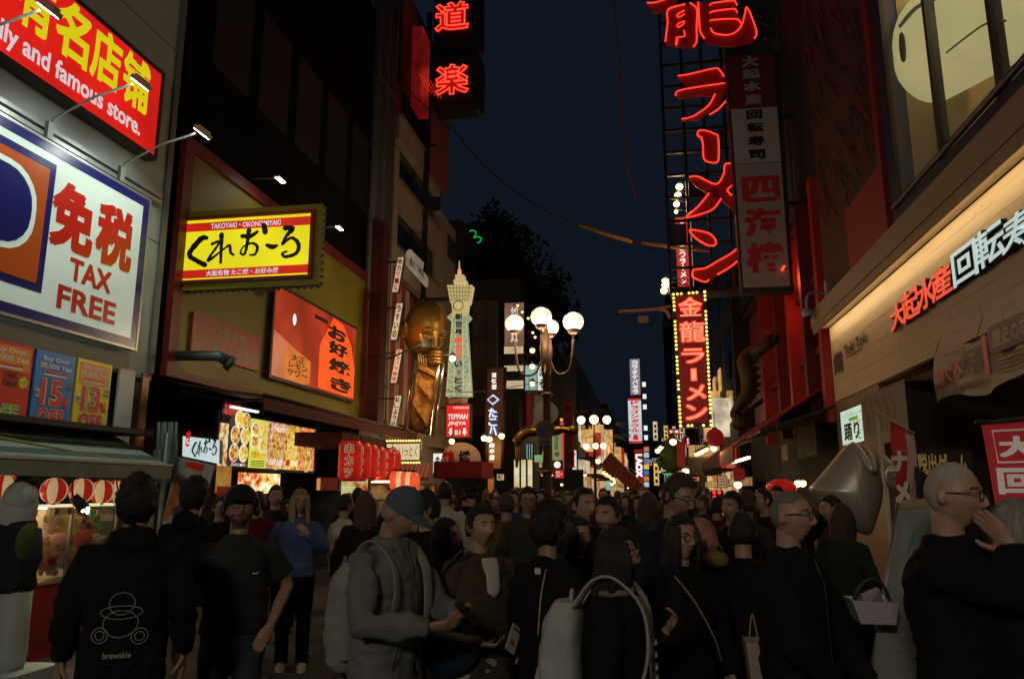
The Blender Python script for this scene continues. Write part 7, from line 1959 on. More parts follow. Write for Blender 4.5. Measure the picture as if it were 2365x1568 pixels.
# added copy of the street lamp, unseen behind the viewer, lights the crowd
added_lamp_y = -6.0
LB = copy_tree(LP); LB.location = (LP.location.x + .3, added_lamp_y, 0)
tag(LB, 'brown iron street lamp with globes standing behind the viewpoint', 'street lamp')
for g_ in LB.children:
    if g_.name.startswith('globe'):
        ld = bpy.data.lights.new('globe_light', 'POINT'); ld.energy = 170; ld.color = (1, .93, .78); ld.shadow_soft_size = .2
        cc = sum((Vector(v_) for v_ in g_.bound_box), Vector()) / 8
        lo = bpy.data.objects.new('filament', ld); COL.objects.link(lo); lo.parent = LB; lo.location = cc + Vector((0, 0, -.35))
LP['group'] = 'globe street lamps along the street'; LB['group'] = 'globe street lamps along the street'
# ================================================================== people
skinA = mat('skin_light', (.46, .27, .19), .48, grain=.16, gscale=28); skinB = mat('skin_tan', (.36, .21, .135), .48, grain=.16, gscale=28)
skinC = mat('skin_warm', (.42, .25, .165), .48, grain=.16, gscale=28)
lipm = mat('lips', (.30, .09, .08), .4); browm = mat('eyebrow', (.03, .022, .018), .8)
eyew = mat('eye_white', (.5, .48, .45), .2); irism = mat('iris', (.015, .01, .008), .1)
hairs = {n: mat('hair_' + n, c, .55, grain=.5, gscale=18, stretch=(6, 6, .8), bump=.6, bscale=60) for n, c in
         dict(black=(.012, .010, .010), brown=(.06, .032, .018), blond=(.40, .27, .13), grey=(.33, .31, .27), auburn=(.10, .045, .02)).items()}
def cloth(n, c, rough=.88): return mat('cloth_' + n, c, rough, grain=.22, gscale=7, bump=.35, bscale=220, spec=.15)
def remesh(mb, voxel, smooth=2, disp=0.0, dscale=7.0, seed=0, xf=None):
    me = mb.mesh('tmp', BLACK)
    ob = bpy.data.objects.new('tmp', me); COL.objects.link(ob)
    m = ob.modifiers.new('r', 'REMESH'); m.mode = 'VOXEL'; m.voxel_size = voxel; m.use_smooth_shade = True
    if smooth: s_ = ob.modifiers.new('s', 'SMOOTH'); s_.factor = .5; s_.iterations = smooth
    dg = bpy.context.evaluated_depsgraph_get(); dg.update()
    out = bpy.data.meshes.new_from_object(ob.evaluated_get(dg), depsgraph=dg)
    bpy.data.objects.remove(ob); bpy.data.meshes.remove(me)
    if disp:
        nr = [v.normal.copy() for v in out.vertices]
        sd = Vector((seed * 3.1, seed * 1.7, 0))
        for v, n_ in zip(out.vertices, nr):
            q = v.co
            w = noise.noise(Vector((q.x * dscale, q.y * dscale, q.z * dscale * .55)) + sd)
            w2 = 1 - abs(noise.noise(Vector((q.x * dscale * 1.1 + q.z * 3, q.y * dscale, q.z * dscale * 1.6)) - sd)) * 2
            v.co = q + n_ * (disp * (w + .6 * w2))
    return out

def head_mb(nu, nv, fem=0.0):
    """head centred on the skull, facing -y"""
    mb = MB()
    def g(a, b, s_): return math.exp(-((a - b) / s_) ** 2)
    def fn(p):
        x, y, z = p
        t = max(0, -z / .118)
        w = 1 - (.30 + .06 * fem) * t ** 1.7
        x *= w
        if y < 0: y *= (1 - .10 * t)
        else: y *= (1 - .45 * t ** 1.3)
        if y > 0 and z > -.05: y *= 1.04
        f = max(0, -y / .095)
        if f > .2:
            k = min(1, (f - .2) / .35)
            nose = .027 * g(x, 0, .011 + .007 * g(z, -.032, .014)) * (g(z, -.030, .016) + .62 * g(z, -.008, .018) + .3 * g(z, .012, .014))
            y -= k * nose
            y += k * .013 * (g(x, .031, .017) + g(x, -.031, .017)) * g(z, .008, .012)
            y -= k * .006 * (g(x, .03, .024) + g(x, -.03, .024)) * g(z, .031, .009) * (1 - .5 * fem)
            y -= k * .006 * (g(x, .045, .018) + g(x, -.045, .018)) * g(z, -.022, .018)
            y -= k * .008 * g(x, 0, .024) * (g(z, -.061, .0055) + g(z, -.074, .007))
            y += k * .006 * g(x, 0, .022) * g(z, -.0672, .003)
            y += k * .004 * g(x, 0, .02) * g(z, -.086, .006)
            y -= k * .010 * g(x, 0, .024) * g(z, -.104, .014)
        return Vector((x, y, z))
    mb.sphere((0, 0, 0), (.0755, .094, .118), nu, nv, fn=fn)
    for s_ in (-1, 1):
        mb.sphere((s_ * .077, .010, -.006), (.010, .018, .031), 12, 10, fn=lambda q: Vector((q.x + s_ * .004 + s_ * .25 * q.y, q.y, q.z)))
    return mb

def hand_mb(mb, w, d, n, side, curl=.35, s=1.0, spread=.10):
    """five fingered hand: w wrist, d direction of the palm, n palm normal (palm side)"""
    d = Vector(d).normalized(); n = Vector(n); n = (n - d * n.dot(d)).normalized(); a = d.cross(n) * side  # a: towards the thumb
    w = Vector(w)
    rings = []
    for t, rw, rt in ((-.02, .026, .019), (.01, .029, .018), (.04, .038, .016), (.075, .041, .014), (.092, .036, .011)):
        c = w + d * t * s
        rings.append([tuple(c + a * (rw * s * cos(q * pi / 6)) + n * (rt * s * sin(q * pi / 6))) for q in range(12)])
    mb.loft(rings)
    for k, (off, ln, r_) in enumerate(((.029, .072, .0088), (.0095, .080, .0092), (-.0105, .074, .0088), (-.029, .058, .0078))):
        base = w + d * .078 * s + a * off * s
        dd = (d + a * (off * spread * 25 * .3)).normalized()
        pts = [base]; cur = dd; c_ = curl * (1 + .18 * k)
        for seg, f in enumerate((.42, .32, .26)):
            ang = c_ * (.7 if seg == 0 else 1.0)
            cur = (cur * cos(ang) + n * sin(ang)).normalized() if seg else (dd * cos(ang) + n * sin(ang)).normalized()
            nn = (n - cur * n.dot(cur))
            pts.append(pts[-1] + cur * ln * f * s)
        mb.tube([tuple(p) for p in pts] + [tuple(pts[-1] + cur * .004 * s)], [r_ * s, r_ * s, r_ * .93 * s, r_ * .8 * s, r_ * .35 * s], 8)
    b = w + d * .02 * s + a * .024 * s
    p1 = b + (d * .5 + a * .75 + n * .35).normalized() * .036 * s; p2 = p1 + (d * .85 + a * .3 + n * .45 * (1 + curl)).normalized() * .030 * s; p3 = p2 + (d * .9 + n * (.3 + curl)).normalized() * .024 * s
    mb.tube([tuple(b), tuple(p1), tuple(p2), tuple(p3)], [.013 * s, .0115 * s, .0105 * s, .007 * s], 8)

def ell(cx, cy, z, rx, ry, n=18, e=2.3): return ring(cx, cy, z, rx, ry, n, e)

REST = dict(e=(.255, .03, 1.14), w=(.265, -.04, .90), d=(.05, -.12, -1), n=(-1, 0, 0), curl=.35)
def person(label, dx, top, dist, a, top_c, pants_c, skin, hair='short', hair_c='black', L=None, R=None, yaw=0, pitch=0, roll=0, fem=0.0,
           hem=.88, sleeve='long', build=1.0, glasses=None, cap=None, beard=0, shoes=None, group=None, detail=1, legs=(0, 0), lean=0, belly=0,
           collar=None, open_mouth=False, hair_len=.30, H=None, world=None, stubble=None, undershirt=None, hood=None, headphones=False, name='person'):
    if world is None:
        p = atdepth((dx, top), dist); H = p.z if H is None else H
        wx, wy = p.x, p.y
    else: wx, wy = world
    rz = -atan2(wx, wy) + radians(a)
    root = empty('person', (wx, wy, 0), label, 'person', group)
    root.rotation_euler = (0, 0, rz)
    s = H / 1.75
    sh = .175 * (1 - .12 * fem) * build     # shoulder joint half distance
    vox = .0062 if detail == 1 else .011
    arms = []
    for side, A in ((1, L), (-1, R)):
        A = dict(REST, **(A or {}))
        f = lambda q, inv=side: Vector((q[0] * inv, q[1], q[2]))
        if L is None and side == 1 or R is None and side == -1 or A.get('mirror', True): e, w, d, n = (f(A[k]) for k in 'ewdn')
        arms.append((side, Vector((side * sh, 0.01, 1.385)), e * 1.0, w, d, n, A['curl']))
    hp = Vector((0, .012, 1.515))
    HM = Matrix.Translation(hp) @ Matrix.Rotation(radians(yaw), 4, 'Z') @ Matrix.Rotation(radians(pitch), 4, 'X') @ Matrix.Rotation(radians(roll), 4, 'Y') @ Matrix.Translation(Vector((0, -.022, .112)))
    # ---- body
    mb = MB()
    hm = head_mb(64 if detail == 1 else 36, 56 if detail == 1 else 28, fem)
    mb.add([HM @ Vector(v) for v in hm.v], hm.f)
    nk = HM @ Vector((0, .02, -.07))
    mb.tube([(0, .015, 1.36), (0, .014, 1.44), tuple((Vector((0, .014, 1.47)) + nk) / 2), tuple(nk)], [(.075, .07), (.058 - .008 * fem, .055)] + [(.053 - .008 * fem, .053)] * 2, 16)
    mb.loft([ell(0, .01, 1.42, .08, .06), ell(0, .01, 1.36, .10, .07), ell(0, .005, 1.1, .10, .07), ell(0, 0, .92, .11, .07)])
    for side, S0, E, W_, d, n, curl in arms:
        mb.tube([(0, .01, 1.37), tuple(S0), tuple((S0 + E) / 2), tuple(E), tuple((E * .6 + W_ * .4)), tuple(W_)], ([.035, .034, .034, .032, .032, .025] if sleeve == 'long' else [.04, .046 * build, .043 * build, .037 * build, .037 * build, .026]), 10)
        hand_mb(mb, W_, d, n, side, curl, 1.02 - .08 * fem)
        lx = .095
        mb.tube([(side * .06, 0, .95), (side * lx, -.0 - legs[0 if side > 0 else 1] * .2, .52), (side * lx, .02 - legs[0 if side > 0 else 1] * .25, .08)], [.05, .035, .03], 8)
    me = remesh(mb, vox, 1 if detail == 1 else 1)
    HI = HM.inverted()
    mats = [skin, lipm, browm, hairs[hair_c] if stubble is None else stubble, mat('beard_shade', (.10, .06, .045), .8)]
    me.materials.clear()
    for m_ in mats: me.materials.append(m_)
    vl = [HI @ v.co for v in me.vertices]
    for pf in me.polygons:
        c = Vector((0, 0, 0))
        for i in pf.vertices: c += vl[i]
        c /= len(pf.vertices)
        mi = 0
        if c.length < .16:
            if c.y < -.07 and abs(c.x) < .024 - abs(c.z + .067) * .9 and -.078 < c.z < -.056: mi = 1
            elif c.y < -.06 and .014 < abs(c.x) < .048 and abs(c.z - (.031 - .25 * abs(abs(c.x) - .030))) < .0042: mi = 2
            elif stubble is not None and (c.z > .055 + .5 * min(0, c.y + .03) * 0 and not (c.y < -.055 and c.z < .078) or (c.y > .03 and c.z > -.05)) and not (c.y < -.04 and c.z < .07): mi = 3
            elif beard and c.y < .0 and (c.z < -.072 or (c.z < -.045 and (abs(c.x) > .036 or abs(c.z + .05) < .004))) and c.z > -.125: mi = 4
        pf.material_index = mi
    def put(nm, mesh, parent=root, m=None):
        if m is not None:
            mesh.materials.clear(); mesh.materials.append(m)
        mesh.name = nm
        o = bpy.data.objects.new(nm, mesh); COL.objects.link(o); o.parent = parent
        return o
    body = put('body', me)
    if detail == 1:
        for s_ in (-1, 1):
            q = MB(); q.sphere((0, 0, 0), .0125, 12, 8)
            q.sphere((0, -.0045, 0), (.0062, .0088, .0062), 10, 6, mi=1)
            e_ = q.build('eye', [eyew, irism], body); e_.matrix_local = HM @ Matrix.Translation(Vector((s_ * .031, -.0745, .008)))
            ld_ = MB(); ld_.sphere((0, 0, 0), (.0148, .0138, .0135), 12, 8, fn=lambda v: Vector((v.x, v.y, max(v.z, .0012))))
            e2 = ld_.build('eyelid', skin, body); e2.matrix_local = HM @ Matrix.Translation(Vector((s_ * .031, -.0745, .0095)))
    # ---- top garment
    b = build
    mb = MB()
    zb = hem
    rings = []
    prof = [(zb, .178 + .015 * belly, .125 + .02 * belly), ((zb + 1.05) / 2, .172 + .01 * belly, .122 + .03 * belly), (1.08, .165, .118 + .025 * belly), (1.22, .178, .125), (1.33, .176, .122), (1.385, .150, .108), (1.43, .105, .088), (1.475, .072, .074)]
    if fem > .5: prof = [(z, rx * (.93 if 1.0 < z < 1.15 else .98), ry * (1.06 if 1.2 < z < 1.3 else 1)) for z, rx, ry in prof]
    for z, rx, ry in prof: rings.append(ell(0, .008, z, rx * b * (1 - .06 * fem), ry * b, 22))
    mb.loft(rings)
    for side, S0, E, W_, d, n, curl in arms:
        if sleeve == 'long':
            pts = [(side * .06, .01, 1.375), tuple(S0 + Vector((0, 0, -.012))), tuple((S0 + E) / 2), tuple(E), tuple(E * .55 + W_ * .45), tuple(W_ - (W_ - E).normalized() * .005)]
            mb.tube(pts, [.06, .066, .062 * b, .057 * b, .051 * b, .040], 14)
        else:
            q = S0 * .30 + E * .70
            mb.tube([(side * .06, .01, 1.385), tuple(S0 + Vector((0, 0, -.012))), tuple((S0 + E) / 2), tuple(q)], [.06, .064, .066 * b, .068 * b], 14)
    if collar: mb.tube([(.065 * cos(t), .012 + .062 * sin(t), 1.47 + .01 * sin(t)) for t in [k * pi / 8 for k in range(16)]], .017, 8, closed=True)
    if hood: mb.sphere((0, .09, 1.45), (.11, .07, .07), 16, 10)
    me = remesh(mb, .012 if detail == 1 else .018, 3, .017 if sleeve == 'long' else .011, 10, hash(label) % 17)
    put('jacket' if sleeve == 'long' else 'shirt', me, root, top_c)
    if undershirt:
        mb = MB(); mb.tube(smooth_path([(0, -.086 * b, 1.45), (0, -.122 * b, 1.36), (0, -.136 * b, 1.24)], 3), [(.055, .012)] * 3 + [(.045, .012)] * 3 + [(.008, .008)], 12); mb.build('inner_shirt', undershirt, root)
    # ---- trousers
    mb = MB()
    mb.loft([ell(0, .005, .82, .155 * b, .115 * b), ell(0, .005, .90, .165 * b, .118 * b), ell(0, .005, 1.0, .125 * b, .09 * b)])
    for side in (1, -1):
        lg = legs[0 if side > 0 else 1]
        mb.tube([(side * .075, 0, .93), (side * .09, -.01, .80), (side * .095, -lg * .2 - .01, .50), (side * .098, .01 - lg * .25, .28), (side * .098, .02 - lg * .25, .07)], [.085 * b, .09 * b, .068, .062, .062], 14)
    put('trousers', remesh(mb, .013 if detail == 1 else .02, 2, .010, 9, 3), root, pants_c)
    shoe = shoes or mat('shoe_black', (.02, .02, .02), .5)
    for side in (1, -1):
        lg = legs[0 if side > 0 else 1]; q = MB()
        q.loft([ell(side * .1, -.03 - lg * .25, 0, .047, .135, 16), ell(side * .1, -.03 - lg * .25, .03, .048, .135, 16), ell(side * .1, -.01 - lg * .25, .065, .043, .10, 16), ell(side * .1, .02 - lg * .25, .10, .038, .06, 16)])
        q.build('shoe', shoe, root)
    # ---- hair, cap
    hm_ = hairs[hair_c]
    def place(mb, nm, m, voxel=None, **kw):
        if voxel: o = put(nm, remesh(mb, voxel, **kw), root, m)
        else: o = mb.build(nm, m, root)
        o.matrix_local = HM
        return o
    def capfn(ex, front, lump, side_z=-.045):
        def fn(p):
            u = Vector((p.x / .0755, p.y / .094, p.z / .118))
            # inside the face area the cap sinks below the skin
            hair_on = (p.y > .012 and p.z > side_z - .03) or p.z > front - .6 * max(0, p.y + .05) or (abs(p.x) > .060 and p.y > -.03 and p.z > -.01)
            k = ex if hair_on else .90
            k *= 1 + lump * noise.noise(p * 30) + lump * .6 * noise.noise(p * 70)
            q = p * k
            if q.y > 0: q.y *= 1.04
            if p.z < -.06: q.z *= .8
            return q
        return fn
    if hair in ('short', 'crop', 'curly', 'long', 'bob'):
        ex = {'short': 1.14, 'crop': 1.07, 'curly': 1.28, 'long': 1.12, 'bob': 1.14}[hair]
        mb = MB(); mb.sphere((0, .002, .004), (.0755, .094, .118), 56, 40, fn=capfn(ex, .070 if hair != 'crop' else .078, .035 if hair != 'curly' else .10, -.045 if hair in ('crop', 'short') else -.07))
        place(mb, 'hair', hm_)
        if detail == 1:
            rs = random.Random(int(dx * 7 + top)); sm_ = MB(); fnc = capfn(ex, .072, 0, -.05)
            for _q in range(1500):
                ph = math.acos(rs.uniform(-.35, 1)); th = rs.uniform(0, 2 * pi)
                p0_ = Vector((sin(ph) * cos(th) * .0755, sin(ph) * sin(th) * .094, cos(ph) * .118))
                a_ = fnc(p0_)
                if a_.length < p0_.length * 1.02: continue
                nrm = Vector((a_.x / .0057, a_.y / .0088, a_.z / .0139)).normalized()
                tg = Vector((a_.x * .7, a_.y * .7 + (.03 if hair != 'curly' else 0), -.10)) + Vector((rs.gauss(0, .05), rs.gauss(0, .05), rs.gauss(0, .03)))
                tg = (tg - nrm * tg.dot(nrm)).normalized(); sd_ = tg.cross(nrm) * .0011
                L_ = rs.uniform(.012, .034) * (1.3 if hair != 'crop' else .5); lift = rs.uniform(.001, .009) * (1.6 if hair == 'curly' else 1)
                b0 = a_ * .995; b1 = a_ + tg * L_ * .5 + nrm * lift; b2_ = a_ + tg * L_ + nrm * lift * rs.uniform(.2, 1.1)
                sm_.add([b0 - sd_, b0 + sd_, b1 + sd_, b1 - sd_, b2_], [(0, 1, 2, 3), (3, 2, 4)])
            o_ = place(sm_, 'hair_strands', hm_); o_['kind'] = 'stuff'
    if hair in ('long', 'bob'):
        ln = hair_len if hair == 'long' else .15
        mb = MB(); rnd = random.Random(int(dx + top))
        for k in range(26):
            t = k / 25; ang = radians(-38 + 256 * t)      # from left temple round the back to the right temple
            x0, y0 = cos(ang) * .080, sin(ang) * .092
            fr = ang < radians(10) or ang > radians(170)
            ll_ = ln * rnd.uniform(.85, 1.05) * (.95 if fr else 1)
            pts = [(x0 * .8, y0 * .8, .06), (x0 * 1.03, y0 * 1.03, .0), (x0 * 1.08 + rnd.uniform(-.006, .006), y0 * 1.1, -.08), (x0 * 1.12 + rnd.uniform(-.014, .014), y0 * 1.12 + .012, -.08 - ll_ * .5), (x0 * 1.02 + rnd.uniform(-.02, .02), y0 * 1.05 + .02, -.08 - ll_)]
            mb.tube(smooth_path(pts, 3), [.020] * 5 + [.019] * 4 + [.016] * 3 + [.007], 7)
        if detail == 1: place(mb, 'hair_lengths', hm_, .0075, smooth=1)
        else: place(mb, 'hair_lengths', hm_)
    if cap:
        mb = MB(); mb.sphere((0, .006, .03), (.090, .106, .112), 32, 20, fn=lambda p: Vector((p.x, p.y, max(p.z, -.012))))
        mb.sphere((0, -.105, .036), (.066, .075, .010), 24, 10, fn=lambda p: Vector((p.x, p.y, p.z - 3.2 * p.x * p.x + .12 * p.y)))
        o = place(mb, 'cap', cap, .005, smooth=1)
        MB().sphere((0, .006, .142), .008, 8, 6).build('button', cap, o)
    if hood == 'up':
        mb = MB(); mb.sphere((0, .015, .0), (.105, .125, .15), 32, 24, fn=lambda p: p * (1 + .05 * noise.noise(p * 12)))
        place(mb, 'hood', top_c)
    if glasses:
        q = MB()
        for s_ in (-1, 1):
            q.tube([(s_ * .033 + .024 * cos(t), -.104 + .0, .006 + .018 * sin(t)) for t in [k * pi / 8 for k in range(16)]], .0022, 6, closed=True)
            q.tube([(s_ * .056, -.102, .012), (s_ * .078, -.06, .012), (s_ * .082, .01, .006)], .0022, 6)
        q.tube([(-.010, -.106, .010), (0, -.109, .012), (.010, -.106, .010)], .002, 6)
        o = place(q, 'glasses', glasses)
        for s_ in (-1, 1): MB().prism([(s_ * .033 + .022 * cos(k * pi / 8), .006 + .016 * sin(k * pi / 8)) for k in range(16)], 0, .001).build('lens', mat('lens_glass', (.2, .22, .22), .3, alpha=.10), o).matrix_local = Matrix(((1, 0, 0, 0), (0, 0, -1, -.1035), (0, 1, 0, 0), (0, 0, 0, 1)))
    if headphones:
        q = MB(); q.tube([(.095 * cos(t), .015, .03 + .115 * sin(t)) for t in [k * pi / 12 for k in range(13)]], (.012), 8)
        for s_ in (-1, 1): q.sphere((s_ * .098, .015, -.004), (.020, .034, .042), 14, 10)
        place(q, 'headphones', mat('headphone_black', (.03, .03, .035), .3))
    root.scale = (s, s, s)
    root['_H'] = 0; del root['_H']
    return root, HM, s, rz

blk = cloth('black', (.010, .0095, .010)); blk2 = cloth('black_warm', (.017, .014, .012)); navyk = cloth('navy', (.015, .02, .035))
greyj = cloth('grey_jacket', (.16, .165, .155)); olive = cloth('olive_brown', (.075, .055, .030)); bluek = cloth('blue_knit', (.09, .13, .30))
chr_ = cloth('charcoal', (.035, .035, .037)); jeans = cloth('jeans', (.05, .065, .085)); khaki = cloth('khaki', (.20, .15, .08)); creamp = cloth('cream_trousers', (.36, .33, .25))
pinkc = cloth('pink', (.45, .20, .18)); whitek = cloth('white', (.55, .53, .48)); redk = cloth('dull_red', (.10, .01, .01)); lblue = cloth('pale_blue', (.10, .14, .18))
gl_b = mat('frame_black', (.02, .02, .02), .3); gl_m = mat('frame_metal', (.4, .35, .28), .25, .9)
HANG = {}
def on_person(root, name, label, cat, local, rotz=0, group=None):
    """a separate thing worn or held by a person: placed at its place in the world"""
    bpy.context.view_layer.update()
    M = root.matrix_world
    p = M @ Vector(local)
    e = empty(name, p, label, cat, group)
    e.rotation_euler = (0, 0, root.rotation_euler[2] + rotz); e.scale = root.scale
    return e
def backpack(root, label, col, off=0.0, big=1.0):
    B_ = on_person(root, 'backpack', label, 'backpack', (0, .20 + off, 1.12)); B_.scale = B_.scale * big
    q = MB(); q.loft([ell(0, 0, -.26, .12, .06, 20, 3), ell(0, .01, -.22, .15, .085, 20, 3), ell(0, .015, 0, .155, .09, 20, 3), ell(0, .005, .17, .14, .08, 20, 3), ell(0, -.01, .24, .09, .05, 20, 3)])
    o = bpy.data.objects.new('bag', remesh(q, .012, 2, .006, 9, 5)); o.data.materials.clear(); o.data.materials.append(col); COL.objects.link(o); o.parent = B_
    q = MB(); q.loft([ell(0, .085, -.22, .10, .03, 16, 3), ell(0, .10, -.1, .11, .035, 16, 3), ell(0, .085, -.02, .09, .03, 16, 3)]); q.build('front_pocket', col, B_)
    MB().tube([(.03 * cos(t), -.03, .24 + .045 * sin(t)) for t in [k * pi / 6 for k in range(7)]], .009, 6).build('handle', col, B_)
    for s_ in (-1, 1):
        MB().tube(smooth_path([(s_ * .07, -.05, .22), (s_ * .11, -.13, .33), (s_ * .115, -.22, .345), (s_ * .12, -.325, .24), (s_ * .13, -.345, .08), (s_ * .16, -.30, -.06), (s_ * .165, -.15, -.16), (s_ * .12, -.04, -.2)], 4), (.030, .007), 8).build('shoulder_strap', col, B_)
    return B_

T = {}
T['hood'] = person('person in a black hoodie seen from behind with a pale print on the back', 322, 1104, 4.3, 172, blk, blk, skinB, 'curly', 'black', build=1.1, hood=True, hem=.80, legs=(0, .3))
# pale line print on the hoodie
_r = T['hood'][0]
pm = mat('print_pale', (.28, .30, .32), .8)
for (cx, cz, rx, rz_) in ((0, 1.17, .055, .05), (0, 1.08, .075, .06), (-.085, 1.02, .035, .035), (.085, 1.03, .035, .035), (-.085, 1.02, .02, .02), (.085, 1.03, .02, .02), (0, 1.13, .09, .03)):
    MB().tube([(cx + rx * cos(k * pi / 10), .178 - .25 * abs(cx + rx * cos(k * pi / 10)), cz + rz_ * sin(k * pi / 10)) for k in range(20)], .0022, 5, closed=True).build('print_line', pm, _r)
me, _, _ = textmesh('brewskie', .02); me = me.copy(); me.materials.clear(); me.materials.append(pm)
o = bpy.data.objects.new('lettering', me); COL.objects.link(o); o.parent = _r; o.scale = (-.12, .028, .01); o.scale = (.12, .028, .01); o.location = (.06, .186, .93); o.rotation_euler = (pi / 2, 0, pi)
T['khaki'] = person('person in a black hoodie and khaki trousers turned away beside the orange banner', 452, 1107, 6.2, 150, blk, khaki, skinC, 'curly', 'black', hood=True, L=dict(e=(.24, -.06, 1.15), w=(.16, -.27, 1.05), d=(-.5, -.8, 0), n=(0, 0, 1)))
pap = on_person(T['khaki'][0], 'paper_sheet', 'white sheet of paper held by the person in khaki trousers', 'paper', (.10, -.36, 1.06))
MB().prism([(-.1, -.08), (.1, -.08), (.1, .07), (-.1, .07)], 0, .003).build('sheet', cwt, pap)
T['capman'] = person('bearded man in dark cap, glasses, headphones and black t-shirt, hand in pocket', 559, 1128, 4.85, 4, chr_, jeans, skinB, 'crop', 'black', sleeve='short', cap=cloth('cap_black', (.02, .02, .022)), beard=1, glasses=gl_b, headphones=True, pitch=-10, build=1.06, hem=.92,
    L=dict(e=(.31, .06, 1.16), w=(.20, -.12, .96), d=(-.5, -.3, -.8), n=(0, 1, 0), curl=.2), R=dict(e=(.30, .04, 1.14), w=(.31, -.05, .90), curl=.4))
_r = T['capman'][0]
MB().add([(.075, -.150, 1.262), (.10, -.150, 1.256), (.125, -.146, 1.272), (.10, -.1495, 1.263), (.083, -.1495, 1.267)], [(0, 1, 2, 3, 4)]).build('chest_mark', mat('mark_white', (.6, .6, .6), .6), _r)
T['blonde'] = person('blonde woman with long hair and glasses in a blue sweater, hand on her chest', 693, 1130, 7.9, 0, bluek, cloth('wide_black', (.012, .012, .014)), skinA, 'long', 'blond', fem=1, hem=.90, hair_len=.34, glasses=gl_m, shoes=mat('shoe_white', (.6, .58, .52), .5), yaw=12, build=1.12,
    L=dict(e=(.25, -.04, 1.16), w=(.10, -.20, 1.32), d=(-.75, .05, .65), n=(0, 1, .1), curl=.3), legs=(.2, -.1))
T['redback'] = person('dark haired person in a red and black jacket behind the man in the cap', 598, 1136, 8.4, 178, redk, blk, skinC, 'short', 'black', detail=0)
T['p_shadow'] = person('dim person with glasses in dark clothes left of the man in the cap', 512, 1146, 8.2, 20, blk, blk, skinC, 'short', 'black', detail=0, glasses=gl_b)
T['whitetee'] = person('dark haired man in a white t-shirt under a black vest walking away', 798, 1142, 8.6, 125, whitek, blk, skinC, 'short', 'black', sleeve='short', detail=0)
T['brownhair'] = person('woman with long brown hair seen from behind', 845, 1134, 7.3, 180, blk2, blk, skinC, 'long', 'auburn', fem=1, detail=0)
T['grey'] = person('older man in a blue grey cap and grey jacket looking down at his phone', 905, 1116, 3.85, 52, greyj, blk, skinB, 'crop', 'grey', pitch=30, yaw=6, cap=cloth('cap_bluegrey', (.10, .13, .15)), build=1.12, hem=.80, collar=True,
    L=dict(e=(.25, -.12, 1.14), w=(.10, -.33, 1.13), d=(-.35, -.85, .1), n=(-.4, 0, .9), curl=.65), R=dict(e=(.28, -.08, 1.12), w=(.12, -.33, 1.11), d=(-.25, -.9, .1), n=(-.6, 0, .75), curl=.6))
backpack(T['grey'][0], 'pale grey backpack on the back of the man in the grey jacket', cloth('bag_grey', (.26, .25, .23)))
ph = on_person(T['grey'][0], 'phone', 'dark phone held by the man in the grey jacket', 'phone', (.0, -.46, 1.16))
MB().bevbox((-.035, -.005, -.07), (.035, .005, .07), .003).build('case', mat('phone_black', (.01, .01, .012), .2), ph); ph.rotation_euler[0] = radians(-50)
T['glasses_left'] = person('man with short dark hair and black glasses facing left behind the grey jacket', 985, 1134, 5.2, -75, blk, blk, skinA, 'short', 'black', glasses=gl_b, detail=1)
T['yell'] = person('young woman with long dark hair and open mouth, leaning in left of the olive jacket', 1036, 1197, 4.6, 62, blk, creamp, skinA, 'long', 'black', fem=1, roll=-12, pitch=-6)
q = MB(); q.sphere((0, 0, 0), (.016, .010, .014), 12, 8); o = q.build('open_mouth', mat('mouth_dark', (.04, .008, .008), .5), T['yell'][0]); o.matrix_local = T['yell'][1] @ Matrix.Translation(Vector((0, -.087, -.069)))
T['olive'] = person('woman with tied back dark hair in an olive brown jacket holding a pale phone', 1110, 1166, 4.25, 32, olive, creamp, skinC, 'short', 'black', fem=.5, hem=.74, undershirt=whitek, build=1.12,
    R=dict(e=(.27, .02, 1.13), w=(.14, -.24, 1.02), d=(-.75, -.6, -.1), n=(-.2, .2, .95), curl=.6), L=dict(e=(.25, -.02, 1.13), w=(.2, -.18, .95)))
ph = on_person(T['olive'][0], 'phone', 'pale patterned phone held by the woman in the olive jacket', 'phone', (-.01, -.36, 1.05))
b_ = MB().bevbox((-.036, -.005, -.074), (.036, .005, .074), .003).build('case', mat('phone_cream', (.42, .38, .28), .3), ph); ph.rotation_euler[0] = radians(-20); ph.rotation_euler[1] = radians(38)
for k in range(3): MB().box((-.024 + .018 * k, -.0065, .045), (-.012 + .018 * k, -.0052, .062)).build('camera_lens', inkm, ph)
MB().box((-.02, -.0065, -.04), (.015, -.0052, -.01)).build('sticker', mat('sticker_red', (.3, .08, .07), .5), ph)
T['whiteback'] = person('dark haired person in a white shirt seen from behind past the open mouthed woman', 1028, 1118, 9, 175, whitek, blk, skinC, 'short', 'black', detail=0, H=1.76)
T['cap_back'] = person('person in a dark cap with a pale mark, back to us in the middle distance', 1088, 1116, 9.6, 178, blk, blk, skinC, 'crop', 'black', detail=0, cap=cloth('cap_black', (.02, .02, .022)))
T['tancoat'] = person('tall person in a tan brown coat seen from behind in the crowd', 1170, 1140, 7.6, 176, cloth('tan_coat', (.14, .09, .05)), blk, skinC, 'short', 'brown', detail=0, hem=.6)
T['coat'] = person('person with black curly hair and black coat turned away, pale lanyard over the shoulder', 1268, 1164, 3.95, 128, blk, blk, skinB, 'curly', 'black', build=1.12, hem=.6, fem=.6, glasses=gl_m)
q = MB(); q.tube(smooth_path([(-.10, .10, 1.42), (-.12, .15, 1.3), (-.11, .165, 1.1)], 4), .005, 6); q.build('lanyard', mat('lanyard_tan', (.4, .33, .2), .7), T['coat'][0])
MB().box((-.135, .165, 1.40), (-.095, .172, 1.43)).build('tag', cwt, T['coat'][0])
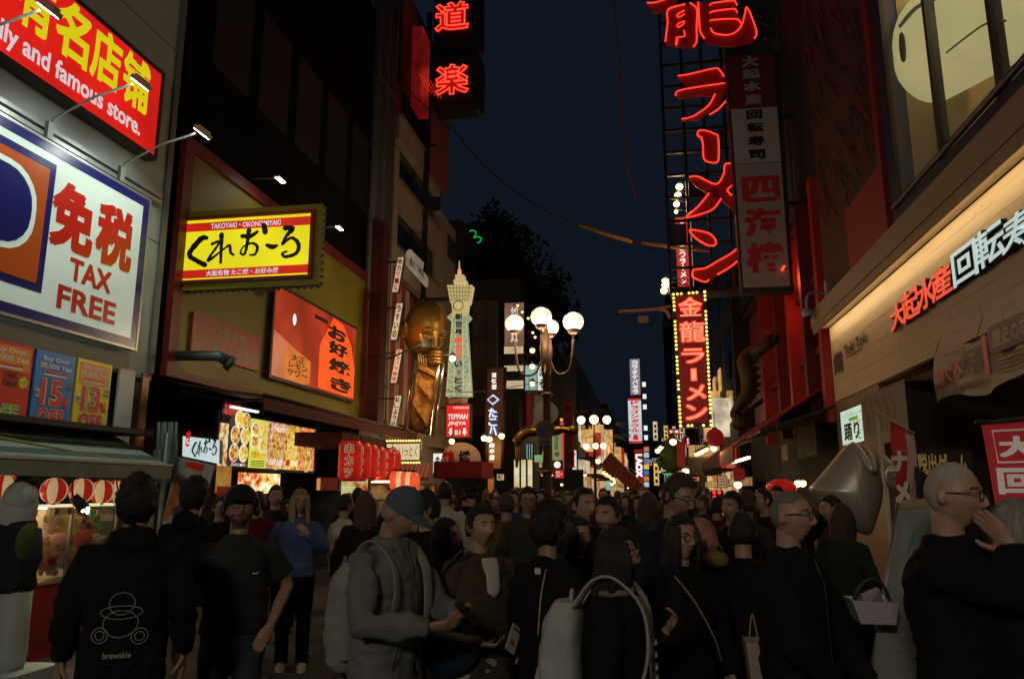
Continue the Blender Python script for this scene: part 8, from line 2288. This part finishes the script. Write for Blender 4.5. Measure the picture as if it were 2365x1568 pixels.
T['face_f'] = person('bob haired woman looking right, her face between the black coat and charcoal jacket', 1333, 1196, 4.7, 38, blk, blk, skinC, 'bob', 'black', fem=1)
T['man_r'] = person('man with combed back black hair looking right in the upper middle of the crowd', 1347, 1127, 5.4, 36, blk, blk, skinA, 'crop', 'black')
T['man_l'] = person('man with dark hair and stubble looking left in a charcoal jacket', 1405, 1148, 4.9, -28, chr_, blk, skinA, 'short', 'black', beard=1, yaw=-4, collar=True)
T['packwoman'] = person('woman with black hair, glasses and a patterned scarf, carrying the grey backpack', 1418, 1222, 3.4, 84, blk, blk, skinB, 'bob', 'black', fem=1, glasses=gl_m, hem=.7, build=1.12,
    L=dict(e=(.22, -.12, 1.14), w=(.08, -.24, 1.27), d=(-.2, -.5, .8), n=(-.3, .8, .3), curl=.9))
backpack(T['packwoman'][0], 'large light grey backpack with wide straps in the middle foreground', cloth('bag_light', (.42, .42, .40)), .05, 1.18)
sc = on_person(T['packwoman'][0], 'scarf', 'patterned dark and white scarf hanging from the neck of the woman with the backpack', 'scarf', (0, 0, 0))
q = MB(); q.tube([(.085 * cos(t), .01 + .082 * sin(t), 1.455) for t in [k * pi / 8 for k in range(16)]], .026, 10, closed=True)
q.tube(smooth_path([(.06, -.10, 1.43), (.05, -.155, 1.3), (.06, -.165, 1.1), (.05, -.16, .86)], 5), (.045, .016), 10)
q.build('wrap', mat('scarf_pattern', (.34, .30, .28), .9, col2=(.03, .025, .03), gscale=26), sc)
for k in range(7): MB().box((.02, -.19, .88 + .055 * k), (.075, -.178, .90 + .055 * k)).build('white_stripe', cwt, sc)
T['bg_round'] = person('round faced young man with glasses facing us in the middle distance', 1220, 1126, 7.0, 3, cloth('olive_dark', (.05, .05, .035)), blk, skinC, 'short', 'black', glasses=gl_b)
T['bg_blue'] = person('person in a blue shirt half hidden left of the round faced man', 1188, 1132, 9.5, -20, cloth('deep_blue', (.03, .06, .16)), blk, skinC, 'short', 'black', detail=0)
T['bg_r1'] = person('dark haired person looking left behind the curly haired person in the black coat', 1254, 1131, 10, -50, blk, blk, skinC, 'short', 'black', detail=0)
T['bg_r2'] = person('person with a fringe facing us far behind, between two taller heads', 1288, 1140, 9.4, 5, blk, blk, skinC, 'short', 'brown', detail=0)
T['tall'] = person('tall man with glasses in a dark jacket looking down at the right of the middle', 1552, 1088, 4.7, 48, navyk, blk, skinC, 'short', 'brown', glasses=gl_m, pitch=22, build=1.1, stubble=hairs['brown'], collar=True, undershirt=lblue)
T['strap'] = person('woman with dark hair and glasses with a tan bag strap across a black top', 1570, 1189, 4.0, 34, blk, blk, skinC, 'bob', 'black', fem=1, glasses=gl_b, hem=.8)
q = MB(); q.tube(smooth_path([(-.09, -.06, 1.43), (-.02, -.14, 1.3), (.08, -.155, 1.12), (.16, -.10, .98)], 4), (.012, .004), 6); q.build('bag_strap', mat('strap_tan', (.30, .22, .12), .6), T['strap'][0])
T['pink'] = person('child in a hooded pink jacket beside the woman with the bag strap', 1616, 1203, 4.7, 60, pinkc, blk, skinA, 'bob', 'brown', fem=1, hood='up')
T['smile'] = person('smiling man in black facing left in the right part of the crowd', 1687, 1136, 6.4, -32, blk, blk, skinC, 'short', 'black', roll=6)
T['left8'] = person('man with short hair facing left behind the shaved man', 1762, 1128, 8.0, -62, blk2, blk, skinC, 'crop', 'black', detail=0)
T['shaved'] = person('shaved headed man with glasses in a black jacket looking right, hands clasped', 1818, 1129, 3.7, 68, blk, blk, skinC, 'none', 'black', glasses=gl_b, stubble=mat('buzz_grey', (.17, .155, .13), .8, grain=.2, gscale=60), build=1.12, hem=.76, collar=True,
    L=dict(e=(.25, -.10, 1.10), w=(.09, -.26, .92), d=(-.7, -.4, -.5), n=(0, .5, -.5), curl=.5), R=dict(e=(.25, -.10, 1.10), w=(.10, -.25, .90), d=(-.7, -.4, -.4), n=(0, .6, -.4), curl=.5))
T['oldman'] = person('bald white haired man with glasses at the right resting his cheek on his hand', 2180, 1063, 3.35, 72, blk, blk, skinA, 'none', 'grey', glasses=gl_b, stubble=mat('white_hair', (.42, .38, .34), .8, grain=.3, gscale=60), build=1.15, hem=.8,
    R=dict(e=(.17, -.26, 1.30), w=(.125, -.215, 1.46), d=(-.38, .62, .68), n=(.8, .5, 0), curl=.10), L=dict(e=(.26, -.05, 1.14), w=(.16, -.22, 1.0)), pitch=4)
T['greyhair'] = person('person with short grey hair at the right edge of the photo', 2336, 1158, 3.3, 150, blk, blk, skinA, 'short', 'grey', fem=.6)
T['bigblack'] = person('large figure in black filling the gap left of the shaved man', 1712, 1185, 4.6, 175, blk, blk, skinC, 'short', 'black', detail=0, build=1.2)

# things carried or standing low among the front row
def carrier(dx, dy, dist, nm, lab, cat):
    p = atdepth((dx, dy), dist); return empty(nm, p, lab, cat), p
wb, p = carrier(2010, 1410, 3.9, 'carry_box', 'white open box carried low between the shaved man and the display board', 'box')
wb.scale = (.66, .66, .66); wbm = mat('box_white', (.42, .38, .42), .6)
MB().loft([[(-.09, -.1, -.07), (.13, -.1, -.07), (.13, .1, -.07), (-.09, .1, -.07)], [(-.14, -.12, .08), (.15, -.12, .07), (.15, .12, .07), (-.14, .12, .08)]], sm=False, cap=False).build('box', wbm, wb)
MB().loft([[(-.08, -.08, -.05), (.10, -.08, -.05), (.1, .08, -.05), (-.08, .08, -.05)], [(-.05, -.04, .10), (.06, -.04, .15), (.06, .04, .15), (-.05, .04, .10)]], sm=False).build('wrapped_goods', mat('wrap_mauve', (.16, .12, .17), .35), wb)
MB().tube(smooth_path([(-.10, 0, .07), (-.04, 0, .17), (.04, 0, .21), (.10, 0, .16), (.13, 0, .07)], 4), .012, 6).build('handle', BLACK, wb)
sb, p = carrier(1752, 1530, 3.9, 'shopping_bag', 'narrow cream paper bag hanging at the side of the shaved man', 'bag')
MB().loft([[(-.03, -.06, -.25), (.06, -.06, -.25), (.06, .06, -.25), (-.03, .06, -.25)], [(-.06, -.08, .1), (.02, -.08, .1), (.02, .08, .1), (-.06, .08, .1)]], sm=False).build('bag', mat('bag_cream', (.38, .28, .20), .7), sb)
MB().tube(smooth_path([(-.04, -.03, .1), (-.02, -.03, .22), (0, -.03, .1)], 4), .004, 5).build('handle', mat('bag_cream', (.38, .28, .20), .7), sb)
bb, p = carrier(1035, 1500, 4.1, 'shoulder_bag', 'dark blue shoulder bag hanging beside the olive jacket', 'bag')
q = MB(); q.sphere((0, 0, 0), (.16, .08, .13), 20, 14); q.build('bag', cloth('bag_navy', (.02, .035, .06)), bb)
MB().tube(smooth_path([(-.12, 0, .08), (-.05, 0, .35), (.08, 0, .5)], 4), .008, 6).build('strap', BLACK, bb)
mp, p = carrier(1655, 1290, 4.5, 'mustard_bag', 'small mustard coloured bag under the pink hooded child', 'bag')
q = MB(); q.sphere((0, 0, 0), (.075, .05, .045), 16, 12, fn=lambda v: v * (1 + .15 * noise.noise(v * 20))); q.build('bag', cloth('mustard', (.22, .17, .03)), mp)
MB().tube([(-.04, 0, .03), (0, 0, .12), (.04, 0, .03)], .004, 5).build('handle', cloth('mustard', (.22, .17, .03)), mp)

# ------------------------------------------------------------------ crowd farther down: copies of a few plain walkers, each an individual
protos = []
for k, (tc, pc, hc, sk_, st_, aa) in enumerate(((blk, blk, 'black', skinC, 'short', 180), (chr_, blk, 'brown', skinC, 'short', 180), (navyk, jeans, 'black', skinC, 'long', 180), (blk2, khaki, 'black', skinA, 'crop', 0), (cloth('dark_red', (.09, .012, .012)), blk, 'black', skinC, 'short', 0), (cloth('dark_green', (.025, .035, .025)), blk, 'brown', skinC, 'bob', 90))):
    r_, _, _, _ = person('tmp', 0, 0, 0, 0, tc, pc, sk_, st_, hc, detail=0, world=(0, 10 + k), H=1.66 + .02 * k)
    protos.append(r_)
looks = ['short haired walker in black', 'brown haired walker in charcoal', 'long haired walker in navy', 'walker in khaki trousers', 'walker in dark red', 'bob haired walker in green']
rnd = random.Random(21)
taken = [(o[0].location.x, o[0].location.y) for o in T.values()] + [(LP.location.x, LP.location.y)]
rowsn = ['near', 'nearer middle', 'middle', 'farther', 'far']
used_first = [False] * 6; cnt = 0; labs = set()
landm = ['below the red lanterns', 'left of the lamp pole', 'right of the lamp pole', 'below the ramen sign', 'near the red awning']
tries = 0
while cnt < 74 and tries < 4000:
    tries += 1
    d = rnd.choice([rnd.uniform(5.6, 12), rnd.uniform(9, 18), rnd.uniform(14, 40)])
    dxp = rnd.uniform(620, 1960)
    p = atdepth((dxp, 1130), d)
    if p.x < XL + 1.9 or p.x > XR - 1.0: continue
    if d < 9 and (dxp < 900): continue
    if any((p.x - a) ** 2 + (p.y - b2) ** 2 < (.40 if d < 9 else .30) for a, b2 in taken): continue
    taken.append((p.x, p.y))
    k = rnd.randrange(6)
    o = protos[k] if not used_first[k] else copy_tree(protos[k])
    used_first[k] = True
    o.location = (p.x, p.y, 0)
    aa = rnd.choice([180, 172, 0, -20, 30, 12, -35, 150, 80, -70, 5])
    o.rotation_euler = (0, 0, -atan2(p.x, p.y) + radians(aa))
    sc_ = rnd.uniform(.93, 1.035) * (1.67 / 1.75); o.scale = (sc_, sc_, sc_)
    zone = min(4, int((dxp - 620) / 268)); rr_ = 0 if d < 8 else 1 if d < 11 else 2 if d < 16 else 3 if d < 24 else 4
    face = 'seen from behind' if 140 < aa % 360 < 220 else 'facing us' if (aa % 360 < 40 or aa % 360 > 320) else 'in profile'
    base = '%s, %s, %s, %s' % (looks[k], face, ['close by', 'fairly close', 'midway', 'well back', 'far back'][rr_], landm[zone])
    base0 = base; q_ = 0
    hts = ['first', 'second', 'third', 'fourth', 'fifth', 'sixth']
    while base in labs:
        base = base0 + ', ' + hts[min(5, q_ + 1)]; q_ += 1
        if q_ > 6: break
    labs.add(base); tag(o, base, 'person')
    o['group'] = 'people walking down the street'
    cnt += 1
for k in range(6):
    if not used_first[k]:
        for c in list(protos[k].children_recursive) + [protos[k]]: bpy.data.objects.remove(c)
for v_ in T.values(): v_[0]['group'] = 'people in the front of the crowd'

def detail(root, kind):
    zm = mat('zip', (.12, .12, .12), .35, .8)
    if kind == 'zip':
        MB().tube(smooth_path([(0, -.100, 1.44), (.002, -.137, 1.33), (0, -.142, 1.15), (.002, -.150, .98), (0, -.155, .84)], 4), .003, 5).build('zip', zm, root)
    for s_ in (-1, 1):
        MB().tube([(s_ * .09, -.140, 1.0), (s_ * .125, -.128, .90)], .0035, 5).build('pocket_seam', mat('seam_dark', (.01, .01, .01), .9), root)
for k_ in ('grey', 'man_l', 'shaved', 'tall'): detail(T[k_][0], 'zip')
detail(T['olive'][0], 'x')
for k_ in ('grey', 'man_l', 'tall', 'olive'):
    r0 = T[k_][0]; cm = {'grey': greyj, 'man_l': chr_, 'tall': navyk, 'olive': olive}[k_]
    for s_ in (-1, 1):
        MB().loft([[(s_ * .015, -.105, 1.40), (s_ * .085, -.075, 1.455), (s_ * .088, -.068, 1.465), (s_ * .02, -.095, 1.42)], [(s_ * .045, -.130, 1.34), (s_ * .098, -.092, 1.43), (s_ * .10, -.082, 1.44), (s_ * .05, -.118, 1.35)]], sm=False).build('lapel', cm, r0)
MB().box((.10, .255, 1.02), (.135, .262, 1.08)).build('patch', mat('patch', (.05, .06, .07), .7), T['grey'][0])

# huge golden head over the tray
gp_ = hit((980, 768), 'y', 16.75)
GH = empty('golden_head', gp_, 'huge golden bald head biting the top of a silver tray', 'sculpture')
hm2 = head_mb(72, 64); bigm = MB()
for f_ in (0,): bigm.add([(v[0] * 5.4 * (1 + .22 * max(0, v[2] / .118)), v[1] * 5.4 * (1 + .12 * max(0, v[2] / .118)), v[2] * 6.6 * (1 + .12 * max(0, v[2] / .118))) for v in hm2.v], hm2.f)
gme = remesh(bigm, .028, 2); gme.materials.clear(); gme.materials.append(gold)
go = bpy.data.objects.new('head', gme); COL.objects.link(go); go.parent = GH
go.rotation_euler = (radians(26), 0, radians(46)); go.scale = (1.12, 1.1, .88)
for s_ in (-1, 1):
    q = MB(); q.sphere((s_ * .17, -.40, .055), (.085, .07, .045), 16, 10); q.build('closed_eye', gold, go)
    MB().tube(smooth_path([(s_ * .06, -.48, .20), (s_ * .17, -.50, .25), (s_ * .28, -.42, .20)], 4), .035, 8).build('brow', gold, go)
    er = MB(); er.tube(smooth_path([(0, -.06, .17), (0, .06, .22), (0, .15, .12), (0, .13, -.06), (0, .03, -.17), (0, -.05, -.16)], 4), .035, 8); er.tube(smooth_path([(.01, -.02, .08), (.01, .06, .10), (.01, .08, 0), (.01, .02, -.08)], 4), .025, 8)
    er.build('ear', gold, go, (s_ * .46, .05, -.02))
MB().tube(smooth_path([(-.20, -.36, -.48), (-.1, -.47, -.46), (0, -.50, -.45), (.1, -.47, -.46), (.20, -.36, -.48)], 4), .05, 10).build('lip', gold, go)
# fist gripping the right edge of the tray
fp_ = hit(Z('B1', 645, 905), 'y', 16.25)
fb = MB()
for k_ in range(4): fb.tube([(-.17, .10, .10 - .075 * k_), (-.04, -.10, .11 - .075 * k_), (.10, -.10, .10 - .075 * k_), (.16, .04, .09 - .075 * k_)], [.045, .05, .05, .035], 10)
fb.sphere((-.06, .06, 0), (.17, .10, .18), 16, 12)
fb.build('fist', gold, GH, fp_ - gp_)
